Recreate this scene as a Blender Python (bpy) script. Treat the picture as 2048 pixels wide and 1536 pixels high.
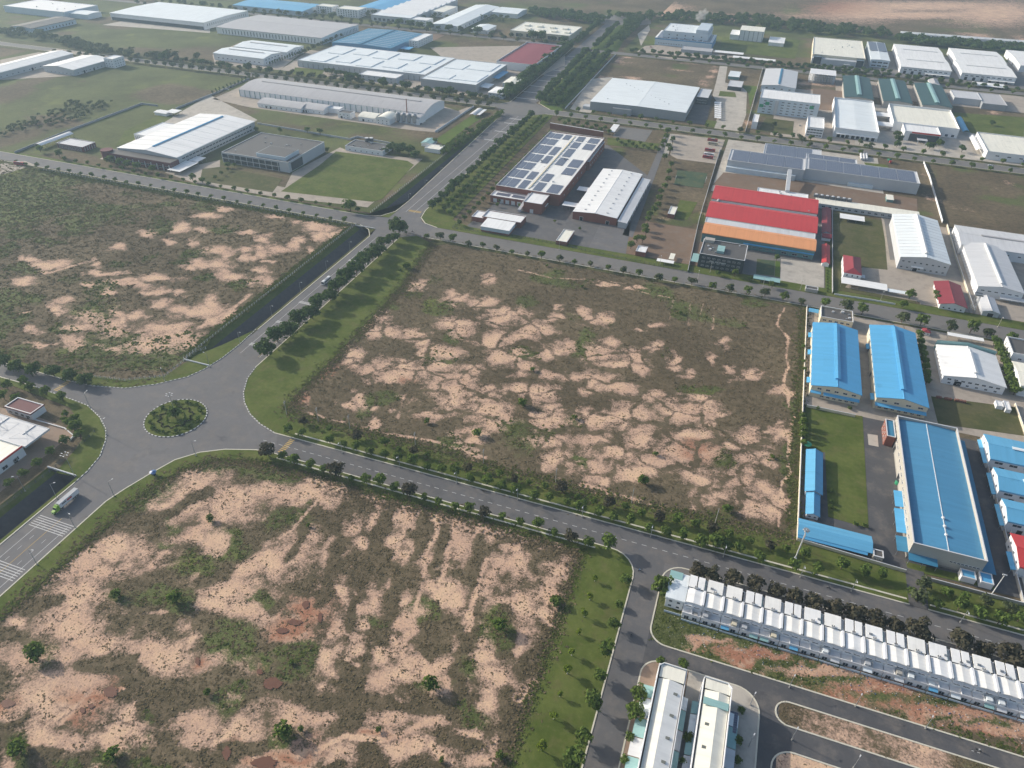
import bpy, math, random
import numpy as np
from mathutils import Matrix, Vector

for o in list(bpy.data.objects):
    bpy.data.objects.remove(o)
SC = bpy.context.scene
COL = SC.collection
random.seed(7)

# ------------------------------------------------------------------ camera (surveyed: x runs along the cross streets, y along the avenue, metres)
HAZE_D = .00013
CAM_H = 280.0
YAW, PITCH, ROLL = math.radians(-18.54), math.radians(36.91), math.radians(1.51)
FPX = 1428.0
_f = np.array([math.sin(YAW)*math.cos(PITCH), math.cos(YAW)*math.cos(PITCH), -math.sin(PITCH)])
_r0 = np.array([math.cos(YAW), -math.sin(YAW), 0.0])
_u0 = np.cross(_r0, _f)
_r = _r0*math.cos(ROLL) + _u0*math.sin(ROLL)
_u = -_r0*math.sin(ROLL) + _u0*math.cos(ROLL)
cam_d = bpy.data.cameras.new('camera')
cam_d.sensor_width = 36.0
cam_d.lens = 36.0*FPX/2048.0
cam_d.clip_start = 1.0
cam_d.clip_end = 30000.0
cam = bpy.data.objects.new('camera', cam_d)
COL.objects.link(cam)
cam.matrix_world = Matrix(((_r[0], _u[0], -_f[0], 0), (_r[1], _u[1], -_f[1], 0), (_r[2], _u[2], -_f[2], CAM_H), (0, 0, 0, 1)))
SC.camera = cam

# ------------------------------------------------------------------ sky, sun, exposure
SUN_EL = math.radians(22.0)
SUN_DIR = Vector((-0.983*math.cos(SUN_EL), 0.182*math.cos(SUN_EL), math.sin(SUN_EL)))   # towards the sun
world = bpy.data.worlds.new('World')
SC.world = world
world.use_nodes = True
wt = world.node_tree
wt.nodes.clear()
sky = wt.nodes.new('ShaderNodeTexSky')
sky.sky_type = 'NISHITA'
sky.sun_disc = False
sky.sun_elevation = SUN_EL
sky.sun_rotation = math.atan2(SUN_DIR.x, SUN_DIR.y)
sky.air_density = 1.0
sky.dust_density = 3.0
sky.ozone_density = 1.0
bg = wt.nodes.new('ShaderNodeBackground')
bg.inputs['Strength'].default_value = 0.15
wo = wt.nodes.new('ShaderNodeOutputWorld')
wt.links.new(sky.outputs[0], bg.inputs[0])
wt.links.new(bg.outputs[0], wo.inputs[0])
sun_d = bpy.data.lights.new('sun', 'SUN')
sun_d.energy = 4.4
sun_d.angle = math.radians(0.6)
sun_d.color = (1.0, 0.93, 0.83)
sun = bpy.data.objects.new('sun', sun_d)
COL.objects.link(sun)
sun.rotation_euler = SUN_DIR.to_track_quat('Z', 'Y').to_euler()
sun.location = (-600, 100, 400)
SC.view_settings.view_transform = 'Standard'
SC.view_settings.look = 'None'
SC.view_settings.exposure = 0.2
SC.view_settings.gamma = 1.0
SC.view_settings.use_curve_mapping = False
SC.cycles.use_denoising = True
SC.cycles.max_bounces = 5
SC.cycles.diffuse_bounces = 3
SC.cycles.transparent_max_bounces = 8
SC.cycles.volume_bounces = 0
SC.cycles.use_adaptive_sampling = True

# ------------------------------------------------------------------ survey helper: where a measured sight line meets the height z
def P(px, py, z=0.0):
    d = _f*FPX + _r*(px-1024.0) - _u*(py-768.0)
    t = (z-CAM_H)/d[2]
    return (d[0]*t, d[1]*t, z)

def PX(pts, z=0.0):
    return [P(a, b, z)[:2] for a, b in pts]

def rect(z, sw=None, se=None, nw=None, ne=None):
    W = [P(*c, z) for c in (sw, nw) if c]; E = [P(*c, z) for c in (se, ne) if c]
    S = [P(*c, z) for c in (sw, se) if c]; N = [P(*c, z) for c in (nw, ne) if c]
    m = lambda L, k: sum(p[k] for p in L)/len(L)
    return m(W, 0), m(S, 1), m(E, 0), m(N, 1)

# ------------------------------------------------------------------ materials
class NT:
    def __init__(s, name):
        s.m = bpy.data.materials.new(name); s.m.use_nodes = True
        s.t = s.m.node_tree; s.t.nodes.clear()
        s.out = s.t.nodes.new('ShaderNodeOutputMaterial')
        s.geo = None
    def n(s, typ, props=None, **inp):
        nd = s.t.nodes.new('ShaderNode'+typ)
        for k, v in (props or {}).items(): setattr(nd, k, v)
        for k, v in inp.items():
            key = k.replace('_', ' ') if not k.startswith('i') or not k[1:].isdigit() else int(k[1:])
            if hasattr(v, 'links') or isinstance(v, bpy.types.NodeSocket): s.t.links.new(v, nd.inputs[key])
            else: nd.inputs[key].default_value = v
        return nd
    def pos(s):
        if s.geo is None: s.geo = s.t.nodes.new('ShaderNodeNewGeometry')
        return s.geo.outputs['Position']
    def noise(s, scale, detail=3, rough=.55, vec=None, stretch=None):
        v = vec or s.pos()
        if stretch:
            v = s.n('VectorMath', {'operation': 'MULTIPLY'}, i0=v, i1=stretch).outputs[0]
        return s.n('TexNoise', None, Vector=v, Scale=scale, Detail=detail, Roughness=rough).outputs[0]
    def ramp(s, fac, lo, hi):
        return s.n('MapRange', {'interpolation_type': 'SMOOTHSTEP'}, i0=fac, i1=lo, i2=hi).outputs[0]
    def math(s, op, a, b=0.0):
        return s.n('Math', {'operation': op}, i0=a, i1=b).outputs[0]
    def mix(s, fac, a, b):
        nd = s.n('Mix', {'data_type': 'RGBA'}, i0=fac)
        for k, v in ((6, a), (7, b)):
            if isinstance(v, bpy.types.NodeSocket): s.t.links.new(v, nd.inputs[k])
            else: nd.inputs[k].default_value = (*v, 1) if len(v) == 3 else v
        return nd.outputs[2]
    def mul(s, col, fac):
        nd = s.n('Mix', {'data_type': 'RGBA', 'blend_type': 'MULTIPLY'}, i0=1.0)
        s.t.links.new(col, nd.inputs[6]) if isinstance(col, bpy.types.NodeSocket) else setattr(nd.inputs[6], 'default_value', (*col, 1))
        c = s.n('CombineColor', None, i0=fac, i1=fac, i2=fac).outputs[0]
        s.t.links.new(c, nd.inputs[7])
        return nd.outputs[2]
    def end(s, col, rough=.8, metal=0.0, spec=.3, bump=None, bstr=.3, bdist=.1):
        b = s.n('BsdfPrincipled')
        if isinstance(col, bpy.types.NodeSocket): s.t.links.new(col, b.inputs['Base Color'])
        else: b.inputs['Base Color'].default_value = (*col, 1)
        b.inputs['Roughness'].default_value = rough
        b.inputs['Metallic'].default_value = metal
        b.inputs['Specular IOR Level'].default_value = spec
        if bump is not None:
            bn = s.n('Bump', None, Strength=bstr, Distance=bdist, Height=bump)
            s.t.links.new(bn.outputs[0], b.inputs['Normal'])
        s.t.links.new(b.outputs[0], s.out.inputs[0])
        return s.m

def srgb(r, g, b):
    return tuple(((c/255)/12.92 if c/255 <= .04045 else ((c/255+.055)/1.055)**2.4) for c in (r, g, b))

M = {}
def plain(name, col, rough=.7, var=.12, scale=.25, spec=.3, metal=0.0):
    t = NT(name)
    a = t.noise(scale, 4, .6)
    b = t.noise(scale*9, 2, .6)
    f = t.math('ADD', t.math('MULTIPLY', a, var*2.2), t.math('MULTIPLY', b, var*.8))
    f = t.math('ADD', f, 1-var*1.5)
    M[name] = t.end(t.mul(col, f), rough, metal, spec)

def sheet(name, col, var=.10, dirt=.25, axis='x', rough=.5, seam=True):
    """profiled metal roof sheet: narrow panels of slightly different tone, rain streaks and dirt clouds"""
    t = NT(name)
    p = t.n('SeparateXYZ', None, i0=t.pos())
    across = p.outputs[0 if axis == 'y' else 1]
    k = t.math('FLOOR', t.math('MULTIPLY', across, 1.0))
    pan = t.n('TexWhiteNoise', {'noise_dimensions': '1D'}, W=k).outputs[0]
    st = (.9, .05, .3) if axis == 'y' else (.05, .9, .3)
    streak = t.noise(1.0, 3, .6, stretch=st)
    cloud = t.noise(.035, 5, .62)
    stain = t.ramp(t.noise(.09, 4, .65), .60, .78)
    f = t.math('ADD', t.math('MULTIPLY', pan, var*.5), t.math('MULTIPLY', streak, var*1.2))
    f = t.math('ADD', f, t.math('MULTIPLY', cloud, var*1.8))
    f = t.math('ADD', f, 1-var*1.75)
    f = t.math('SUBTRACT', f, t.math('MULTIPLY', stain, dirt*.5))
    long = t.ramp(t.noise(.35, 4, .7, stretch=((.06, .9, .3) if axis == 'x' else (.9, .06, .3))), .52, .75)
    f = t.math('SUBTRACT', f, t.math('MULTIPLY', long, dirt*.28))
    sp = t.n('TexWhiteNoise', {'noise_dimensions': '2D'}, Vector=t.n('VectorMath', {'operation': 'FLOOR'}, i0=t.n('VectorMath', {'operation': 'MULTIPLY'}, i0=t.pos(), i1=((.07, .45, 0) if axis == 'x' else (.45, .07, 0))).outputs[0]).outputs[0]).outputs[0]
    f = t.math('ADD', f, t.math('MULTIPLY', t.math('SUBTRACT', sp, .5), var*.6))
    wav = t.n('TexWave', {'wave_type': 'BANDS', 'bands_direction': 'X' if axis == 'y' else 'Y'}, Vector=t.pos(), Scale=1.2).outputs[1]
    M[name] = t.end(t.mul(col, f), rough, 0.0, .3, bump=wav, bstr=.15, bdist=.05)

# ------------------------------------------------------------------ mesh builder
class MB:
    def __init__(s): s.v = []; s.f = []; s.k = []
    def add(s, vs, fs, k=0):
        n = len(s.v); s.v.extend(vs)
        s.f.extend([tuple(i+n for i in f) for f in fs]); s.k.extend([k]*len(fs))
        return s
    def quad(s, a, b, c, d, k=0): return s.add([a, b, c, d], [(0, 1, 2, 3)], k)
    def poly(s, pts, k=0): return s.add(pts, [tuple(range(len(pts)))], k)
    def hexa(s, p, k=0):      # p: bottom 4 ccw, top 4 ccw
        return s.add(p, [(3, 2, 1, 0), (4, 5, 6, 7), (0, 1, 5, 4), (1, 2, 6, 5), (2, 3, 7, 6), (3, 0, 4, 7)], k)
    def box(s, x0, y0, z0, x1, y1, z1, k=0):
        return s.hexa([(x0, y0, z0), (x1, y0, z0), (x1, y1, z0), (x0, y1, z0), (x0, y0, z1), (x1, y0, z1), (x1, y1, z1), (x0, y1, z1)], k)
    def tube(s, a, b, ra, rb, n=8, k=0, cap=True):
        a = Vector(a); b = Vector(b); d = (b-a).normalized()
        u = d.orthogonal().normalized(); w = d.cross(u)
        vs = []
        for c, r in ((a, ra), (b, rb)):
            for i in range(n):
                t = 2*math.pi*i/n
                vs.append(tuple(c + u*(r*math.cos(t)) + w*(r*math.sin(t))))
        fs = [(i, (i+1) % n, n+(i+1) % n, n+i) for i in range(n)]
        if cap: fs += [tuple(range(n-1, -1, -1)), tuple(range(n, 2*n))]
        return s.add(vs, fs, k)
    def wallline(s, pts, z0, z1, w, k=0, closed=False):   # a wall of width w following a polyline
        n = len(pts); L = list(range(n if closed else n-1))
        off = []
        for i in range(n):
            a = Vector(pts[(i-1) % n]) if (i or closed) else None; c = Vector(pts[(i+1) % n]) if (i < n-1 or closed) else None
            b = Vector(pts[i])
            d1 = (b-a).normalized() if a is not None else None; d2 = (c-b).normalized() if c is not None else None
            d = (d1+d2) if d1 is not None and d2 is not None else (d1 if d1 is not None else d2)
            if d.length < 1e-6: d = d1
            d = d.normalized()
            nn = Vector((-d.y, d.x)); m = 1.0
            if d1 is not None and d2 is not None:
                m = 1.0/max(.35, nn.dot(Vector((-d1.y, d1.x))))
            off.append(nn*(w/2*m))
        for i in L:
            j = (i+1) % n; a = Vector(pts[i]); b = Vector(pts[j])
            p = [a-off[i], b-off[j], b+off[j], a+off[i]]
            s.hexa([(q.x, q.y, z0) for q in p]+[(q.x, q.y, z1) for q in p], k)
        return s
    def mesh(s, name, mats):
        me = bpy.data.meshes.new(name)
        me.from_pydata([tuple(v) for v in s.v], [], s.f)
        for m in mats: me.materials.append(m)
        if len(mats) > 1: me.polygons.foreach_set('material_index', s.k)
        me.update()
        return me
    def obj(s, name, mats, parent=None, loc=(0, 0, 0), rz=0.0):
        if not isinstance(mats, (list, tuple)): mats = [mats]
        return link(name, s.mesh(name, [M[m] if isinstance(m, str) else m for m in mats]), parent, loc, rz)

def link(name, me, parent=None, loc=(0, 0, 0), rz=0.0):
    o = bpy.data.objects.new(name, me); COL.objects.link(o)
    o.location = loc; o.rotation_euler = (0, 0, rz); o.parent = parent
    return o
def tag(o, label=None, cat=None, group=None, kind=None):
    if label: o['label'] = label
    if cat: o['category'] = cat
    if group: o['group'] = group
    if kind: o['kind'] = kind
    return o
def thing(name, label, cat, loc=(0, 0, 0), group=None, rz=0.0):
    o = link(name, None, None, loc, rz)
    o.empty_display_size = 1.0
    return tag(o, label, cat, group)
ORD = ['first', 'second', 'third', 'fourth', 'fifth', 'sixth', 'seventh', 'eighth', 'ninth', 'tenth', 'eleventh', 'twelfth', 'thirteenth', 'fourteenth', 'fifteenth', 'sixteenth', 'seventeenth', 'eighteenth', 'nineteenth']
def ordw(i):
    i += 1
    if i < 20: return ORD[i-1]
    T = {2: ('twenty', 'twentieth'), 3: ('thirty', 'thirtieth'), 4: ('forty', 'fortieth'), 5: ('fifty', 'fiftieth'), 6: ('sixty', 'sixtieth')}
    a, b = divmod(i, 10)
    return T[a][1] if b == 0 else T[a][0]+'-'+ORD[b-1]
def inpoly(x, y, poly):
    c = np.zeros(np.shape(x), bool); n = len(poly)
    for i in range(n):
        x1, y1 = poly[i]; x2, y2 = poly[(i+1) % n]
        if y1 == y2: continue
        c ^= ((y1 > y) != (y2 > y)) & (x < (x2-x1)*(y-y1)/(y2-y1)+x1)
    return c
# ================================================================== ground materials
def field_material(name, dry_a=(.165, .128, .080), dry_b=(.098, .081, .047)):
    t = NT(name)
    A = t.n('Attribute', {'attribute_name': 'sand'}).outputs['Fac']
    L = t.n('Attribute', {'attribute_name': 'lush'}).outputs['Fac']
    D = t.n('Attribute', {'attribute_name': 'red'}).outputs['Fac']
    n1 = t.noise(.045, 5, .6); n2 = t.noise(.22, 5, .68); n3 = t.noise(1.1, 4, .72); n4 = t.noise(.9, 2, .5)
    s = t.math('ADD', A, t.math('MULTIPLY', t.math('SUBTRACT', n2, .5), 1.2))
    s = t.math('ADD', s, t.math('MULTIPLY', t.math('SUBTRACT', n3, .5), .62))
    s = t.math('ADD', s, t.math('MULTIPLY', t.math('SUBTRACT', n1, .5), .5))
    warp = t.n('VectorMath', {'operation': 'ADD'}, i0=t.pos(), i1=t.n('VectorMath', {'operation': 'MULTIPLY'}, i0=t.n('TexNoise', None, Vector=t.pos(), Scale=.06, Detail=3.0).outputs[1], i1=(26, 26, 0)).outputs[0]).outputs[0]
    vor = t.n('TexVoronoi', {'feature': 'DISTANCE_TO_EDGE', 'voronoi_dimensions': '2D'}, Vector=warp, Scale=.042).outputs[0]
    vein = t.math('SUBTRACT', 1.0, t.ramp(vor, .015, .12))
    s = t.math('SUBTRACT', s, t.math('MULTIPLY', vein, t.n('Attribute', {'attribute_name': 'vein'}).outputs['Fac']))
    n5 = t.noise(.55, 4, .7)
    s = t.math('ADD', s, t.math('MULTIPLY', t.math('SUBTRACT', n5, .5), .7))
    sm = t.ramp(s, .32, .86)
    sandc = t.mix(t.ramp(n1, .35, .65), (.60, .395, .270), (.70, .485, .320))
    sandc = t.mix(t.ramp(s, 1.15, .55), sandc, (.50, .335, .255))
    sandc = t.mix(t.math('MULTIPLY', D, t.ramp(n2, .3, .55)), sandc, (.36, .175, .11))
    sandc = t.mul(sandc, t.math('ADD', t.math('MULTIPLY', n3, .34), .82))
    # tufts of weed growing out of the sand
    tuft = t.ramp(t.math('ADD', n4, t.math('MULTIPLY', n2, .55)),   .88, .97)
    sandc = t.mix(t.math('MULTIPLY', tuft, .8), sandc, (.085, .075, .042))
    dry = t.mix(t.ramp(n2, .32, .68), dry_b, dry_a)
    dry = t.mix(t.math('MULTIPLY', t.ramp(n3, .50, .75), .55), dry, (.17, .125, .085))
    lm = t.ramp(t.math('ADD', L, t.math('MULTIPLY', t.math('SUBTRACT', n2, .5), 1.1)), .32, .72)
    lush = t.mix(t.ramp(n3, .35, .7), (.062, .092, .024), (.115, .150, .040))
    dry = t.mix(t.math('MULTIPLY', lm, .7), dry, lush)
    dry = t.mul(dry, t.math('ADD', t.math('MULTIPLY', n3, .9), .55))
    big = t.noise(.013, 5, .65)
    dry = t.mul(dry, t.math('ADD', t.math('MULTIPLY', t.ramp(big, .3, .7), .5), .75))
    yel = t.ramp(t.noise(.02, 4, .6), .56, .70); dry = t.mix(t.math('MULTIPLY', t.math('MULTIPLY', yel, lm), .6), dry, (.17, .19, .05))
    col = t.mix(sm, dry, sandc)
    M[name] = t.end(col, .95, 0, .1, bump=n3, bstr=.5, bdist=.5)
field_material('field')

def lawn_material(name, a, b, mow=.0):
    t = NT(name)
    n1 = t.noise(.05, 4, .6); n2 = t.noise(.4, 4, .65); n3 = t.noise(2.5, 3, .7)
    c = t.mix(t.ramp(n1, .35, .65), a, b)
    c = t.mix(t.math('MULTIPLY', t.ramp(t.noise(.12, 4, .65), .48, .72), .6), c, (.135, .125, .05))
    c = t.mix(t.math('MULTIPLY', t.ramp(n2, .55, .8), .5), c, (.15, .12, .065))
    c = t.mul(c, t.math('ADD', t.math('MULTIPLY', t.math('ADD', n3, n2), .4), .6))
    M[name] = t.end(c, .95, 0, .1, bump=n3, bstr=.4, bdist=.3)
lawn_material('lawn', (.078, .108, .021), (.120, .145, .036))
lawn_material('lawn_bright', (.080, .130, .022), (.105, .155, .030))
lawn_material('lawn_dry', (.075, .085, .030), (.11, .105, .05))
lawn_material('pitch_turf', (.060, .095, .055), (.085, .115, .065))

def asphalt(name, col, crack=.5):
    t = NT(name)
    n1 = t.noise(.03, 4, .6); n2 = t.noise(.25, 5, .7); n3 = t.noise(4, 2, .7)
    st = t.noise(.6, 4, .7, stretch=(.12, .12, 1))
    f = t.math('ADD', t.math('MULTIPLY', n1, .35), t.math('MULTIPLY', n2, .3))
    f = t.math('ADD', f, t.math('MULTIPLY', n3, .22)); f = t.math('ADD', f, .55)
    patch = t.ramp(t.noise(.07, 3, .5), .63, .66)
    f = t.math('SUBTRACT', f, t.math('MULTIPLY', patch, .10))
    f = t.math('ADD', f, t.math('MULTIPLY', t.ramp(st, .58, .75), .12))
    oil = t.ramp(t.noise(.5, 3, .6), .66, .74); f = t.math('SUBTRACT', f, t.math('MULTIPLY', oil, .16))
    swirl = t.ramp(t.noise(.10, 5, .7), .45, .7); c = t.mix(t.math('MULTIPLY', swirl, .45), col, (.21, .185, .16))
    M[name] = t.end(t.mul(c, f), .85, 0, .25)
asphalt('asphalt', (.150, .147, .150))
asphalt('asphalt_mid', (.126, .124, .126))
asphalt('asphalt_dark', (.088, .088, .093))
asphalt('asphalt_old', (.175, .168, .160))
asphalt('concrete_yard', (.40, .345, .285))
asphalt('concrete_pale', (.47, .43, .37))
asphalt('paver', (.32, .23, .17))
asphalt('soil', (.20, .135, .09))
plain('kerb', (.60, .57, .47), .85, .15, .5)
plain('kerb_dark', (.10, .10, .10), .85, .15, .5)
plain('paint_white', (.56, .56, .55), .7, .3, .6)
plain('paint_worn', (.46, .46, .46), .8, .4, .8)
plain('paint_yellow', (.50, .34, .10), .7, .2, .6)
plain('stone', (.085, .08, .080), .95, .35, .35)
plain('stone_dark', (.04, .042, .045), .9, .3, .4)
plain('mud_water', (.16, .075, .045), .25, .15, .4, .5)
plain('canal_water', (.02, .025, .022), .15, .2, .3, .5)

# ================================================================== ground sheet with the drain channel left open
CX0, CX1 = -333.0, -312.6                     # drain edges
DRAINS = [(-60.0, 188.0), (300.0, 529.0), (557.0, 915.0)]
gb = MB()
FAR = 9000.0
gb.quad((-FAR, -1500, 0), (CX0, -1500, 0), (CX0, FAR, 0), (-FAR, FAR, 0))
gb.quad((CX1, -1500, 0), (FAR, -1500, 0), (FAR, FAR, 0), (CX1, FAR, 0))
ys = [-1500.0] + [v for d in DRAINS for v in d] + [FAR]
for i in range(0, len(ys), 2):
    gb.quad((CX0, ys[i], 0), (CX1, ys[i], 0), (CX1, ys[i+1], 0), (CX0, ys[i+1], 0))
tag(gb.obj('ground', 'field'), kind='structure')

for i, (a, b) in enumerate(DRAINS):
    z1, z2 = -2.2, -6.4
    m = MB()
    m.quad((CX0, a, 0.02), (CX0, b, 0.02), (CX0+5, b, z1), (CX0+5, a, z1), 0)
    m.quad((CX0+5, a, z1), (CX0+5, b, z1), (CX0+13, b, z2), (CX0+13, a, z2), 1)
    m.quad((CX0+13, a, z2), (CX0+13, b, z2), (CX1-3, b, z2), (CX1-3, a, z2), 2)
    m.quad((CX1-3, a, z2), (CX1-3, b, z2), (CX1, b, 0.0), (CX1, a, 0.0), 1)
    for y in (a, b):
        m.poly([(CX0, y, 0.0), (CX0+5, y, z1), (CX0+13, y, z2), (CX1-3, y, z2), (CX1, y, 0.0)], 1)
    tag(m.obj('drain_channel', ['lawn', 'stone', 'canal_water']), kind='structure')

# ================================================================== vacant plots: sand and scrub mapped on a fine grid
def Z(ox, oy, L, s=4.0):
    return [(ox+a/s, oy+b/s, c/s, d/s) for a, b, c, d in L]
SAND1 = (Z(0, 768, [(1650,800,150,90),(1500,900,160,110),(1350,1020,110,70),(1850,960,180,120),(1650,1120,60,120),(1550,1230,150,70),(1700,1300,90,50),(900,1300,260,110),(680,1400,130,90),(1900,850,150,60),(1280,1360,60,50),(1900,1480,140,70),(1300,1480,200,50),(700,1500,250,40)])
 + Z(0, 1152, [(650,130,220,110),(560,400,220,120),(700,500,250,110),(160,330,60,50),(100,700,120,90),(480,650,150,80),(850,520,160,80),(1230,600,180,60),(1300,660,200,70),(1620,690,120,70),(500,900,260,90),(350,1050,170,120),(620,1000,200,80),(800,1270,300,90),(700,1380,250,60),(450,1270,200,70),(50,1100,80,60),(1000,1120,100,50),(1850,130,230,90),(1700,250,120,70),(1950,300,120,80),(1950,850,120,130),(1600,1150,150,120),(1850,1250,200,100),(1900,1420,200,100),(1250,300,50,30),(1480,480,80,60),(600,260,150,60),(60,1500,70,50)])
 + Z(512, 768, [(450,860,160,70),(150,870,200,60),(100,900,120,60),(560,900,60,60),(330,950,80,40),(500,760,100,40),(700,800,90,40),(950,940,80,70),(1230,1030,90,80),(1440,1080,70,60),(1650,1100,70,60),(1640,1250,80,150),(1870,1180,130,60),(760,1120,70,60),(870,1260,60,60),(960,1080,60,60),(1140,1260,50,70),(120,1400,160,120),(330,1330,140,110),(450,1180,60,50),(650,1400,80,140),(1270,1350,50,60),(1400,1380,80,100),(1950,1480,150,70),(1160,1420,50,60)])
 + Z(512, 1152, [(620,100,70,140),(640,450,90,90),(350,280,120,90),(280,450,130,90),(150,590,60,50),(60,330,80,90),(820,240,150,70),(950,170,40,100),(1080,70,60,40),(850,420,70,60),(1180,330,90,90),(1400,140,80,70),(1550,150,80,80),(1850,60,100,100),(1950,280,100,60),(1160,170,70,50),(1260,430,50,80),(1130,590,100,60),(600,700,85,75),(1050,640,60,50),(1000,820,110,90),(1150,800,150,80),(1350,740,170,80),(1550,650,60,120),(1530,900,90,70),(1680,270,40,60),(1830,560,80,100),(1900,780,120,120),(1820,980,70,80),(810,570,70,50),(120,870,120,100),(420,1100,220,140),(550,1130,160,110),(250,1400,250,80),(650,1470,120,80),(1150,1120,160,90),(1350,1160,130,80),(1500,1150,80,60),(1000,1300,220,60),(1250,1390,150,80),(1450,1430,120,70),(1700,1270,100,60),(1900,1300,90,70),(1750,1420,120,60),(1950,1480,60,50),(480,860,60,50)])
 + Z(1024, 768, [(60,1450,90,80),(380,1470,70,60),(120,1260,60,40),(20,1340,40,40),(330,1290,60,30)])
 + Z(1024, 1152, [(90,200,100,90),(330,120,90,130),(90,430,60,100),(280,270,60,80),(60,920,60,50),(140,870,40,40),(60,540,60,40)]))
DARK1 = [(565,1026,420,1163,20),(686,1083,637,1220,13),(775,1034,726,1147,14),(791,1155,767,1284,13),(851,1026,831,1115,11),(863,1220,855,1317,13),(936,1268,920,1397,15),(1000,1220,1009,1300,17),(403,1252,613,1317,20),(452,1349,710,1413,22),(307,1413,452,1365,26),(161,1333,258,1325,13),(702,1333,694,1446,22),(750,1405,928,1430,14),(1009,1397,1017,1518,15),(56,1220,105,1204,17),(403,1123,242,1188,20),(340,1196,355,1200,24),(565,1470,570,1472,20),(200,1518,24,1494,18),(516,1188,549,1220,17),(605,1060,580,1110,12),(900,1060,880,1130,10),(960,1080,940,1160,12),(720,1200,700,1260,10),(330,1510,520,1500,16),(880,1480,960,1500,12),(280,1050,420,985,16),(90,1130,210,1060,14)]
RED1 = Z(512, 1152, [(350,300,150,130),(300,430,140,80),(160,590,60,40),(60,760,90,50),(120,860,90,70),(280,1390,160,50),(900,1300,160,30),(60,1480,100,40)]) + Z(0, 1152, [(880,920,80,60),(740,1040,50,30),(660,1080,40,30),(60,1020,70,60),(1580,680,40,50),(1820,1420,50,60),(700,990,160,40)]) + Z(1536,768,[(50,960,60,60)])
LUSH1 = Z(0, 1152, [(930,150,80,50),(1250,110,180,60),(1430,220,120,120),(280,640,80,100),(150,1400,110,80),(1850,560,180,140),(1880,1000,90,90),(900,1420,100,70),(560,1480,80,60),(2020,170,80,100),(1150,1320,60,60),(1250,1500,160,60),(1150,1100,60,60)]) + Z(0,768,[(1680,1080,60,60),(1850,1300,160,90),(1600,1430,120,70),(1350,1260,60,40),(1420,1120,60,50),(1250,820,200,60),(1750,660,260,50),(1100,960,200,60)]) + Z(512,768,[(200,700,180,80),(240,1080,160,80),(420,950,60,40)]) + Z(512,1152,[(380,650,160,90),(250,1260,110,70),(1400,880,90,70),(1950,400,90,120),(1300,250,100,90),(950,340,120,50),(1700,720,90,90),(60,680,60,60),(1700,1110,90,60),(1980,1400,60,60)])
SAND2 = (Z(512, 384, [(1610,840,90,50),(1830,880,120,50),(1960,960,80,60),(1840,700,60,30),(1300,740,70,40),(960,970,40,35),(890,1050,60,70),(1050,1000,60,40),(950,1130,80,60),(1100,1110,70,40),(1600,1060,130,50),(1270,1130,90,40),(1640,1130,90,40),(1950,1010,100,60),(1330,1200,50,25),(710,1240,50,40),(770,1310,60,70),(1500,1280,130,40),(1350,1280,40,50),(1900,1180,100,60),(1980,1310,80,60),(520,1430,120,50),(950,1400,130,50),(1180,1430,200,70),(1430,1390,130,50),(1750,1400,90,50),(1600,1500,150,40),(1070,1500,130,40)])
 + Z(1024, 384, [(60,970,90,60),(170,1100,110,70),(260,1090,80,50),(60,1160,130,40),(330,1000,50,25),(350,930,50,15),(560,960,60,60),(640,1020,80,40),(750,1010,70,50),(440,1200,80,30),(400,1250,80,30),(720,1290,80,45),(960,1310,110,40),(590,1300,60,60),(1000,1400,90,40),(820,1380,150,25),(800,1200,60,30),(1150,1240,60,30),(1280,1360,50,50),(1400,1440,70,30),(1780,1420,60,30),(300,1280,90,50),(60,1300,80,30),(100,1400,90,60),(300,1450,120,40),(520,1480,130,50),(680,1500,90,40),(770,730,120,12),(1000,770,100,10),(1030,1115,60,12),(1160,1080,60,20),(1690,1200,50,40),(1570,1320,30,40),(1920,1480,90,40)])
 + Z(512, 768, [(1600,30,180,60),(1550,120,100,90),(1830,120,90,30),(1950,30,110,40),(1850,220,150,90),(830,110,60,60),(1380,240,80,40),(1210,130,70,30),(970,300,40,25),(1170,240,50,30),(1760,420,110,60),(1720,490,130,40),(1930,300,100,60),(1750,590,80,15),(400,90,70,50),(730,180,60,30),(1620,380,90,40),(980,190,40,20)])
 + Z(1024, 768, [(200,70,130,60),(60,50,90,40),(600,50,70,30),(860,40,150,50),(1150,110,110,40),(260,290,160,70),(340,190,80,40),(680,270,150,80),(900,230,200,60),(1450,120,150,40),(1420,220,200,80),(1590,320,70,50),(1020,350,120,40),(1100,460,150,90),(1450,440,180,50),(1580,560,120,40),(1300,560,200,70),(310,460,150,50),(650,430,150,50),(830,570,220,70),(1100,640,150,60),(380,630,130,80),(650,700,100,90),(1000,730,200,60),(1500,740,140,80),(1760,800,100,80),(1930,960,150,60),(1980,850,100,40),(1560,900,120,25),(1500,950,70,30),(1950,600,110,50),(1920,430,110,60),(1770,500,60,30),(1850,700,80,50),(720,800,80,30),(680,880,60,20),(1180,1010,80,25),(60,700,60,20),(150,240,40,30),(1650,240,60,30)])
 + Z(1536, 768, [(60,380,60,70),(40,560,50,40),(70,650,40,40),(60,900,80,50),(50,1000,90,70),(90,1240,60,20),(100,40,60,30)]))
RED2 = Z(512,384,[(600,1440,120,60),(500,1480,100,50),(1250,1500,60,20)]) + Z(512,768,[(350,60,140,90)]) + Z(1024,768,[(1500,540,120,50)])
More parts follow.
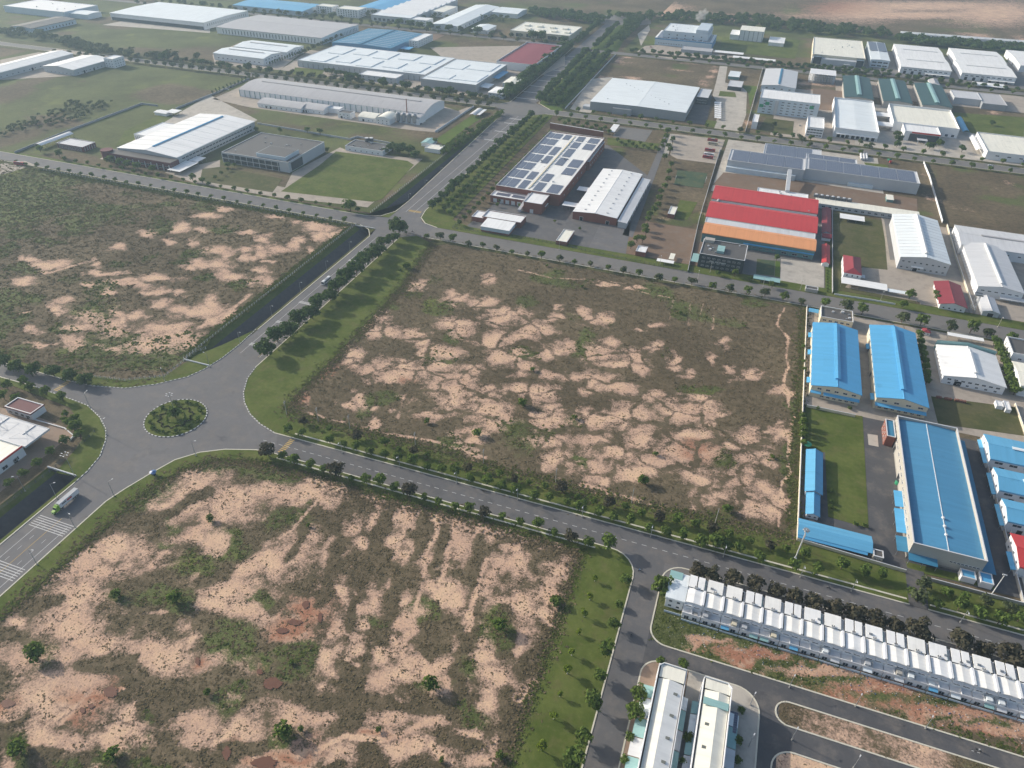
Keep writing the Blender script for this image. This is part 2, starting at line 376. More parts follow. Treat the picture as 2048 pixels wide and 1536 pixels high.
LUSH2 = Z(512, 384, [(1450,920,110,60),(1560,1170,60,40),(650,1150,150,60),(1080,910,50,25),(1200,420,80,40),(760,1080,80,40)]) + Z(1024, 384, [(130,870,60,40),(600,1180,60,60),(540,1260,90,60),(1350,970,50,30),(100,1290,80,30),(1950,900,70,40)]) + Z(512, 768, [(870,210,70,50),(1000,120,120,40)]) + Z(1024, 768, [(500,280,50,40),(560,620,40,50),(1740,600,60,60),(1150,1100,60,40),(700,1010,200,40),(1650,1050,80,40),(1550,40,150,30)]) + Z(1536,768,[(200,300,40,300),(190,900,40,300),(60,600,30,30)])
SAND3 = (Z(0, 384, [(250,540,80,30),(430,570,130,35),(370,645,40,20),(170,720,100,25),(960,440,60,25),(1180,330,80,30),(1450,290,60,45),(1620,305,60,20),(1650,190,110,25),(1800,130,60,20),(1540,400,45,35),(1350,390,40,20),(1750,480,110,35),(1800,510,60,40),(1950,470,60,25),(2000,530,60,30),(1590,580,70,35),(1750,590,120,40),(1820,670,130,35),(1500,600,60,20),(1280,690,130,30),(1340,700,40,20),(770,570,40,40),(700,740,80,20),(860,780,60,25),(1150,750,70,25),(1250,800,80,30),(1420,820,70,30),(1270,900,100,25),(500,860,60,30),(470,930,60,50),(440,990,40,15),(680,1000,100,40),(280,1100,60,40),(600,1090,120,30),(850,1050,170,40),(900,1110,150,50),(950,960,80,40),(1000,1020,40,20),(1480,960,120,40),(1700,870,60,60),(1650,950,120,60),(1300,1080,200,50),(1350,1150,200,60),(1250,1220,220,60),(1500,1190,120,70),(1720,1040,80,40),(1850,980,80,50),(590,1210,90,50),(330,1220,120,15),(940,1250,90,25),(1100,980,60,30),(800,1210,60,20),(200,980,40,15),(1990,310,60,15),(1990,730,60,25),(850,650,150,15),(1000,720,200,18)])
 + Z(512, 384, [(150,190,70,25),(300,240,40,20),(500,280,110,60),(620,340,100,30),(680,290,50,25),(310,430,50,40),(350,390,50,25),(60,380,60,40),(520,350,60,40),(160,460,90,30),(30,480,50,40),(60,720,70,40),(120,560,60,20),(440,470,50,30),(40,640,50,30)]))
LUSH3 = Z(0, 384, [(100,130,250,120),(450,100,250,60),(250,40,300,80),(850,125,60,20),(1350,100,100,15),(1300,270,90,50),(600,270,110,60),(150,340,120,30),(370,395,90,25),(50,450,60,40),(180,620,120,35),(60,860,100,60),(250,870,80,30),(1600,690,60,25),(1880,740,50,30),(1560,490,80,30),(1450,565,60,20),(1770,300,90,20),(480,1110,80,40),(650,1300,130,40),(60,1000,120,60),(1000,1180,100,30)]) + Z(0,300,[(100,250,300,120),(500,200,300,60),(200,120,250,60)])

PATH1 = [([(120, 1450), (160, 1420), (200, 1387), (250, 1372)], 1.0, 1.1), ([(112, 1440), (150, 1412), (190, 1380)], 1.0, 1.1), ([(560, 1520), (640, 1490), (690, 1470), (760, 1482), (800, 1470), (870, 1438)], 1.2, 1.1), ([(640, 1000), (600, 1045), (560, 1080)], 1.0, .8), ([(690, 1320), (720, 1335)], .8, .8), ([(880, 1030), (845, 1150)], 1.2, .9), ([(910, 1035), (870, 1190)], 1.2, .9), ([(820, 1020), (790, 1120)], 1.2, .9), ([(840, 1180), (800, 1330)], 1.2, .9), ([(975, 1120), (930, 1260)], 1.4, 1.0)]
PATH2 = [([(1566, 616), (1557, 649), (1576, 676), (1573, 729), (1568, 768), (1581, 813), (1587, 828), (1581, 888), (1576, 943), (1563, 983), (1558, 1018), (1563, 1065)], .9, 1.0), ([(577, 815), (652, 835), (787, 870), (900, 893), (972, 918)], 1.0, .85), ([(1160, 970), (1264, 1000), (1341, 1025), (1424, 1046), (1536, 1070), (1596, 1088)], 1.6, .9), ([(1040, 540), (1100, 556), (1180, 560)], 1.0, .7), ([(1190, 560), (1290, 585), (1350, 598)], 1.0, .7), ([(1340, 640), (1345, 600)], .7, .6), ([(1375, 650), (1380, 605)], .7, .6), ([(1400, 650), (1405, 610)], .7, .6), ([(1425, 660), (1428, 615)], .7, .6)]
def blob_field(X, Y, blobs, grow=1.25):
    X, Y = X + (vnoise(X, Y, 14, 71)-.5)*9 + (vnoise(X, Y, 5, 72)-.5)*5, Y + (vnoise(X, Y, 14, 73)-.5)*9 + (vnoise(X, Y, 5, 74)-.5)*5
    out = np.zeros_like(X)
    for cx, cy, rx, ry in blobs:
        c = P(cx, cy); a = P(cx+rx*grow, cy); b = P(cx, cy+ry*grow)
        A = np.array([[a[0]-c[0], b[0]-c[0]], [a[1]-c[1], b[1]-c[1]]])
        Ai = np.linalg.inv(A)
        dx = X-c[0]; dy = Y-c[1]
        q = (Ai[0, 0]*dx+Ai[0, 1]*dy)**2 + (Ai[1, 0]*dx+Ai[1, 1]*dy)**2
        w = np.clip(1.22-q**.5*.72, 0, 1)
        out = np.maximum(out, w)
    return out
def vnoise(X, Y, s, seed):
    rs = np.random.RandomState(seed); T = rs.rand(64, 64)
    x = X/s; y = Y/s; xi = np.floor(x).astype(int); yi = np.floor(y).astype(int); fx = x-xi; fy = y-yi
    fx = fx*fx*(3-2*fx); fy = fy*fy*(3-2*fy)
    g = lambda a, b: T[a % 64, b % 64]
    return (g(xi, yi)*(1-fx)+g(xi+1, yi)*fx)*(1-fy)+(g(xi, yi+1)*(1-fx)+g(xi+1, yi+1)*fx)*fy

AX0, AX1 = -310.2, -284.0
def arc(c, r, a0, a1, n=8):
    return [(c[0]+r*math.cos(math.radians(a0+(a1-a0)*i/n)), c[1]+r*math.sin(math.radians(a0+(a1-a0)*i/n))) for i in range(n+1)]
K_NE = PX([(799, 475), (650, 610), (512, 734), (495, 757), (487, 785), (489, 805), (500, 828), (520, 848), (549, 866)]) + [(-85, 257.8), (60, 258), (113, 258)]
K_NW = PX([(512, 659), (478, 690), (445, 716), (410, 738), (375, 754), (312, 769), (250, 777), (187, 772), (140, 762)]) + [(-410, 254.4), (-800, 254.6)]
K_SW = [(-800, 241.6), (-400, 241.8)] + PX([(135, 796), (175, 811), (200, 835), (212, 858), (212, 880), (200, 913), (175, 943), (150, 965)]) + [(AX0, 150), (AX0, -60)]
K_SE = [(AX1, -60), (AX1, 150)] + PX([(212, 1003), (250, 978), (300, 948), (350, 920), (400, 905), (450, 899), (512, 900), (545, 906)]) + [(-85, 242), (-30, 242)] + arc((-26.5, 228), 14, 90, 0, 6) + [(-12.5, 200), (-12.5, -60)]
_j = K_NW[:9] + K_SW[1:10] + K_SE[1:10] + K_NE[2:9][::-1]
JUNC = [(-297+(x+297)*1.03, 248+(y-248)*1.03) for x, y in _j]
FIELDS = {}
def plot(key, x0, y0, x1, y1, step, sand=None, lush=None, red=None, nsand=0, nlush=0, base=0.0, seed=1, z=.07, relief=.12, grow=1.25, vein=.15, dark=None, paths=None, name='vacant_plot', ns=38.0, clip=None):
    nx = max(2, int(round((x1-x0)/step))+1); ny = max(2, int(round((y1-y0)/step))+1)
    xs = np.linspace(x0, x1, nx); yv = np.linspace(y0, y1, ny)
    X, Y = np.meshgrid(xs, yv)
    S = np.full_like(X, base); L = np.zeros_like(X); D = np.zeros_like(X)
    if sand: S = np.maximum(S, blob_field(X, Y, sand, grow))
    if nsand: S = np.maximum(S, np.clip((vnoise(X, Y, ns, seed)*.6+vnoise(X, Y, ns*.37, seed+1)*.4-(1-nsand))*3.0, 0, 1))
    if dark:
        for x1_, y1_, x2_, y2_, rr in dark:
            a = np.array(P(x1_, y1_)[:2]); b = np.array(P(x2_, y2_)[:2]); w = math.dist(P(x1_+rr, y1_)[:2], a)
            XX = X+(vnoise(X, Y, 8, 55)-.5)*6; YY = Y+(vnoise(X, Y, 8, 56)-.5)*6; d = b-a; t_ = np.clip(((XX-a[0])*d[0]+(YY-a[1])*d[1])/max(1e-6, d@d), 0, 1)
            q = np.hypot(XX-a[0]-t_*d[0], YY-a[1]-t_*d[1])/w; S = S*(1-np.clip(1.5-q*1.1, 0, 1)*.85)
    for line, w, val in (paths or ()):
        Q = [np.array(P(*p)[:2]) for p in line]
        XX = X+(vnoise(X, Y, 11, 57)-.5)*3; YY = Y+(vnoise(X, Y, 11, 58)-.5)*3
        for a, b in zip(Q[:-1], Q[1:]):
            d = b-a; t_ = np.clip(((XX-a[0])*d[0]+(YY-a[1])*d[1])/max(1e-6, d@d), 0, 1)
            q = np.hypot(XX-a[0]-t_*d[0], YY-a[1]-t_*d[1])/w; S = np.maximum(S, val*np.clip(1.7-q, 0, 1))
    if lush: L = np.maximum(L, blob_field(X, Y, lush))
    if nlush: L = np.maximum(L, np.clip((vnoise(X, Y, ns*1.5, seed+5)*.6+vnoise(X, Y, ns*.5, seed+6)*.4-(1-nlush))*2.6, 0, 1))
    if red: D = blob_field(X, Y, red)
    rel = (vnoise(X, Y, 23, seed+9)*.6 + vnoise(X, Y, 7, seed+11)*.4)*relief - S*.12
    edge = np.minimum(np.minimum(X-x0, x1-X), np.minimum(Y-y0, y1-Y))
    Zv = z + np.clip(rel, -.04, 1)*np.clip(edge/6, 0, 1)
    me = bpy.data.meshes.new(name)
    XC = (X[:-1, :-1]+X[1:, 1:])/2; YC = (Y[:-1, :-1]+Y[1:, 1:])/2
    keep = ~inpoly(XC, YC, JUNC).ravel()
    if clip: keep &= inpoly(XC, YC, clip).ravel()
    V = np.stack([X, Y, Zv], -1).reshape(-1, 3)
    i = np.arange(nx-1)[None, :] + np.arange(ny-1)[:, None]*nx
    F = np.stack([i, i+1, i+1+nx, i+nx], -1).reshape(-1, 4)[keep]
    me.vertices.add(len(V)); me.vertices.foreach_set('co', V.ravel())
    me.loops.add(F.size); me.loops.foreach_set('vertex_index', F.ravel().astype(np.int32))
    me.polygons.add(len(F)); me.polygons.foreach_set('loop_start', np.arange(0, F.size, 4, dtype=np.int32))
    me.polygons.foreach_set('loop_total', np.full(len(F), 4, dtype=np.int32))
    for nm, A in (('sand', S), ('lush', L), ('red', D), ('vein', np.full_like(X, vein))):
        at = me.attributes.new(nm, 'FLOAT', 'POINT'); at.data.foreach_set('value', A.ravel().astype(np.float32))
    me.materials.append(M['field']); me.update(); me.validate()
    for p in me.polygons: p.use_smooth = True
    FIELDS[key] = (xs, yv, S, L, Zv)
    return tag(link(name, me), kind='structure')
plot('F1', -282, 20, -37, 243, 1.0, SAND1, LUSH1, RED1, seed=3, base=.24, grow=1.5, vein=.12, dark=DARK1, paths=PATH1)
plot('F2', -284, 257, 61.5, 534, 1.15, SAND2, LUSH2, RED2, seed=4, base=.10, grow=1.3, vein=.40, nlush=.42, ns=30, paths=PATH2)
plot('F3', -800, 257, CX0, 534, 1.6, SAND3, LUSH3, None, seed=5, vein=.15, nlush=.54, ns=34, dark=[(0,622,110,575,4),(110,575,185,523,4),(0,640,40,610,3)], paths=[([(100, 545), (190, 520)], 1.6, .8), ([(400, 655), (470, 615), (500, 590)], 2.0, .9)])

def field_value(key, x, y):
    xs, yv, S, L, Zv = FIELDS[key]
    i = np.clip(((x-xs[0])/(xs[1]-xs[0])).astype(int), 0, len(xs)-1); j = np.clip(((y-yv[0])/(yv[1]-yv[0])).astype(int), 0, len(yv)-1)
    return S[j, i], L[j, i], Zv[j, i]

# ================================================================== sheets: roads, verges, yards
def flat(name, pts, z, mat, kind='structure', z0=None):
    m = MB(); n = len(pts)
    a = sum(pts[i][0]*pts[(i+1) % n][1]-pts[(i+1) % n][0]*pts[i][1] for i in range(n))
    if a < 0: pts = pts[::-1]
    m.poly([(x, y, z) for x, y in pts])
    if z0 is not None:
        for i in range(n):
            p, q = pts[i], pts[(i+1) % n]
            m.quad((p[0], p[1], z0), (q[0], q[1], z0), (q[0], q[1], z), (p[0], p[1], z))
    return tag(m.obj(name, mat), kind=kind)
def fr(name, x0, y0, x1, y1, z, mat): return flat(name, [(x0, y0), (x1, y0), (x1, y1), (x0, y1)], z, mat)
RZ = .11
fr('avenue', AX0, -400, AX1, 195, RZ, 'asphalt')
fr('avenue', AX0, 305, AX1, 532, RZ, 'asphalt')
flat('avenue', [(-312.5, 553), (-287, 553), (-291, 925), (-327, 925)], RZ, 'asphalt')
flat('avenue', [(-333, 958), (-301, 958), (-317, 1560), (-346, 1560)], RZ, 'asphalt')
fr('cross_street', -900, 241.6, -360, 254.6, RZ, 'asphalt')
fr('cross_street', -245, 242, 900, 258, RZ, 'asphalt_mid')
fr('cross_street', -1100, 533.6, -330, 552.8, RZ, 'asphalt')
fr('cross_street', -265, 531, 900, 553.5, RZ, 'asphalt_old')
flat('road_junction', [(-330, 533), (-318, 527), (-310, 515), (-284, 515), (-279, 524), (-265, 531), (-265, 553.5), (-280, 560), (-288, 572), (-312, 572), (-318, 560), (-330, 552.8)], RZ+.006, 'asphalt')
fr('cross_street', -1700, 931, -330, 949, RZ, 'asphalt_old')
fr('cross_street', -291, 928, 900, 948, RZ, 'asphalt_old')
flat('road_junction', [(-345, 931), (-327, 912), (-291, 912), (-275, 928), (-275, 948), (-300, 970), (-333, 970), (-345, 949)], RZ+.006, 'asphalt_old')
fr('cross_street', -318, 1305, 900, 1325, RZ, 'asphalt_old')
fr('cross_street', -1700, 1330, -350, 1348, RZ, 'asphalt_old')
flat('road_junction', [(-370, 1560), (-290, 1560), (-260, 1600), (-270, 1650), (-350, 1660), (-400, 1640)], RZ, 'asphalt_old')
fr('side_street', -12.4, -100, .6, 250, RZ-.006, 'asphalt_mid')
fr('side_street', .6, 188.2, 600, 196, RZ-.01, 'asphalt_dark')
fr('side_street', 40, 167, 600, 177.3, RZ-.01, 'asphalt_dark')
fr('side_street', 40, 100, 56, 196, RZ-.014, 'asphalt_dark')

LZ = .24
KERBS = []
def verge(pts, mat='lawn', kerb=None, name='verge'):
    flat(name, pts, LZ, mat, z0=.02)
    if kerb: KERBS.append(kerb)
verge(PX([(862, 487), (800, 575), (715, 665), (650, 735), (588, 792), (572, 822), (640, 845), (760, 872), (1024, 945), (1280, 1012)])[::-1][::-1] + [(66, 280), (113, 277)] + K_NE[::-1] + PX([(835, 472)]), 'lawn', K_NE)
verge(K_NW + [(-800, 259), (-420, 259)] + PX([(180, 752), (250, 760), (330, 752), (360, 733), (395, 710), (445, 690)]), 'lawn', K_NW)
K_NWb = [(AX0, 349), (AX0, 515), (-318, 527), (-330, 533)]
verge([(AX0, 342), (AX0, 515), (-318, 527), (-330, 533), (CX0, 533), (CX0, 529.4), (CX1+.2, 529.4), (CX1+.2, 342)], 'lawn_dry', K_NWb)
verge(K_SW + [(CX1+.2, -60), (CX1+.2, 188.2)] + PX([(112, 946), (146, 905), (165, 880), (160, 850), (140, 815)]) + [(-420, 238), (-800, 237)], 'lawn', K_SW)
verge(K_SE[:-1] + [(-12.5, -60), (-37, -60), (-38.5, 236), (-90, 236.5)] + PX([(760, 990), (640, 950), (520, 920), (430, 918), (360, 940), (280, 992), (200, 1060), (120, 1135), (0, 1236)]) + [(-277, 60), (-277, -60)], 'lawn', K_SE)
flat('road_junction', JUNC, RZ+.006, 'asphalt')
# lawn beside the near side street is the wide strip between it and the vacant plot; the strip towards the plot stays grass
K_N2E = [(900, 553.6), (-262, 553.6), (-276, 558), (-285, 568), (-288.3, 585), (-291, 912)]
verge([(-262, 553.6), (-276, 558), (-285, 568), (-288.3, 585), (-291, 912), (-276, 926), (-263, 926), (-256, 575), (-235, 566), (900, 566), (900, 553.6)], 'lawn', K_N2E[1:])
verge([(-275, 949), (-298, 972), (-316, 1300), (-272, 1300), (-258, 958), (-258, 949)], 'lawn_bright', [(-275, 949), (-298, 972), (-316, 1300)])
verge([(-316.5, 1326), (-317, 1560), (-290, 1560), (-268, 1326)], 'lawn_bright')
K_S2 = [(-265, 530.9), (-275, 526), (-281, 517), (-284, 505)]
verge([(-255, 530.8), (61, 530.8), (61, 526), (-240, 526), (-255, 515)], 'lawn_dry', [(-263, 530.8), (900, 530.8)])
verge([(64, 530.8), (900, 530.8), (900, 528), (64, 528)], 'lawn_dry')
verge([(-800, 533.4), (-334, 533.4), (-334, 529), (-800, 529)], 'lawn_dry', [(-800, 533.4), (-334, 533.4)])
verge([(-1100, 552.9), (-336, 552.9), (-322, 557), (-313.5, 572), (-313, 600), (-327.2, 912), (-330.4, 912), (CX1, 600), (CX1-.2, 556.6), (CX0-4, 556.6), (-1100, 560)], 'lawn', [(-1100, 552.9), (-336, 552.9), (-322, 557), (-313.5, 572), (-313, 600), (-327.2, 912)])
verge([(-1700, 930.8), (-345, 930.8), (-345, 920), (-1700, 918)], 'lawn_dry', [(-1700, 930.8), (-347, 930.8)])
verge([(-1700, 949.2), (-345, 949.2), (-338, 962), (-345, 1330), (-380, 1330), (-372, 968), (-1700, 966)], 'lawn_dry', [(-1700, 949.2), (-345, 949.2), (-336, 962), (-347, 1330)])
verge([(-256, 927.8), (900, 927.8), (900, 921), (-256, 921)], 'lawn_dry', [(-275, 927.8), (900, 927.8)])
verge([(-256, 948.2), (900, 948.2), (900, 956), (-256, 956)], 'lawn_dry', [(-275, 948.2), (900, 948.2)])
verge([(-256, 1325.2), (900, 1325.2), (900, 1340), (-256, 1340)], 'lawn_dry')
verge([(-270, 1304.8), (900, 1304.8), (900, 1298), (-270, 1298)], 'lawn_dry')
verge([(121, 258), (900, 258), (900, 275), (119, 276)], 'lawn', [(121, 258), (900, 258)])
# kerbs south of the cross street, town house quarter
KERBS += [[(900, 242), (14, 242)] + arc((10.8, 232), 10, 90, 180, 8) + arc((8.8, 204.3), 8, 180, 270, 10) + [(600, 196.2)], [(.8, -60)] + arc((8.8, 180), 8, 180, 90, 8) + [(36, 188)] + arc((40, 178), 10, 90, 0, 8) + [(50, 60)], [(600, 188)] + arc((61.5, 182.7), 5.3, 90, 270, 12) + [(600, 177.4)], [(600, 166.8)] + arc((64, 158.6), 8.2, 90, 180, 8) + [(55.8, 60)]]
flat('footpath', [(900, 241.8), (12, 241.8)] + arc((10.8, 232), 9.8, 90, 180, 8) + [(1, 226), (900, 226)], .2, 'asphalt_old', z0=.02)
flat('footpath', [(.8, -60)] + arc((8.8, 180), 8, 180, 90, 8) + [(20, 188), (20, -60)], .2, 'paver', z0=.02)
flat('footpath', [(20.2, -60), (20.2, 188), (36, 188)] + arc((40, 178), 10, 90, 0, 8) + [(50, -60)], .2, 'concrete_pale', z0=.02)
# town house wasteland strips
T1C = [(430, 228), (.9, 228)] + arc((8.8, 204.3), 8, 180, 270, 10) + [(430, 196.3)]
T2C = [(430, 187.9)] + arc((61.5, 182.7), 5.2, 90, 270, 12) + [(430, 177.5)]
T3C = [(430, 166.6)] + arc((64, 158.6), 8, 90, 180, 8) + [(56, 60), (430, 60)]
fr('road_junction', -30, 222, 14, 243, RZ-.02, 'asphalt')
fr('road_junction', -2, 180, 14, 206, RZ-.024, 'asphalt_dark')
fr('road_junction', 38, 150, 72, 200, RZ-.028, 'asphalt_dark')
plot('T1', 1.5, 196.4, 420, 227, 1.3, nsand=.40, nlush=.62, red=[(1750, 1400, 300, 40), (1500, 1310, 160, 20), (1950, 1480, 200, 30)], sand=[(1420,1288,60,8),(1520,1308,90,10),(1640,1345,90,12),(1760,1380,100,16),(1880,1420,100,16),(2000,1455,90,14)], lush=[(1400,1250,100,25),(1600,1300,100,20),(1800,1370,140,24),(1950,1420,140,24)], seed=21, z=.2, clip=T1C)
plot('T2', 57.5, 177.8, 420, 187.7, 1.0, nsand=.72, nlush=.5, seed=23, z=.2, clip=T2C)
plot('T3', 57.5, 100, 420, 166.4, 1.2, nsand=.66, nlush=.5, seed=24, z=.2, clip=T3C)
km = MB()
for k in KERBS: km.wallline(k, .02, .30, .62)
tag(km.obj('kerb', 'kerb'), kind='structure')
# pale paved strip behind the kerb of the cross street and beside the avenue
fp = MB()
fp.wallline([(-222, 261), (60, 261), (112, 261)], .1, .29, .9)
fp.wallline([(122, 261), (900, 261)], .1, .29, .9)
fp.wallline([(-220, 239.4), (-34, 239.4)], .1, .29, .9)
tag(fp.obj('footpath', 'kerb'), kind='structure')

# ------------------------------------------------------------------ painted markings
def bars(name, L, mat, z=RZ+.022):
    m = MB()
    for x0, y0, x1, y1 in L: m.quad((x0, y0, z), (x1, y0, z), (x1, y1, z), (x0, y1, z))
    return tag(m.obj(name, mat), kind='structure')
edge = []
for y0, y1 in ((-60, 158), (320, 515)):
    edge += [(-303.6, y0, -303.35, y1), (-288.4, y0, -288.15, y1)]
edge += [(-304.4, 575, -304.1, 905), (-296.2, 575, -295.9, 905)]
edge += [(-300.0, 320, -299.75, 515)] if 0 else []
bars('edge_line', edge, 'paint_white')
bars('centre_line', [(-296.0, -60, -295.75, 162), (-289.6, 320, -289.4, 515)], 'paint_yellow')
bars('lane_dashes', [(x, y, x+.2, y+2.6) for x in (-299.9, -292.2) for y in np.arange(-50, 160, 7.0)], 'paint_white')
for yc in (153.0, 124.0, 95.0):
    bars('rumble_strip', [(-308.0, yc+k*1.35, -286.0, yc+k*1.35+.36) for k in range(6)], 'paint_white', RZ+.03)
for y in (330.5, 362, 392, 466, 504 if 0 else 430):
    bars('rumble_strip', [(-304.5, y+k*.8, -286.2, y+k*.8+.42) for k in range(4)], 'paint_white', RZ+.03)
for y in (800, 835, 870, 890): bars('rumble_strip', [(-312, y+k*1.2, -293, y+k*1.2+.6) for k in range(3)], 'paint_white', RZ+.03)
bars('rumble_strip', [(-303, 577+k*1.0, -290, 577+k*1.0+.6) for k in range(4)], 'paint_yellow', RZ+.03)
for y in np.arange(985, 1290, 34.0): bars('rumble_strip', [(-338, y, -306, y+1.6)], 'paint_white', RZ+.03)
bars('centre_dashes', [(x, 249.45, x+2.6, 249.7) for x in np.arange(-236, 420, 5.2)], 'paint_white')
bars('rumble_strip', [(-222.5+k*.05, 244.0+k*1.4, -219.0, 244.7+k*1.4) for k in range(9)], 'paint_yellow', RZ+.03)
bars('rumble_strip', [(-387, 243.4+k*1.4, -383.5, 244.1+k*1.4) for k in range(8)], 'paint_yellow', RZ+.03)
bars('centre_dashes', [(x, 192.0, x+2.0, 192.2) for x in (130, 131)], 'paint_white')
# ================================================================== farther plots (coarse) and yards
plot('G1', -1150, 560, CX0-.5, 918, 5.0, nsand=.18, nlush=.78, seed=31, z=.05, relief=0, ns=60)
plot('G3', -255, 567, 900, 920.5, 5.0, nsand=.34, nlush=.5, seed=33, z=.05, relief=0, ns=34)
plot('G4', -256, 957, 900, 1297, 6.0, nsand=.42, nlush=.45, seed=34, z=.05, relief=0, ns=50)
plot('G2', -1800, 967, -382, 1329, 7.0, nsand=.10, nlush=.82, seed=35, z=.05, relief=0, ns=80)
plot('G6', -262, 1341, 1500, 1700, 8.0, nsand=.2, nlush=.75, seed=36, z=.05, relief=0, ns=60)
plot('G7', -260, 1700.2, 2200, 3600, 16.0, nsand=.42, nlush=.35, red=[(1650, 12, 60, 12)], sand=[(1310, 18, 60, 14), (1380, 35, 90, 9), (1720, 20, 90, 22), (1800, 30, 200, 8), (1990, 25, 90, 25), (1500, 45, 60, 4), (1850, 12, 180, 10)], seed=37, z=.05, relief=0, ns=110)
plot('G5', -2600, 1349, -351, 2600, 14.0, nsand=.2, nlush=.75, seed=38, z=.05, relief=0, ns=100)
YZ = .14
def yard(mat, pts, z=YZ, name='yard'): return flat(name, PX(pts) if max(max(p) for p in pts) > 800 or True else pts, z, mat, z0=.0)
def yr(mat, x0, y0, x1, y1, z=YZ, name='yard'): return flat(name, [(x0, y0), (x1, y0), (x1, y1), (x0, y1)], z, mat, z0=0.0)
# blue roofed compound
yr('asphalt_dark', 61.9, 280.3, 164, 400, .13)
yr('concrete_yard', 61.9, 400, 131, 527.6, .132)
yr('asphalt_dark', 112.7, 257.5, 121.3, 281, .25, 'driveway')
yard('lawn', [(1611, 812), (1725, 833), (1737, 1057), (1656, 1034), (1650, 905), (1608, 900)], .2, 'lawn')
yard('concrete_pale', [(1735, 868), (1755, 871), (1757, 894), (1737, 890)], .2)
yard('lawn', [(1812, 1124), (1925, 1150), (1985, 1165), (1990, 1180), (1815, 1140)], .2, 'lawn')
# white factory compound east of it
yr('concrete_yard', 131.4, 405, 210, 527.6, .135)
yard('lawn_dry', [(1862, 793), (2030, 815), (2048, 872), (1876, 848)], .19, 'lawn')
yr('asphalt_old', 164.5, 262, 420, 404, .13)
# red and orange roofed compound
yr('asphalt_old', -16, 567, 75, 742, .13)
yard('concrete_pale', [(1562, 518), (1648, 528), (1648, 587), (1560, 570)], .2)
yard('lawn_bright', [(1651, 532), (1662, 532), (1663, 588), (1651, 586)], .2, 'lawn')
yard('pitch_turf', [(1514, 518), (1550, 522), (1548, 552), (1512, 548)], .21, 'lawn')
yard('lawn_bright', [(1551, 522), (1560, 523), (1560, 555), (1549, 553)], .2, 'lawn')
# white gable compound
yr('lawn_dry', 78, 567, 143, 730, .13, 'lawn')
yard('concrete_yard', [(1762, 432), (1796, 436), (1800, 470), (1805, 530), (1905, 560), (1925, 620), (1790, 595), (1690, 575), (1725, 535), (1775, 540), (1770, 480)], .19)
yard('asphalt_old', [(1745, 420), (1790, 428), (1795, 520), (1780, 520), (1768, 440)], .195)
# grey roofed complex at the edge
yr('concrete_yard', 146, 567, 330, 735, .13)
# solar roofed long plant
yr('concrete_pale', -37, 742, 133, 918, .132)
yard('soil', [(1447, 345), (1600, 362), (1834, 398), (1835, 425), (1640, 400), (1425, 370)], .19)
yard('lawn', [(1728, 325), (1775, 330), (1778, 336), (1732, 332)], .2, 'lawn')
# brick plant with solar panels
yard('asphalt_mid', [(930, 455), (1060, 350), (1130, 300), (1215, 290), (1300, 355), (1260, 440), (1240, 515), (1180, 508), (1100, 495), (950, 470)], .15)
yr('soil', -168, 567, -18, 640, .13)
yard('asphalt', [(1205, 440), (1262, 445), (1250, 518), (1172, 505)], .2)
yard('asphalt', [(1330, 268), (1340, 270), (1265, 475), (1245, 470)], .2, 'driveway')
yard('concrete_yard', [(1350, 268), (1450, 280), (1432, 328), (1355, 318), (1340, 310)], .2)
yard('concrete_pale', [(1335, 268), (1350, 268), (1336, 312), (1322, 309)], .19)
yard('asphalt_old', [(1235, 253), (1305, 261), (1290, 284), (1225, 273)], .19)
yard('lawn', [(1215, 275), (1320, 288), (1312, 300), (1215, 290)], .19, 'lawn')
yard('pitch_turf', [(1355, 340), (1415, 347), (1405, 377), (1348, 369)], .21, 'sports_pitch')
yard('lawn', [(1360, 400), (1395, 405), (1375, 440), (1345, 436)], .18, 'lawn')
# grey white plant
yard('concrete_pale', [(1182, 158), (1226, 154), (1205, 205), (1178, 228), (1140, 218)], .16)
yard('asphalt_dark', [(1395, 185), (1425, 190), (1412, 250), (1370, 245), (1380, 225)], .16)
yard('concrete_pale', [(1440, 130), (1455, 132), (1450, 165), (1494, 178), (1492, 230), (1478, 268), (1428, 258), (1440, 215), (1425, 190), (1432, 165)], .165)
yard('lawn', [(1440, 182), (1470, 185), (1473, 195), (1437, 192)], .21, 'lawn')
yard('lawn_bright', [(1480, 170), (1515, 173), (1500, 215), (1496, 185)], .21, 'lawn')
yard('lawn', [(1412, 240), (1434, 243), (1428, 256), (1410, 252)], .21, 'lawn')
# middle right factories
yr('concrete_yard', 10, 957, 132, 1200, .14)
yr('soil', 58, 1100, 100, 1215, .16)
yard('lawn_dry', [(1532, 236), (1588, 243), (1585, 270), (1515, 262)], .2, 'lawn')
yr('concrete_pale', 110, 957, 320, 1160, .15)
yard('lawn', [(1905, 225), (2048, 235), (2048, 290), (1925, 262)], .21, 'lawn')
yr('asphalt_old', 320, 957, 520, 1100, .145)
yr('concrete_yard', 90, 1200, 420, 1297, .14)
# top right
yr('asphalt_old', 60, 1345, 520, 1540, .14)
yard('concrete_yard', [(1290, 92), (1320, 90), (1480, 105), (1480, 120), (1340, 118), (1272, 105)], .15)
yard('lawn', [(1300, 80), (1312, 76), (1310, 90), (1285, 88)], .2, 'lawn')
yard('lawn', [(1445, 75), (1600, 80), (1590, 118), (1440, 102)], .2, 'lawn')
yard('concrete_pale', [(1275, 68), (1298, 50), (1300, 60), (1282, 92)], .16)
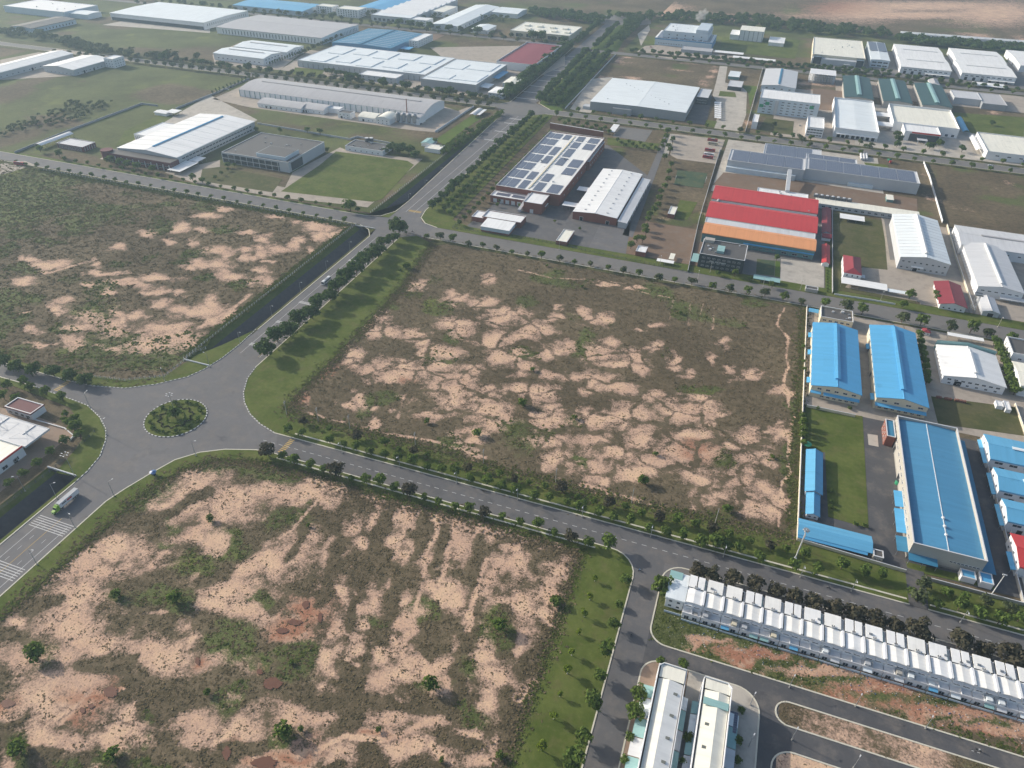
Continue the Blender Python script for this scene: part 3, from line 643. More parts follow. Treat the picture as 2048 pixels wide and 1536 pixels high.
# left compounds
yard('concrete_pale', [(200, 318), (420, 190), (515, 240), (350, 340)], .15)
yard('lawn', [(250, 262), (330, 225), (345, 235), (260, 285), (232, 292)], .2, 'lawn')
yard('concrete_yard', [(330, 345), (440, 320), (440, 350), (570, 375), (585, 345), (680, 295), (700, 303), (845, 318), (735, 415), (700, 410), (555, 395), (385, 365)], .155)
yard('lawn_dry', [(405, 338), (440, 334), (565, 358), (545, 385), (400, 362)], .2, 'lawn')
yard('lawn', [(672, 303), (815, 322), (828, 330), (765, 398), (745, 404), (562, 383), (640, 330)], .2, 'lawn')
yard('concrete_yard', [(425, 198), (500, 165), (885, 212), (915, 222), (935, 215), (950, 213), (875, 265), (820, 260), (500, 215)], .15)
yard('lawn_bright', [(870, 280), (945, 230), (965, 235), (925, 262), (890, 290)], .2, 'lawn')
yard('lawn', [(590, 135), (650, 140), (640, 155), (585, 150)], .2, 'lawn')
yard('concrete_yard', [(560, 140), (620, 100), (1040, 150), (1040, 175), (960, 195), (700, 160)], .15)
yard('concrete_pale', [(205, 50), (245, 42), (420, 58), (420, 66)], .15)
yard('concrete_yard', [(425, 110), (480, 85), (610, 100), (560, 140), (430, 130)], .15)
yard('concrete_yard', [(0, 120), (120, 96), (260, 120), (140, 152), (0, 160)], .15)
yard('concrete_yard', [(20, 325), (50, 322), (70, 330), (20, 345), (0, 350), (0, 328)], .16)
yard('concrete_yard', [(860, 95), (1130, 90), (1130, 130), (1030, 175), (980, 190)], .16)
yard('soil', [(860, 65), (890, 70), (860, 85)], .16)
# filling station forecourt
yard('paver', [(0, 815), (60, 828), (130, 855), (148, 872), (140, 880), (128, 882), (0, 985), (-200, 985), (-200, 815)], .16)
# roundabout island
_c = (-297.0, 248.2)
isl = MB(); n = 40
isl.poly([(_c[0]+17.6*math.cos(2*math.pi*i/n), _c[1]+17.6*math.sin(2*math.pi*i/n), .3) for i in range(n)])
tag(isl.obj('traffic_island', 'lawn'), kind='structure')
kb = MB(); n = 88
for i in range(n):
    a0, a1 = 2*math.pi*i/n, 2*math.pi*(i+1)/n
    q = [(_c[0]+r*math.cos(a), _c[1]+r*math.sin(a)) for r, a in ((17.5, a0), (18.1, a0), (18.1, a1), (17.5, a1))]
    kb.hexa([(x, y, .05) for x, y in q]+[(x, y, .40) for x, y in q], i % 2)
tag(kb.obj('island_kerb', ['paint_white', 'kerb_dark']), kind='structure')
def striped(pts, step=1.3):
    m = MB(); k = 0
    for i in range(len(pts)-1):
        a = Vector(pts[i]); b = Vector(pts[i+1]); L = (b-a).length; c = max(1, int(L/step))
        for j in range(c):
            m.wallline([a+(b-a)*(j/c), a+(b-a)*((j+1)/c)], .05, .36, .5, k % 2); k += 1
    return tag(m.obj('painted_kerb', ['paint_white', 'kerb_dark']), kind='structure')
striped(K_NE[2:9]); striped(K_NW[:9]); striped(K_SW[1:10])
# puddles of red mud in the near plot
for px, py, rx, ry in [(221, 1385, 16, 12), (182, 1413, 7, 5), (165, 1421, 6, 6), (15, 1407, 14, 9), (395, 1322, 5, 8), (545, 1366, 20, 13), (530, 1526, 26, 14), (453, 1507, 9, 13), (612, 1210, 7, 9), (590, 1245, 14, 6), (520, 1344, 6, 6), (640, 1235, 5, 10), (565, 1262, 12, 6)]:
    pts = []
    for i in range(22):
        a = 2*math.pi*i/22; k = .75+.4*random.random()
        pts.append(P(px+rx*k*math.cos(a), py+ry*k*math.sin(a))[:2])
    flat('puddle', pts, .33, 'mud_water')
# ================================================================== building materials
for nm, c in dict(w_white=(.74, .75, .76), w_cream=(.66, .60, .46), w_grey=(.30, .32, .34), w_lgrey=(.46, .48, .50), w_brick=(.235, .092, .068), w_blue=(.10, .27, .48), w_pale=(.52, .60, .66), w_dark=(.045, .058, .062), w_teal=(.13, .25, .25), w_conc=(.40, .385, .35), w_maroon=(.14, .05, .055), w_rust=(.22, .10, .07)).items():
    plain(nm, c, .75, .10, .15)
for nm, c in dict(white=(.84, .84, .82), pale=(.76, .81, .82), grey=(.46, .45, .45), lgrey=(.60, .61, .62), blue=(.095, .36, .62), sky=(.075, .255, .43), azure=(.12, .38, .60), deep=(.045, .20, .34), red=(.52, .055, .055), orange=(.74, .33, .145), maroon=(.26, .045, .055), green=(.045, .095, .095), teal=(.28, .46, .45), cream=(.84, .815, .70), warm=(.84, .83, .785), flatgrey=(.112, .104, .096), navy=(.04, .075, .20)).items():
    for ax in 'xy':
        sheet('r_%s_%s' % (nm, ax), c, axis=ax, dirt=.45 if nm in ('white', 'pale', 'lgrey', 'cream') else .32)
t = NT('solar')
br = t.n('TexBrick', {'offset': 0.0}, Vector=t.pos(), Scale=1.0, Mortar_Size=.05, Brick_Width=2.0, Row_Height=1.0, Color1=(.085, .10, .150, 1), Color2=(.11, .125, .18, 1), Mortar=(.26, .28, .32, 1)).outputs[0]
M['solar'] = t.end(br, .32, 0, .5)
t = NT('glass'); M['glass'] = t.end((.03, .045, .06), .12, 0, .6)
plain('frame', (.62, .63, .64), .5, .05)
plain('skylight', (.17, .18, .16), .3, .15)
plain('dark_open', (.02, .022, .025), .9, .1)
plain('steel', (.32, .34, .36), .4, .12, metal=.4)
plain('steel_dark', (.09, .10, .11), .5, .12)
plain('plinth', (.27, .26, .24), .9, .15)
plain('sign_blue', (.04, .20, .45), .5, .05)
plain('sign_red', (.55, .05, .04), .5, .05)
plain('sign_green', (.05, .30, .16), .5, .05)

# ================================================================== building parts
_WM = {}
def window_mesh(w, h, dark=False):
    k = (round(w, 2), round(h, 2), dark)
    if k not in _WM:
        m = MB(); f = .12
        m.box(-w/2, -.10, 0, w/2, .04, f, 0); m.box(-w/2, -.10, h-f, w/2, .04, h, 0)
        m.box(-w/2, -.10, f, -w/2+f, .04, h-f, 0); m.box(w/2-f, -.10, f, w/2, .04, h-f, 0)
        m.box(-w/2+f, -.05, f, w/2-f, .03, h-f, 1)
        if w > 1.6: m.box(-f/2, -.09, f, f/2, -.051, h-f, 0)
        _WM[k] = m.mesh('window', [M['frame'], M['glass'] if not dark else M['dark_open']])
    return _WM[k]
SIDE = {'S': (0.0, lambda W, D, t: (t*W, 0.0)), 'N': (math.pi, lambda W, D, t: ((1-t)*W, D)), 'W': (-math.pi/2, lambda W, D, t: (0.0, (1-t)*D)), 'E': (math.pi/2, lambda W, D, t: (W, t*D))}
def windows(root, W, D, side, n, rows, w, h, z0, dz=3.2, a=.05, b=.95, off=.0, name='window'):
    rz, f = SIDE[side]
    for r in range(rows):
        for i in range(n):
            x, y = f(W, D, a+(b-a)*(i+.5)/n)
            nx, ny = {'S': (0, -1), 'N': (0, 1), 'W': (-1, 0), 'E': (1, 0)}[side]
            link(name, window_mesh(w, h), root, (x+nx*(.03+off), y+ny*(.03+off), z0+r*dz), rz)
_DM = {}
def doors(root, W, D, side, ts, w, h, off=.0, mat='dark_open', name='door'):
    k = (w, h, mat)
    if k not in _DM:
        m = MB(); f = .2
        m.box(-w/2-f, -.14, 0, -w/2, .05, h+f, 0); m.box(w/2, -.14, 0, w/2+f, .05, h+f, 0); m.box(-w/2, -.14, h, w/2, .05, h+f, 0)
        m.box(-w/2, -.06, .05, w/2, .02, h, 1)
        _DM[k] = m.mesh('door', [M['frame'], M[mat]])
    rz, f = SIDE[side]
    nx, ny = {'S': (0, -1), 'N': (0, 1), 'W': (-1, 0), 'E': (1, 0)}[side]
    for t_ in ts:
        x, y = f(W, D, t_)
        link(name, _DM[k], root, (x+nx*(.03+off), y+ny*(.03+off), .14), rz)
def slab(m, a, b, c, d, t=.25, k=0):     # roof slab: four top corners, thickness t downwards
    T = [a, b, c, d]
    m.hexa([(p[0], p[1], p[2]-t) for p in T]+T, k)
def gable(m, x0, y0, x1, y1, h, rise, along, ov=.6, split=.5, t=.25):
    if along == 'y':
        xm = x0+(x1-x0)*split; sl = rise/max(.1, min(xm-x0, x1-xm)) if split == .5 else 0
        e = h - ov*(rise/(xm-x0)); e2 = h-ov*(rise/(x1-xm))
        slab(m, (x0-ov, y0-ov, e), (xm, y0-ov, h+rise), (xm, y1+ov, h+rise), (x0-ov, y1+ov, e), t)
        slab(m, (xm, y0-ov, h+rise), (x1+ov, y0-ov, e2), (x1+ov, y1+ov, e2), (xm, y1+ov, h+rise), t)
    else:
        ym = y0+(y1-y0)*split
        e = h - ov*(rise/(ym-y0)); e2 = h-ov*(rise/(y1-ym))
        slab(m, (x0-ov, y0-ov, e), (x1+ov, y0-ov, e), (x1+ov, ym, h+rise), (x0-ov, ym, h+rise), t)
        slab(m, (x0-ov, ym, h+rise), (x1+ov, ym, h+rise), (x1+ov, y1+ov, e2), (x0-ov, y1+ov, e2), t)
def wallbox(m, W, D, h, roof, rise, split=.5, k=0, z0=0.0):
    if roof == 'gy':
        xm = W*split
        for y in (0.0, D):
            m.poly([(0, y, z0), (W, y, z0), (W, y, h), (xm, y, h+rise-.2), (0, y, h)] if y == 0 else [(W, y, z0), (0, y, z0), (0, y, h), (xm, y, h+rise-.2), (W, y, h)], k)
        m.quad((0, D, z0), (0, 0, z0), (0, 0, h), (0, D, h), k); m.quad((W, 0, z0), (W, D, z0), (W, D, h), (W, 0, h), k)
    elif roof == 'gx':
        ym = D*split
        for x in (0.0, W):
            q = [(x, D, z0), (x, 0, z0), (x, 0, h), (x, ym, h+rise-.2), (x, D, h)]
            m.poly(q if x == 0 else q[::-1], k)
        m.quad((0, 0, z0), (W, 0, z0), (W, 0, h), (0, 0, h), k); m.quad((W, D, z0), (0, D, z0), (0, D, h), (W, D, h), k)
    elif roof in ('bx', 'by'):
        n = 10
        if roof == 'bx':
            arcp = [(D*i/n, h+rise*math.sin(math.pi*i/n)**.8-.15) for i in range(n+1)]
            for x in (0.0, W):
                q = [(x, 0, z0)]+[(x, a, z) for a, z in arcp]+[(x, D, z0)]
                m.poly(q if x else q[::-1], k)
        else:
            arcp = [(W*i/n, h+rise*math.sin(math.pi*i/n)**.8-.15) for i in range(n+1)]
            for y in (0.0, D):
                q = [(0, y, z0)]+[(a, y, z) for a, z in arcp]+[(W, y, z0)]
                m.poly(q[::-1] if y == 0 else q, k)
        if roof == 'bx': m.quad((0, 0, z0), (W, 0, z0), (W, 0, h), (0, 0, h), k); m.quad((W, D, z0), (0, D, z0), (0, D, h), (W, D, h), k)
        else: m.quad((0, D, z0), (0, 0, z0), (0, 0, h), (0, D, h), k); m.quad((W, 0, z0), (W, D, z0), (W, D, h), (W, 0, h), k)
    else:
        m.quad((0, 0, z0), (W, 0, z0), (W, 0, h), (0, 0, h), k); m.quad((W, D, z0), (0, D, z0), (0, D, h), (W, D, h), k)
        m.quad((0, D, z0), (0, 0, z0), (0, 0, h), (0, D, h), k); m.quad((W, 0, z0), (W, D, z0), (W, D, h), (W, 0, h), k)
def bld(label, R, h, roof='gy', rise=2.0, wall='w_white', rf='white', name='warehouse', cat='warehouse', ov=.5, par=1.2, split=.5, vent=None, win=(), door=(), sky=None, band=None, group=None, seams=0, lean=(), eq=0, thick=.25):
    x0, y0, x1, y1 = R; W, D = x1-x0, y1-y0
    root = thing(name, label, cat, (x0, y0, 0), group)
    ax = 'x' if roof in ('gy', 'py', 'by') else 'y'
    rmat = 'r_%s_%s' % (rf, 'y' if ax == 'y' else 'x')
    if roof in ('flat', 'px', 'py'):
        m = MB(); t = .35; H = h+par
        m.box(0, 0, 0, W, t, H); m.box(0, D-t, 0, W, D, H); m.box(0, t, 0, t, D-t, H); m.box(W-t, t, 0, W, D-t, H)
        m.obj('wall', wall, root)
        r = MB()
        if roof == 'flat': r.box(t, t, h-.3, W-t, D-t, h)
        elif roof == 'py': gable(r, t, t, W-t, D-t, h-rise, rise, 'y', 0.0)
        else: gable(r, t, t, W-t, D-t, h-rise, rise, 'x', 0.0)
        r.obj('roof', rmat, root)
        c = MB(); b = .12
        for q in ((-b, -b, W+b, t+b), (-b, D-t-b, W+b, D+b), (-b, t+b, t+b, D-t-b), (W-t-b, t+b, W+b, D-t-b)): c.box(q[0], q[1], H, q[2], q[3], H+.14)
        c.obj('coping', 'frame', root)
    else:
        m = MB(); wallbox(m, W, D, h, roof, rise, split); m.obj('wall', wall, root)
        r = MB()
        if roof in ('gx', 'gy'): gable(r, 0, 0, W, D, h, rise, roof[1], ov, split, thick)
        elif roof == 'shed': slab(r, (-ov, -ov, h), (W+ov, -ov, h), (W+ov, D+ov, h+rise), (-ov, D+ov, h+rise), thick)
        elif roof == 'shedx': slab(r, (-ov, -ov, h+rise), (W+ov, -ov, h), (W+ov, D+ov, h), (-ov, D+ov, h+rise), thick)
        elif roof == 'hip':
            k = min(W, D)*.45
            if D > W: A, B = (W/2, k, h+rise), (W/2, D-k, h+rise)
            else: A, B = (k, D/2, h+rise), (W-k, D/2, h+rise)
            c = [(-ov, -ov, h), (W+ov, -ov, h), (W+ov, D+ov, h), (-ov, D+ov, h)]
            if D > W: F = [(c[0], c[1], A), (c[1], c[2], B, A), (c[2], c[3], B), (c[3], c[0], A, B)]
            else: F = [(c[0], c[1], B, A), (c[1], c[2], B), (c[2], c[3], A, B), (c[3], c[0], A)]
            for f in F: r.poly(list(f))
            r.poly([(p[0], p[1], p[2]-.05) for p in c[::-1]])
        elif roof in ('bx', 'by'):
            n = 12
            pr = [(i/n, h+rise*math.sin(math.pi*i/n)**.8) for i in range(n+1)]
            for i in range(n):
                (a, za), (b, zb) = pr[i], pr[i+1]
                if roof == 'bx': slab(r, (-ov, D*a, za), (W+ov, D*a, za), (W+ov, D*b, zb), (-ov, D*b, zb), .2)
                else: slab(r, (W*a, -ov, za), (W*b, -ov, zb), (W*b, D+ov, zb), (W*a, D+ov, za), .2)
        ro = r.obj('roof', rmat, root)
        if roof in ('gx', 'gy'):
            g = MB()
            if roof == 'gy':
                xm = W*split; g.hexa([(xm-.5, -ov-.03, h+rise-.05), (xm+.5, -ov-.03, h+rise-.05), (xm+.5, D+ov+.03, h+rise-.05), (xm-.5, D+ov+.03, h+rise-.05), (xm-.12, -ov-.03, h+rise+.14), (xm+.12, -ov-.03, h+rise+.14), (xm+.12, D+ov+.03, h+rise+.14), (xm-.12, D+ov+.03, h+rise+.14)])
                for x in (-ov-.2, W+ov): g.box(x, -ov, h-.75, x+.2, D+ov, h-.4)
            else:
                ym = D*split; g.hexa([(-ov-.03, ym-.5, h+rise-.05), (W+ov+.03, ym-.5, h+rise-.05), (W+ov+.03, ym+.5, h+rise-.05), (-ov-.03, ym+.5, h+rise-.05), (-ov-.03, ym-.12, h+rise+.14), (W+ov+.03, ym-.12, h+rise+.14), (W+ov+.03, ym+.12, h+rise+.14), (-ov-.03, ym+.12, h+rise+.14)])
                for y in (-ov-.2, D+ov): g.box(-ov, y, h-.75, W+ov, y+.2, h-.4)
            g.obj('ridge_cap', rmat, root)
            if seams:
                for i in range(1, seams):
                    s = MB()
                    if roof == 'gy':
                        y = D*i/seams; xm = W*split
                        for sg, xa, xb in ((1, 0, xm), (-1, W, xm)):
                            s.hexa([(min(xa, xb), y-.12, (h if xa < xb else h+rise)+.02), (max(xa, xb), y-.12, (h+rise if xa < xb else h)+.02), (max(xa, xb), y+.12, (h+rise if xa < xb else h)+.02), (min(xa, xb), y+.12, (h if xa < xb else h+rise)+.02)] + [(min(xa, xb), y-.12, (h if xa < xb else h+rise)+.16), (max(xa, xb), y-.12, (h+rise if xa < xb else h)+.16), (max(xa, xb), y+.12, (h+rise if xa < xb else h)+.16), (min(xa, xb), y+.12, (h if xa < xb else h+rise)+.16)])
                    else:
                        x = W*i/seams; ym = D*split
                        s.hexa([(x-.12, 0, h+.02), (x+.12, 0, h+.02), (x+.12, ym, h+rise+.02), (x-.12, ym, h+rise+.02), (x-.12, 0, h+.16), (x+.12, 0, h+.16), (x+.12, ym, h+rise+.16), (x-.12, ym, h+rise+.16)])
                    s.obj('roof_seam', 'r_lgrey_x', root)
        if sky:
            n, frac, wd = sky
            for i in range(n):
                s = MB(); q = (i+.5)/n
                for sd in (0, 1):
                    if roof == 'gy':
                        y = D*q; xm = W*split
                        a, b = (xm*.15, xm*.85) if sd == 0 else (W-(W-xm)*.15, W-(W-xm)*.85)
                        za, zb = h+rise*.15+.05, h+rise*.85+.05
                        if a > b: a, b, za, zb = b, a, zb, za
                        s.hexa([(a, y-wd/2, za-.02), (b, y-wd/2, zb-.02), (b, y+wd/2, zb-.02), (a, y+wd/2, za-.02), (a, y-wd/2, za+.06), (b, y-wd/2, zb+.06), (b, y+wd/2, zb+.06), (a, y+wd/2, za+.06)])
                    elif roof == 'gx':
                        x = W*q; ym = D*split
                        a, b = (ym*.15, ym*.85) if sd == 0 else (D-(D-ym)*.15, D-(D-ym)*.85)
                        za, zb = h+rise*.15+.05, h+rise*.85+.05
                        if a > b: a, b, za, zb = b, a, zb, za
                        s.hexa([(x-wd/2, a, za-.02), (x+wd/2, a, za-.02), (x+wd/2, b, zb-.02), (x-wd/2, b, zb-.02), (x-wd/2, a, za+.06), (x+wd/2, a, za+.06), (x+wd/2, b, zb+.06), (x-wd/2, b, zb+.06)])
                s.obj('skylight', frac, root)
        if vent:
            va, vb, vw, vh = vent[:4]; vm = vent[4] if len(vent) > 4 else rmat
            v = MB(); z = h+rise
            if roof in ('gy', 'by'):
                xm = W*split; y0_, y1_ = D*va, D*vb; s_ = rise/(W/2)
                v.box(xm-vw/2, y0_, z-vw/2*s_-.3, xm+vw/2, y1_, z+vh*.6)
                slab(v, (xm-vw/2-.5, y0_-.3, z+vh*.55), (xm, y0_-.3, z+vh), (xm, y1_+.3, z+vh), (xm-vw/2-.5, y1_+.3, z+vh*.55), .15)
                slab(v, (xm, y0_-.3, z+vh), (xm+vw/2+.5, y0_-.3, z+vh*.55), (xm+vw/2+.5, y1_+.3, z+vh*.55), (xm, y1_+.3, z+vh), .15)
            else:
                ym = D*split; x0_, x1_ = W*va, W*vb; s_ = rise/(D/2)
                v.box(x0_, ym-vw/2, z-vw/2*s_-.3, x1_, ym+vw/2, z+vh*.6)
                slab(v, (x0_-.3, ym-vw/2-.5, z+vh*.55), (x1_+.3, ym-vw/2-.5, z+vh*.55), (x1_+.3, ym, z+vh), (x0_-.3, ym, z+vh), .15)
                slab(v, (x0_-.3, ym, z+vh), (x1_+.3, ym, z+vh), (x1_+.3, ym+vw/2+.5, z+vh*.55), (x0_-.3, ym+vw/2+.5, z+vh*.55), .15)
            v.obj('ridge_vent', vm if vm in M else 'r_%s_%s' % (vm, 'x'), root)
    if band:
        b = MB(); bh, bm = band; e = .06
        b.box(-e, -e, 0, W+e, 0, bh); b.box(-e, D, 0, W+e, D+e, bh); b.box(-e, 0, 0, 0, D, bh); b.box(W, 0, 0, W+e, D, bh)
        b.obj('plinth', bm, root)
    for w_ in win: windows(root, W, D, *w_)
    for d_ in door: doors(root, W, D, *d_)
    for (side, a, b_, z, dep, mt) in lean:       # lean-to canopy on posts
        c = MB()
        if side == 'S': slab(c, (W*a, -dep, z-.6), (W*b_, -dep, z-.6), (W*b_, 0, z), (W*a, 0, z), .15)
        elif side == 'N': slab(c, (W*a, D, z), (W*b_, D, z), (W*b_, D+dep, z-.6), (W*a, D+dep, z-.6), .15)
        elif side == 'W': slab(c, (-dep, D*a, z-.6), (0, D*a, z), (0, D*b_, z), (-dep, D*b_, z-.6), .15)
        else: slab(c, (W, D*a, z), (W+dep, D*a, z-.6), (W+dep, D*b_, z-.6), (W, D*b_, z), .15)
        c.obj('canopy', 'r_%s_x' % mt, root)
        n = max(2, int((W if side in 'SN' else D)*(b_-a)/6)+1)
        for i in range(n):
            q = a+(b_-a)*(.02+.96*i/(n-1)); p = MB()
            x, y = {'S': (W*q, -dep+.3), 'N': (W*q, D+dep-.3), 'W': (-dep+.3, D*q), 'E': (W+dep-.3, D*q)}[side]
            p.box(x-.1, y-.1, 0, x+.1, y+.1, z-.72); p.obj('post', 'steel', root)
    for i in range(eq):
        e = MB(); x = W*(.1+.8*random.random()); y = D*(.1+.8*random.random()); s_ = .6+random.random()*.9
        e.box(x, y, h-.05, x+s_*1.5, y+s_, h+s_); e.obj('roof_unit', random.choice(['frame', 'steel']), root)
    return root, W, D
def solar(root, L, z, sl=0.0):
    for x0, y0, x1, y1 in L:
        m = MB(); m.hexa([(x0, y0, z), (x1, y0, z), (x1, y1, z+sl*(y1-y0)), (x0, y1, z+sl*(y1-y0)), (x0, y0, z+.12), (x1, y0, z+.12), (x1, y1, z+.12+sl*(y1-y0)), (x0, y1, z+.12+sl*(y1-y0))])
        m.obj('solar_array', 'solar', root)
def carport(label, R, h, mat='white', name='carport', cat='canopy', roof='flat', group=None, rise=.6):
    x0, y0, x1, y1 = R; W, D = x1-x0, y1-y0
    root = thing(name, label, cat, (x0, y0, 0), group)
    m = MB()
    if roof == 'flat': slab(m, (0, 0, h), (W, 0, h), (W, D, h+rise), (0, D, h+rise), .2)
    elif roof == 'gx': gable(m, 0, 0, W, D, h, rise, 'x', .2)
    elif roof == 'gy': gable(m, 0, 0, W, D, h, rise, 'y', .2)
    elif roof == 'bx':
        for i in range(8):
            a, b = i/8, (i+1)/8
            slab(m, (0, D*a, h+rise*math.sin(math.pi*a)), (W, D*a, h+rise*math.sin(math.pi*a)), (W, D*b, h+rise*math.sin(math.pi*b)), (0, D*b, h+rise*math.sin(math.pi*b)), .12)
    elif roof == 'by':
        for i in range(8):
            a, b = i/8, (i+1)/8
            slab(m, (W*a, 0, h+rise*math.sin(math.pi*a)), (W*b, 0, h+rise*math.sin(math.pi*b)), (W*b, D, h+rise*math.sin(math.pi*b)), (W*a, D, h+rise*math.sin(math.pi*a)), .12)
    m.obj('roof', 'r_%s_x' % mat, root)
    nx = max(2, int(W/6)+1); ny = max(2, int(D/6)+1)
    for i in range(nx):
        for j in range(ny):
            if 0 < i < nx-1 and 0 < j < ny-1: continue
            p = MB(); x = .3+(W-.6)*i/(nx-1); y = .3+(D-.6)*j/(ny-1); p.box(x-.1, y-.1, 0, x+.1, y+.1, h-.15); p.obj('post', 'steel', root)
    return root
def bwall(label, pts, h=2.2, mat='w_cream', w=.25, name='boundary_wall', cat='wall', px=True, piers=4.0):
    pts = PX(pts) if px else pts
    root = thing(name, label, cat, (pts[0][0], pts[0][1], 0))
    q = [(x-pts[0][0], y-pts[0][1]) for x, y in pts]
    MB().wallline(q, 0, h, w).obj('wall_panel', mat, root)
    MB().wallline(q, h, h+.12, w+.14).obj('coping', 'frame' if mat != 'w_grey' else 'w_lgrey', root)
    return root
def fence(label, pts, gap=3.0, h=2.0, mat='w_conc', px=False, lean=0.0, rail='steel', name='fence'):
    pts = PX(pts) if px else pts
    root = thing(name, label, 'fence', (pts[0][0], pts[0][1], 0))
    pm = MB(); pm.box(-.11, -.11, 0, .11, .11, h); pm = pm.mesh('post', [M[mat]])
    rl = MB()
    for i in range(len(pts)-1):
        a = Vector(pts[i]); b = Vector(pts[i+1]); L = (b-a).length; n = max(1, int(L/gap))
        for j in range(n+(1 if i == len(pts)-2 else 0)):
            c = a+(b-a)*(j/n)
            link('post', pm, root, (c.x-pts[0][0], c.y-pts[0][1], 0))
        for z in (.25, .8, 1.35, 1.85):
            A = a-Vector(pts[0]); B = b-Vector(pts[0])
            rl.wallline([A, B], z, z+.06, .05)
    rl.obj('rails', rail, root)
    return root
# ================================================================== blue roofed compound on the right
r, W, D = bld('left of the two long bright blue gable roofed factory halls', rect(9, (1623, 770), (1722, 789), (1628.5, 646.5), (1715, 659)), 9, 'gy', 2.6, 'w_cream', 'blue', vent=(.1, .96, 2.8, 1.3), ov=.4, name='factory_hall', cat='factory',
    win=[('S', 5, 1, 2.6, 1.4, 6.6, 3, .08, .95), ('S', 6, 1, 2.2, 1.2, 1.2, 3, .2, .95), ('W', 8, 1, 2.4, 1.3, 5.5)], door=[('W', (.3, .7), 3.2, 3.6)], lean=[('S', .0, .22, 5.2, 2.2, 'blue'), ('S', .27, 1.0, 5.2, 2.6, 'blue'), ('W', .12, .2, 4.2, 2.2, 'blue'), ('W', .55, .63, 4.2, 2.2, 'blue'), ('W', .84, .92, 4.2, 2.2, 'blue')])
r, W, D = bld('right of the two long bright blue gable roofed factory halls', rect(9, (1753, 794), (1856, 814), (1742, 650), (1831, 666)), 9, 'gy', 2.8, 'w_cream', 'blue', vent=(.1, .96, 2.6, 1.3), ov=.4, name='factory_hall', cat='factory',
    win=[('S', 4, 1, 3.0, 1.4, 6.4, 3, .05, .98), ('S', 7, 1, 2.2, 1.2, 1.2), ('W', 9, 1, 2.4, 1.3, 5.5)], door=[('W', (.25, .6), 3.2, 3.6)], lean=[('S', .0, 1.0, 5.0, 2.8, 'blue'), ('W', .04, .12, 4.2, 2.2, 'blue'), ('W', .72, .8, 4.2, 2.2, 'blue'), ('N', .35, .95, 7.5, 4.0, 'blue')])
r, W, D = bld('cream office block with flat grey roof north of the blue halls', rect(6.5, (1641, 635), (1706, 646), (1642, 613), None), 6.5, 'flat', 0, 'w_cream', 'flatgrey', name='office_block', cat='office', par=.8, win=[('S', 5, 2, 2.4, 1.4, 1.2, 3.0)], eq=5)
carport('small blue roofed bike shelter behind the cream office', rect(3.2, (1617, 622), (1637, 627), (1618, 617), None), 3.2, 'azure')
bld('huge flat blue roofed hall with grey parapet beside the dark yard', rect(11, (1825, 1087), (1973.5, 1122), (1796, 833.5), (1915, 855.5)), 10.2, 'py', 1.0, 'w_conc', 'sky', name='factory_hall', cat='factory', par=1.1, band=(1.2, 'plinth'),
    win=[('W', 16, 1, 3.2, 1.2, 6.4), ('S', 8, 1, 1.6, 1.0, 4.6, 3, .55, .97)], door=[('W', (.2, .45, .62, .8), 4.5, 4.5)],
    lean=[('W', .30, .0+.42, 5.0, 4.0, 'blue'), ('W', .12, .29, 4.6, 4.5, 'blue'), ('W', .0, .1, 4.2, 5.0, 'deep'), ('S', .0, .40, 4.2, 4.5, 'deep'), ('E', .0, .99, 4.5, 6.5, 'deep')])
HB = bpy.data.objects['factory_hall.002']
for k, y in enumerate((12, 18, 24)):
    m = MB(); m.tube((0, 0, 0), (0, 0, .7), .45, .45, 10); m.tube((0, 0, .7), (0, 0, 1.2), .95, .45, 12); m.obj('roof_ventilator', 'frame', HB, (16.2, y, 10.15))
    m = MB(); m.box(1.2, 0, 0, 1.6, .2, .1)
m = MB(); m.box(16.1, .6, 10.22, 16.5, 105, 10.34); m.obj('ridge_strip', 'r_pale_y', HB)
bld('annexe with teal flat roof at the corner of the huge blue hall', rect(7.5, (1775, 872), (1791, 875), (1770, 838), (1788, 841)), 7.2, 'flat', 0, 'w_brick', 'deep', name='annexe', cat='annexe', par=.4, win=[('W', 4, 2, 1.5, 1.2, 1.4, 2.9)])
bld('long narrow blue gable shed beside the cream boundary wall', rect(4.2, (1613, 981), (1643, 986), (1615, 897), (1645, 907)), 4.0, 'gy', 1.6, 'w_pale', 'azure', name='shed', cat='shed', win=[('W', 8, 1, 1.6, 1.0, 1.6), ('E', 8, 1, 1.6, 1.0, 1.6)])
bld('short lower blue shed continuing the long narrow blue shed', rect(3.6, (1615, 1026), (1637, 1031), (1615, 985), (1640, 990)), 3.4, 'gy', 1.2, 'w_white', 'azure', name='shed', cat='shed', win=[('S', 2, 1, 1.4, 1.0, 1.2), ('E', 4, 1, 1.4, 1.0, 1.2)])
R_ = rect(3.4, (1597, 1070), (1745, 1104), (1597, 1037), (1742, 1072))
r = carport('pale blue roofed motorbike shelter inside the front wall', R_, 3.4, 'azure', roof='gx', rise=1.4)
m = MB(); slab(m, (0, -1.6, 2.6), (R_[2]-R_[0]-2, -1.6, 2.6), (R_[2]-R_[0]-2, .3, 3.3), (0, .3, 3.3), .12); m.obj('lower_roof', 'r_blue_x', r)
bld('small concrete guard house at the blue compound gate', rect(3.2, (1747, 1112), (1767, 1117), (1746, 1098), None), 3.2, 'flat', 0, 'w_conc', 'flatgrey', name='guard_house', cat='guard house', par=.3, win=[('S', 2, 1, 1.2, 1.0, 1.1)], door=[('E', (.5,), 1.0, 2.2)])
bwall('cream boundary wall between the vacant plot and the blue compound', [(61.6, 528.6), (61.6, 280.2)], 2.3, px=False)
bwall('cream front wall of the blue compound along the cross street', [(61.6, 280), (112.6, 277.6)], 2.0, px=False)
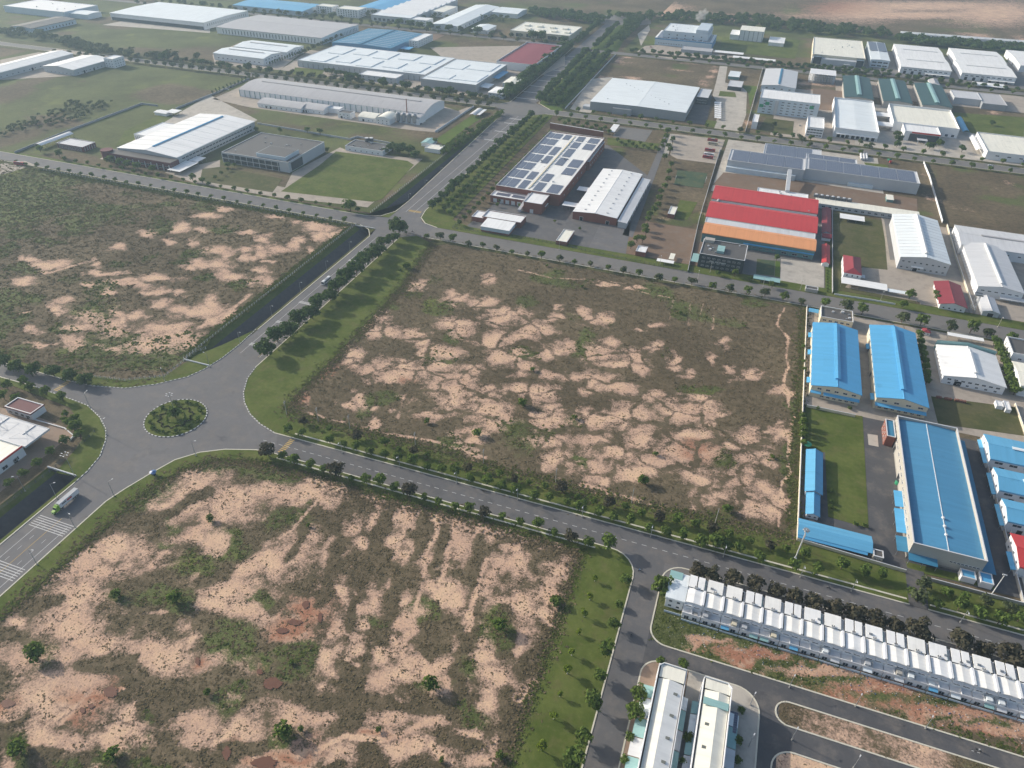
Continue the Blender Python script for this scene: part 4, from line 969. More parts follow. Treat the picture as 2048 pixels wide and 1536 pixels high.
bwall('grey front wall east of the blue compound gate', [(121.5, 276.5), (164, 276.2)], 2.0, 'w_conc', px=False)
bwall('cream wall behind the lawn below the left blue hall', [(64, 397.5), (93, 397.8)], 2.0, px=False)
bwall('grey wall between huge blue hall and white houses', [(163.5, 276.5), (163.8, 402)], 2.2, 'w_conc', px=False)
bld('small pale blue kiosk with flat roof right of the compound gate', rect(3.6, (1921, 1152), (1953, 1160), (1923, 1137), None), 3.5, 'flat', 0, 'w_white', 'azure', name='kiosk', cat='kiosk', par=.2)
bld('small bright blue topped kiosk at the right of its paler twin', rect(3.8, (1960, 1163), (1988, 1170), (1960, 1143), None), 3.7, 'flat', 0, 'w_white', 'blue', name='kiosk', cat='kiosk', par=.2)
m = thing('water_tank', 'dark green tank standing against the huge blue hall', 'tank', (*P(1795, 968)[:2], .14))
q = MB(); q.tube((0, 0, 0), (0, 0, 2.6), 1.6, 1.6, 14); q.obj('shell', 'sign_green', m); q = MB(); q.tube((0, 0, 2.6), (0, 0, 3.1), 1.6, .3, 14); q.obj('lid', 'w_dark', m)
m = thing('parasol', 'green garden umbrella beside the wall near blue shed', 'parasol', (*P(1613, 893)[:2], .14))
q = MB(); q.tube((0, 0, 0), (0, 0, 2.4), .06, .06, 6); q.obj('pole', 'steel', m); q = MB(); q.tube((0, 0, 2.0), (0, 0, 2.8), 2.6, .1, 10); q.obj('canopy', 'sign_green', m)
# ---------------- white houses with blue roofs at the right edge
for k, (a, b, c, lab) in enumerate([((1982, 915.5), (1970, 867), 12, 'uppermost of the white blue-roofed workshops at the right edge'), ((2000, 978), (1987, 933), 12, 'middle one of the white blue-roofed workshops at the right edge'), ((2017, 1040.5), (2003.5, 995.5), 12, 'lowest of the white blue-roofed workshops at the right edge')]):
    x0, y0, x1, y1 = rect(8, a, None, b, None) if 0 else (P(*a, 8)[0], P(*a, 8)[1], P(*a, 8)[0]+62, P(*b, 8)[1])
    bld(lab, (x0, y0, x1, y1), 7.6, 'gx', 2.0, 'w_white', 'azure', name='workshop', cat='factory', group='white blue-roofed workshops', ov=.2, vent=(.2, .9, 1.4, .7, 'r_pale_x'), win=[('W', 2, 2, 1.6, 1.6, 1.4, 3.4), ('S', 8, 1, 4.2, 1.6, 4.6, 3.2, .02, .98)], door=[('W', (.5,), 2.4, 2.8), ('S', (.12, .4, .7), 2.6, 2.8)], lean=[('W', .02, .98, 3.6, 2.0, 'azure')])
p = P(2032, 1100, 8); q_ = P(2024, 1066, 8)
bld('white workshop with red roof at the lower right edge', (q_[0], p[1]-10, q_[0]+50, q_[1]), 7.6, 'gx', 2.0, 'w_white', 'red', name='workshop', cat='factory', win=[('W', 3, 2, 1.6, 1.4, 1.4, 3.2)], lean=[('W', .05, .6, 3.4, 2.2, 'blue')])
bwall('pale wall along the white workshops lane', [(166.5, 278), (167, 402)], 1.8, 'w_white', px=False)
# ---------------- white roofed factory with green fascia
r, W, D = bld('white gable factory with soot stained roof and green rear fascia', rect(6.4, (1886, 750), (2011.6, 774), (1876.6, 689.8), (1991, 711)), 6.4, 'gy', 3.0, 'w_white', 'white', name='factory_hall', cat='factory', vent=(.12, .86, 2.6, 1.3), win=[('S', 8, 1, 2.4, 1.3, 3.6), ('S', 6, 1, 1.8, 1.3, .9), ('W', 7, 1, 2.0, 1.2, 3.2)], door=[('S', (.26,), 4.2, 3.6)])
m = MB(); m.poly([(-.6, D+2.2, 2.0), (-.6, D+1.6, 9.0), (W/2, D+1.6, 11.5), (W+.6, D+1.6, 8.6), (W+.6, D+2.2, 2.0)]); m.poly([(-.6, D+2.6, 2.0), (-.6, D+2.0, 9.0), (W/2, D+2.0, 11.5), (W+.6, D+2.0, 8.6), (W+.6, D+2.6, 2.0)][::-1]); m.obj('fascia', 'r_teal_x', r)
carport('long low white roofed open shed behind the soot stained factory', rect(3.4, (1896, 669), (1969, 684), (1894, 664), None), 3.4, 'white', rise=.3)
bld('tiny guard hut with red pyramid roof by the road', rect(2.8, (1845, 663), (1861, 666), (1846, 656), None), 2.8, 'hip', 1.4, 'w_white', 'maroon', name='guard_hut', cat='guard house', win=[('S', 2, 1, 1.0, 1.0, 1.0)])
for k, (a, b, c, d) in enumerate([((1872, 797), (1885, 798), 'left', 'w_rust'), ((1888, 800), (1905, 803), 'middle', 'w_rust'), ((1909, 803), (1935, 807), 'right', 'w_rust')]):
    A = P(*a); B = P(*b); t_ = thing('brick_stack', c+' stack of red bricks beside the soot stained factory', 'brick stack', (A[0], A[1], .14), 'brick stacks by the white factory')
    for j in range(int((B[0]-A[0])/1.1)):
        m = MB(); m.box(j*1.1, 0, .05, j*1.1+.95, 1.6, 1.3+.2*(j % 2)); m.obj('brick_pallet', 'w_rust', t_)
bld('white flat site cabin beside the brick stacks', rect(2.8, (1993, 811), (2008, 813), (1992, 800), None), 2.6, 'flat', 0, 'w_white', 'white', name='site_cabin', cat='cabin', par=.1)
bld('white flat site cabin at the wall right of its twin', rect(2.8, (2010, 818), (2023, 820), (2009, 801), None), 2.6, 'flat', 0, 'w_white', 'white', name='site_cabin', cat='cabin', par=.1)
bwall('pale wall running down beside the small lawn at right', [(2028, 810), (2055, 885)], 2.0, 'w_cream')
r, W, D = bld('tall white slab-like house at right edge above the soot stained factory', (P(2013, 730)[0], P(2013, 730)[1], P(2013, 730)[0]+40, P(2020, 700)[1]), 9.5, 'flat', 0, 'w_white', 'flatgrey', name='office_block', cat='office', par=.8, win=[('W', 3, 2, 1.2, 3.0, 1.4, 4.0), ('S', 5, 2, 2.2, 1.4, 1.5, 4.0)])
bld('plain white hall with pale roof at right edge', (P(2028, 790)[0]+1, P(2028, 790)[1], P(2028, 790)[0]+45, P(2026, 745)[1]), 8.5, 'gx', 1.6, 'w_white', 'cream', name='factory_hall', cat='factory', win=[('W', 4, 1, 1.6, 1.4, 1.4)])
# ================================================================== north of the second cross street, right
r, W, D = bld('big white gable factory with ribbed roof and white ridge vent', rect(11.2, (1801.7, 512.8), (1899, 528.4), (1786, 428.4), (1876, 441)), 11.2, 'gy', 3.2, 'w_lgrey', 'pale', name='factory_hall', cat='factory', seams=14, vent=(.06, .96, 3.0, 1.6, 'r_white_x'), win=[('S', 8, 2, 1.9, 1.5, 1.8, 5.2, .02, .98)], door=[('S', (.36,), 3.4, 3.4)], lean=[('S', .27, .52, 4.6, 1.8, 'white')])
r, W, D = bld('two storey white house with dark red hipped roof', rect(7, (1688.4, 545), (1723, 549.5), (1687, 510.5), (1721, 514)), 6.8, 'hip', 2.8, 'w_white', 'maroon', name='villa', cat='house', ov=.3, win=[('S', 3, 2, 1.2, 1.6, 1.0, 3.2), ('E', 3, 2, 1.2, 1.6, 1.0, 3.2), ('W', 3, 2, 1.2, 1.6, 1.0, 3.2)], door=[('E', (.3,), 1.2, 2.3)])
m = MB(); m.box(W, 4, 0, W+.2, 4.3, 3); m.box(W+3.4, 4, 0, W+3.7, 4.3, 3); m.box(W, 3.6, 3, W+3.9, 9, 3.3); m.obj('porch', 'frame', r)
carport('long white canopy in front of the red hipped house', rect(3.6, (1683, 566), (1774, 581), (1682, 554), (1775, 569)), 3.6, 'white', rise=.3)
carport('shorter lower white canopy continuing toward the gate', rect(3.0, (1776, 583), (1820, 590), (1776, 577), None), 3.0, 'pale', rise=.2)
carport('white roofed shelter on the grass behind the red hipped house', rect(3.4, (1680, 434), (1729, 444), (1680, 427), (1730, 433)), 3.2, 'white', rise=.3)
r, W, D = bld('dark red gable roofed hall beside the lattice tower', rect(5, (1881, 606.4), (1931, 614), (1871.5, 563), (1921, 571)), 5.0, 'gy', 2.2, 'w_white', 'maroon', name='hall', cat='hall', ov=.9, win=[('S', 4, 1, 1.4, 1.2, 1.2), ('W', 5, 1, 1.4, 1.2, 1.2)])
t_ = thing('lattice_tower', 'steel lattice water tower platform beside the red gable hall', 'tower', (*P(1942, 624)[:2], 0))
for sx in (-1, 1):
    for sy in (-1, 1):
        m = MB(); m.tube((sx*1.8, sy*1.8, 0), (sx*1.2, sy*1.2, 15), .16, .14, 6); m.obj('leg', 'steel', t_)
for z in range(1, 8):
    m = MB(); k = 1.8-.6*z*2/15
    for a, b in (((-k, -k), (k, -k)), ((k, -k), (k, k)), ((k, k), (-k, k)), ((-k, k), (-k, -k))):
        m.tube((*a, z*2-1), (*b, z*2-1), .07, .07, 5); m.tube((*a, z*2-1), (*b, z*2+1), .06, .06, 5)
    m.obj('brace', 'steel', t_)
m = MB(); m.box(-2.6, -2.2, 15, 2.6, 2.2, 15.3); m.box(-2.6, -2.2, 15.3, 2.6, -2.1, 16.2); m.box(-2.6, 2.1, 15.3, 2.6, 2.2, 16.2); m.obj('platform', 'steel', t_)
# grey roofed complex
a = P(1926, 488, 9.5); b = P(1916, 450, 9.5)
bld('wide grey roofed building at right edge with small windows', (a[0]-1, a[1], a[0]+120, b[1]), 9.2, 'gx', 2.0, 'w_white', 'lgrey', name='factory_hall', cat='factory', vent=(.15, .95, 1.8, .9, 'r_grey_x'), win=[('W', 5, 2, 1.3, 1.2, 1.4, 3.8), ('S', 12, 1, 2.4, 1.2, 4.6)])
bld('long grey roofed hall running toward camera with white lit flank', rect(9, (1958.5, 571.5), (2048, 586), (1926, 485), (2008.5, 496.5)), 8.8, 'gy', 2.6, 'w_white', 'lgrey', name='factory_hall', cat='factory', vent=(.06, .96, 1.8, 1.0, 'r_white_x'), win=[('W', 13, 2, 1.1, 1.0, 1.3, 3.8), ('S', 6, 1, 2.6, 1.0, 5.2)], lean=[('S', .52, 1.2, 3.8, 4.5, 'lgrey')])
bld('small grey gable shed in front of the grey roofed hall', rect(4.4, (1968, 621), (2000, 627), (1955, 591), (1988, 596)), 4.2, 'gy', 1.6, 'w_lgrey', 'lgrey', name='shed', cat='shed', door=[('S', (.5,), 4.0, 3.0)])
# ---------------- solar roofed long plant (two volumes and a rear wing)
z = 11.0
x0, y0 = P(1455.4, 320.5, z)[:2]; xs_ = P(1610, 339, z)[0]; y1 = P(1464.6, 299, z)[1]
ra, W, D = bld('left half of the long grey plant roofed with solar panels', (x0, y0, xs_, y1), z, 'flat', 0, 'w_lgrey', 'lgrey', name='solar_plant', cat='factory', par=.4)
solar(ra, [(3+i*(W-6)/4+.4, 2.5, 3+(i+1)*(W-6)/4-.4, D-2) for i in range(4)], z+.2)
m = MB(); m.box(0, -4.5, 0, W*.9, -.02, 5.2); m.obj('lower_front', 'w_pale', ra)
x2, y2 = P(1840, 368.7, z)[:2]; y3 = P(1612, 307, z)[1]; yn = P(1828.6, 344, z)[1]
rb, W2, D2 = bld('right half of the long grey plant roofed with solar panels', (xs_+.4, y2, x2, yn), z+.3, 'flat', 0, 'w_lgrey', 'lgrey', name='solar_plant', cat='factory', par=.4)
solar(rb, [(3+i*(W2-6)/6+.4, 2.5, 3+(i+1)*(W2-6)/6-.4, D2-2) for i in range(6)], z+.5)
m = MB(); m.box(W2*.4, -2.5, 0, W2*.62, -.02, 3.4); m.obj('lower_front', 'w_pale', rb)
xq = P(1713, 318, z)[0]
rc, W3, D3 = bld('rear solar panel wing behind the right half of the plant', (xs_+.4, yn+.4, xq, y3), z, 'flat', 0, 'w_lgrey', 'lgrey', name='solar_plant', cat='factory', par=.4)
solar(rc, [(2+i*(W3-4)/3+.4, 1, 2+(i+1)*(W3-4)/3-.4, D3-1) for i in range(3)], z+.2)
xa, ya = P(1528, 300, z)[:2]; yb = P(1528, 285.6, z)[1]; xb = P(1643, 298, z)[0]
rd, W4, D4 = bld('narrow rear solar panel wing behind the left half of the plant', (xa, y1+.4, xb, yb), z-.5, 'flat', 0, 'w_lgrey', 'lgrey', name='solar_plant', cat='factory', par=.4)
solar(rd, [(2+i*(W4-12)/3+.4, 1, 2+(i+1)*(W4-12)/3-.4, D4-2) for i in range(3)], z-.3)
for k in range(3):
    t_ = thing('storage_tank', ('left', 'middle', 'right')[k]+' one of three white horizontal tanks beside the solar plant', 'tank', (*P(1722+k*5.5, 322)[:2], .14), 'white horizontal tanks')
    m = MB(); m.tube((0, 0, 1.9), (0, 20, 1.9), 1.3, 1.3, 12); m.obj('shell', 'frame', t_)
    for y in (3, 17):
        m = MB(); m.box(-.9, y, 0, .9, y+.6, 1.0); m.obj('saddle', 'w_conc', t_)
t_ = thing('conveyor_gallery', 'grey inclined gallery bridging from solar plant to red roofs', 'conveyor', (*P(1574, 385)[:2], 0))
m = MB(); a = P(1579, 343, 9); b = P(1574, 385, 5); o = P(1574, 385)
m.hexa([(a[0]-o[0]-2, a[1]-o[1], 8.5), (b[0]-o[0]-2, b[1]-o[1], 4.5), (b[0]-o[0]+2, b[1]-o[1], 4.5), (a[0]-o[0]+2, a[1]-o[1], 8.5), (a[0]-o[0]-2, a[1]-o[1], 11.5), (b[0]-o[0]-2, b[1]-o[1], 7.5), (b[0]-o[0]+2, b[1]-o[1], 7.5), (a[0]-o[0]+2, a[1]-o[1], 11.5)]); m.obj('gallery', 'w_lgrey', t_)
m = MB(); m.box(-1.6, 8, 0, -1.2, 8.4, 7); m.box(1.2, 8, 0, 1.6, 8.4, 7); m.obj('trestle', 'steel', t_)
# ---------------- red and orange roofed compound
bld('rear one of the two long red gable roofs', rect(8.5, (1424.5, 399.4), (1635.5, 423.6), (1430, 372), (1634.7, 397)), 8.5, 'gx', 2.4, 'w_white', 'red', split=.76, name='factory_hall', cat='factory', win=[('W', 3, 1, 2.2, 1.4, 3.5)])
bld('front one of the two long red gable roofs', rect(8.5, (1413.6, 434.5), (1634.7, 464), (1419, 404), (1633, 430.6)), 8.5, 'gx', 2.6, 'w_white', 'red', split=.72, name='factory_hall', cat='factory', win=[('W', 3, 1, 2.2, 1.4, 3.5)])
for k, (px, py) in enumerate([(1437, 402), (1617, 425)]):
    t_ = thing('dust_hood', ('left', 'right')[k]+' rounded grey vent hood between the two red roofs', 'vent', (*P(px, py, 7)[:2], 0))
    m = MB(); m.tube((0, 0, 0), (0, 0, 7.6), 1.9, 1.9, 12); m.tube((0, 0, 7.6), (0, 0, 9.2), 1.9, .5, 12); m.obj('hood', 'steel', t_)
r, W, D = bld('long orange gable roofed hall with dark front below red roofs', rect(9.5, (1406, 461), (1631.6, 502.5), (1411, 446), (1630.8, 474.4)), 9.0, 'gx', 2.2, 'w_teal', 'orange', split=.62, name='factory_hall', cat='factory', win=[('S', 3, 1, 4.5, 1.8, 1.2, 3, .7, .98), ('S', 5, 1, 3.0, 1.2, 2.0, 3, .4, .68)], lean=[('S', .38, 1.0, 5.6, 1.6, 'blue')])
bld('narrow flat grey link roof between red and orange roofs', rect(8.6, (1411, 449), (1629, 473), (1409, 437), (1632, 464)), 8.4, 'flat', 0, 'w_lgrey', 'lgrey', name='link_building', cat='building', par=.2)
r, W, D = bld('dark grey flat roofed office with white sign letters on facade', rect(12, (1401, 510), (1491.7, 521), (1404, 484.5), (1495, 484.5)), 12, 'flat', 0, 'w_dark', 'flatgrey', name='office_block', cat='office', par=.5, win=[('S', 8, 3, 2.4, 1.2, 1.6, 3.6)], eq=9)
m = MB(); m.box(13, 7, 12, 19, 18, 14.2); m.obj('stair_head', 'r_teal_x', r)
m = MB(); m.box(0.6, D-6, 12, 9, D-.4, 14.4); m.obj('lift_head', 'w_conc', r)
m = MB(); m.box(-6, 0, 4.0, -.3, 16, 4.25); m.obj('side_canopy', 'r_teal_x', r)
txt = bpy.data.curves.new('sign_letters', 'FONT'); txt.body = 'KML VIETNAM'; txt.size = 2.1; txt.extrude = .08
to = bpy.data.objects.new('sign_letters_curve', txt); me_ = bpy.data.meshes.new_from_object(to); bpy.data.objects.remove(to); me_.materials.clear(); me_.materials.append(M['frame'])
to = link('sign_letters', me_, r, (9, -.28, 6.35)); to.rotation_euler = (math.pi/2, 0, 0)
for k, (a, b, c, lab) in enumerate([((1645, 463), (1662, 466), (1646, 415), 'upper long piece of the narrow maroon roofed row'), ((1645, 473), (1662, 475), (1645, 465), 'short middle piece of the narrow maroon roofed row'), ((1645, 524), (1659, 526), (1646, 488), 'lower piece of the narrow maroon roofed row')]):
    bld(lab, rect(4.0, a, b, c, None), 3.8, 'gx' if k == 1 else 'gy', 1.2, 'w_white', 'maroon' if k < 2 else 'red', name='shed', cat='shed', win=[('W', 4, 1, 1.4, 1.0, 1.3)])
bld('long white low process building behind the red roofs', rect(5, (1515, 383), (1616, 397), (1515, 375), None), 5, 'flat', 0, 'w_white', 'white', name='process_building', cat='building', par=.3, eq=3)
r, W, D = bld('long grey and white pipe corridor building right of red roofs', rect(5.5, (1632, 405), (1840, 434), (1632, 396), (1836, 424)), 5.2, 'shed', .8, 'w_lgrey', 'cream', name='process_building', cat='building', win=[('S', 14, 1, 3.0, 1.6, 1.6)])
t_ = thing('cooling_array', 'row of dark cooling units with round fans on the corridor roof', 'cooling unit', (*P(1627, 394, 6)[:2], 0))
for k in range(7):
    m = MB(); m.box(k*5.2, 0, 5.9, k*5.2+4.6, 4.5, 8.4); m.obj('unit', 'steel_dark', t_); m = MB(); m.tube((k*5.2+2.3, 2.2, 8.4), (k*5.2+2.3, 2.2, 8.9), 1.3, 1.3, 12); m.obj('fan', 'frame', t_)
bld('little cream roofed pump house on the bare soil strip', rect(3.4, (1774, 398), (1787, 399), (1773, 389), None), 3.2, 'shed', .4, 'w_teal', 'cream', name='pump_house', cat='hut')
bwall('white wall between solar plant and empty field', [(1846, 326), (1858, 355), (1884, 446)], 2.6, 'w_white')
bwall('grey boundary wall right of the brick plant plot', [(1440, 300), (1398, 440), (1375, 545)], 2.0, 'w_grey')
bwall('pale wall right of the narrow maroon roofed row', [(1664, 418), (1664, 588)], 2.0, 'w_conc')
bwall('wall between white gable factory and grey roofed complex', [(1893, 452), (1912, 520), (1948, 625)], 2.2, 'w_cream')
bwall('low front wall with piers along road below red hipped house', [(1668, 590), (1745, 602), (1790, 610)], 1.4, 'w_white')
carport('green roofed bike shelter behind the dark office gate', rect(2.8, (1506, 557), (1560, 565), (1508, 549), None), 2.8, 'teal', rise=.3)
bld('concrete gatehouse at the pale yard entrance of red compound', rect(2.8, (1611, 577), (1636, 581), (1612, 571), None), 2.8, 'flat', 0, 'w_conc', 'flatgrey', name='gatehouse', cat='guard house', par=.2)
# ================================================================== brick plant with solar panels
x0 = P(992.5, 372, 11)[0]; y0 = P(992.5, 372, 11)[1]; x1 = P(1109, 406, 11)[0]; yN = P(1097, 262.7, 11)[1]; xE = P(1211, 280.6, 11)[0]
ye = P(1178.4, 322, 11)[1]; y00 = P(1109, 406, 11)[1]; xm_ = P(1159.7, 340, 11)[0]
r, W, D = bld('big brick plant with white roof covered in solar arrays', (x0, y0, xm_, yN), 11, 'flat', 0, 'w_brick', 'warm', name='brick_plant', cat='factory', par=.9, win=[('E', 10, 1, 3.0, 1.4, 4.5)], eq=12)
cols = [(.02, .12), (.135, .27), (.315, .43), (.555, .685), (.77, .95)]
rows_ = [(.02, .14), (.16, .28), (.30, .41), (.43, .56), (.58, .73), (.75, .86), (.88, .975)]
L = []
for ci, (a, b) in enumerate(cols):
    for ri, (c, d) in enumerate(rows_):
        if (ci, ri) in ((2, 2), (3, 2), (4, 1), (4, 4), (2, 5)): continue
        L.append((W*a, D*c, W*b, D*d))
solar(r, L, 11.15)
m = MB()
for k in range(14): m.tube((W*.5, D*(.05+.06*k), 11.3), (W*.5, D*(.05+.06*k+.05), 11.9), .35, .35, 7)
m.obj('roof_duct', 'w_cream', r)
m = MB(); m.box(W*.475, D*.03, 11.02, W*.495, D*.97, 11.5); m.obj('pipe_run', 'w_cream', r)
r2, W2, D2 = bld('east wing of the brick plant with solar arrays', (xm_+.3, ye, xE, yN-8), 9.6, 'flat', 0, 'w_brick', 'pale', name='brick_plant', cat='factory', par=.6, win=[('E', 8, 1, 2.6, 1.4, 3.5)])
solar(r2, [(1.5, D2*a, W2-1.5, D2*b) for a, b in ((.03, .32), (.35, .6), (.66, .95))], 9.8)
r3, W3, D3 = bld('low brick loading wing along the front of the brick plant', (x0-1, y0-14, P(1072, 392, 7)[0], y0-.3), 6.2, 'flat', 0, 'w_brick', 'white', name='brick_plant', cat='factory', par=.5, door=[('S', (.12, .28, .42, .56, .7, .84), 3.4, 3.8, 0.0, 'frame')])
solar(r3, [(W3*.1, 4, W3*.42, 10), (W3*.48, 4, W3*.95, 10)], 6.4)
r4, W4, D4 = bld('brick stair block at the front corner of the brick plant', (P(1086, 408, 9)[0], P(1100, 410, 9)[1]-5, xm_-28, y0-.3), 10, 'flat', 0, 'w_brick', 'white', name='brick_block', cat='building', par=.5, door=[('S', (.55,), 3.0, 3.6, 0.0, 'frame')])
carport('white entrance canopy between loading wing and stair block', rect(4.5, (1063, 409), (1092, 413), (1068, 402), None), 4.4, 'white', rise=.1)
t_ = thing('conveyor_gallery', 'grey inclined conveyor rising to the brick plant front', 'conveyor', (*P(1038, 425)[:2], 0))
o = P(1038, 425); a = P(1060, 392, 6); m = MB(); dx, dy = a[0]-o[0], a[1]-o[1]
m.hexa([(-1.5, 0, .4), (1.5, 0, .4), (dx+1.5, dy, 6.5), (dx-1.5, dy, 6.5), (-1.5, 0, 3.0), (1.5, 0, 3.0), (dx+1.5, dy, 9.2), (dx-1.5, dy, 9.2)]); m.obj('gallery', 'w_lgrey', t_)
m = MB(); m.box(dx*.5-1.2, dy*.5, 0, dx*.5-.9, dy*.5+.3, 3.4); m.box(dx*.5+.9, dy*.5, 0, dx*.5+1.2, dy*.5+.3, 3.4); m.obj('trestle', 'steel', t_)
bwall('tall rust red brick wall behind the solar brick plant', [(1100, 257), (1206, 275)], 7.0, 'w_rust', 1.5)
r, W, D = bld('white roofed brick warehouse with two rows of roof vents', rect(8, (1147, 424), (1235.8, 434.5), (1205, 336), (1283.4, 348)), 7.8, 'gy', 1.6, 'w_brick', 'white', name='brick_warehouse', ov=.2, door=[('S', (.2, .8), 3.0, 3.4)])
for k in range(10):
    for xf in (.25, .75):
        m = MB(); m.box(-.9, -.7, 0, .9, .7, .7); m.obj('roof_vent', 'w_lgrey', r, (W*xf, D*(.05+.1*k), 8.5))
r, W, D = bld('lower grey roofed dock bay along the brick warehouse', rect(6, (1236.6, 443), (1254, 446), (1285, 356), (1299, 359.5)), 5.6, 'shedx', .9, 'w_lgrey', 'lgrey', name='loading_bay', cat='building', door=[('E', (.1, .2, .3, .4, .5, .6, .7, .8, .9), 3.4, 4.0)])
for k, (a, b, c) in enumerate([((1154, 379), (1184, 384), (1158, 372)), ((1125, 410), (1154, 414), (1128, 402))]):
    carport(('rear', 'front')[k]+' white walkway roof linking brick plant and brick warehouse', rect(5, a, b, c, None), 4.8, 'white', rise=.2)
bld('brick gate building with white roof left of the parking court', rect(5.5, (966, 434), (1041.7, 446), (975, 420), (1052, 433)), 5.4, 'flat', 0, 'w_brick', 'white', name='gate_building', cat='building', par=.6, win=[('S', 6, 1, 1.8, 1.2, 2.0)])
bld('small low brick annexe with white roof beside gate building', rect(4.2, (945, 434), (966, 437), (953, 421), None), 4.2, 'flat', 0, 'w_brick', 'white', name='annexe', cat='annexe', par=.4)
bld('white canopy hall with translucent sides in front of gate building', rect(5.5, (964.4, 452), (1020, 461.5), (973, 437), (1029, 445)), 5.4, 'shed', .5, 'w_pale', 'white', name='canopy_hall', cat='hall', band=(1.8, 'w_brick'))
bld('small brick guard house with cream roof beside dark parking court', rect(3.6, (1113, 482), (1136.5, 485), (1126.5, 459), (1146.5, 461.5)), 3.6, 'flat', 0, 'w_brick', 'cream', name='guard_house', cat='guard house', par=.3)
bld('small brick switch house right of the dark parking court', rect(4.2, (1272, 503), (1292, 506), (1276, 491), (1295, 494)), 4.2, 'flat', 0, 'w_brick', 'white', name='switch_house', cat='hut', par=.3)
bld('tiny brick hut with pale roof on the scrubby grass', rect(3.8, (1336, 428), (1350, 430), (1341, 413), (1354, 414)), 3.8, 'flat', 0, 'w_brick', 'cream', name='hut', cat='hut', par=.3)
carport('low white roofed bin shelter beside the switch house', rect(3, (1313, 521), (1347, 527), (1315, 516), None), 2.8, 'white', rise=.2)
carport('short white roof joining the bin shelter at right angle', rect(3, (1338, 517), (1347, 519), (1341, 506), None), 2.85, 'cream', rise=.2)
carport('white roofed bus shelter north of the solar brick plant', rect(4, (1219, 262), (1230, 265), (1225, 248), (1238, 249)), 3.8, 'white', rise=.3)
fence('dark mesh fence in front of the brick plant', [(905, 457), (1060, 478), (1180, 504), (1375, 545)], 4.0, 2.0, 'steel_dark', px=True, rail='steel_dark')
fence('green hedge-side fence between avenue verge and brick plant', [(905, 457), (1100, 262)], 4.0, 2.0, 'steel_dark', px=True, rail='steel_dark')
t_ = thing('sports_court', 'small green ball court outlined with white goal posts', 'ball court', (*P(1380, 360)[:2], .2))
for a, b in (((1352, 356), (1350, 362)), ((1413, 358), (1410, 366))):
    A = P(*a); B = P(*b); o = P(1380, 360); m = MB()
    m.tube((A[0]-o[0], A[1]-o[1], 0), (A[0]-o[0], A[1]-o[1], 2.6), .12, .12, 6); m.tube((B[0]-o[0], B[1]-o[1], 0), (B[0]-o[0], B[1]-o[1], 2.6), .12, .12, 6); m.tube((A[0]-o[0], A[1]-o[1], 2.6), (B[0]-o[0], B[1]-o[1], 2.6), .12, .12, 6); m.obj('goal', 'frame', t_)
# ================================================================== grey white plant further up the avenue
r, W, D = bld('large flat grey-white plant with low ridge beside the avenue', rect(11.5, (1181.5, 203), (1373, 224), (1224, 155.5), (1398, 174)), 11.2, 'gy', 1.2, 'w_grey', 'pale', name='factory_hall', cat='factory', win=[('W', 4, 1, 2.0, 1.2, 3.0)])
for k in range(12):
    m = MB(); m.box(-.7, -.7, 0, .7, .7, .6); m.obj('roof_vent', 'w_lgrey', r, (W*(.15+.7*((k*7) % 12)/12), D*(.15+.7*((k*5) % 12)/12), 11.8))
m = MB(); m.box(W*.25, -5, 0, W*.45, -.02, 7.5); m.obj('front_annexe', 'w_grey', r)
m = MB(); m.box(-10, 0, 0, -.02, 12, 4.0); m.obj('side_annexe', 'w_lgrey', r)
r, W, D = bld('dark glazed three level link block on the plant east side', rect(9, (1396, 194), (1418, 197), (1400, 176), (1422, 180)), 9, 'flat', 0, 'w_dark', 'lgrey', name='link_block', cat='building', par=.4, win=[('S', 5, 2, 2.2, 1.4, 1.5, 3.4)])
for k in range(8):
    y = 203+k*4.2
    carport(ordw(k)+' white carport bay from the lawn circle, in a line', rect(2.8, (1428+.0*k, y+29*.0+3), (1442, y+4), (1430, y), None), 2.8, 'white', group='line of white carport bays', rise=.1)
bld('teal roofed utility house on bare soil behind the drive', rect(4.5, (1457, 152), (1478, 154), (1461, 142), None), 4.4, 'shed', .5, 'w_teal', 'pale', name='utility_house', cat='hut')
bld('dark utility block with grey doors beside the curved drive', rect(5.5, (1456, 172), (1483, 175), (1460, 160), None), 5.4, 'flat', 0, 'w_dark', 'lgrey', name='utility_block', cat='building', par=.2)
bwall('white boundary wall right of the pale curved drive', [(1525, 138), (1490, 265)], 2.2, 'w_cream')
bwall('low white wall along the avenue strip of grey-white plant', [(1231, 110), (1130, 218)], 1.6, 'w_white')
# ================================================================== middle right factories
bld('grey gable hall with dark ridge gap near the building site', rect(10, (1524, 169), (1591, 176), (1532, 136), (1596, 143)), 9.5, 'gy', 2.4, 'w_pale', 'lgrey', name='factory_hall', cat='factory', vent=(.05, .97, 2.2, .6, 'r_deep_x'), win=[('S', 4, 1, 3.0, 1.6, 5.5)])
r, W, D = bld('six storey pale factory block with white roof and window bands', rect(20, (1521, 196), (1640, 207), (1524, 178), (1641, 189)), 19.5, 'flat', 0, 'w_pale', 'white', name='factory_block', cat='factory', par=.6, win=[('S', 9, 5, 3.6, 1.2, 2.0, 3.5)])
m = MB(); m.box(W*.27, -2.2, 0, W*.33, -.02, 18.5); m.obj('stair_tower', 'w_lgrey', r)
for a, b in ((.14, 11.5), (.88, 12.5), (.05, 8)):
    m = MB(); m.box(W*a-2.6, -.3, b, W*a+2.6, -.05, b+4); m.obj('sign_panel', 'sign_green', r)
bld('white blue-fronted office below the six storey block', rect(11, (1612, 254), (1648, 258), (1618, 233), (1649, 236)), 10.5, 'flat', 0, 'w_white', 'white', name='office_block', cat='office', par=1.0, win=[('S', 5, 3, 3.2, 1.6, 1.4, 3.2)])
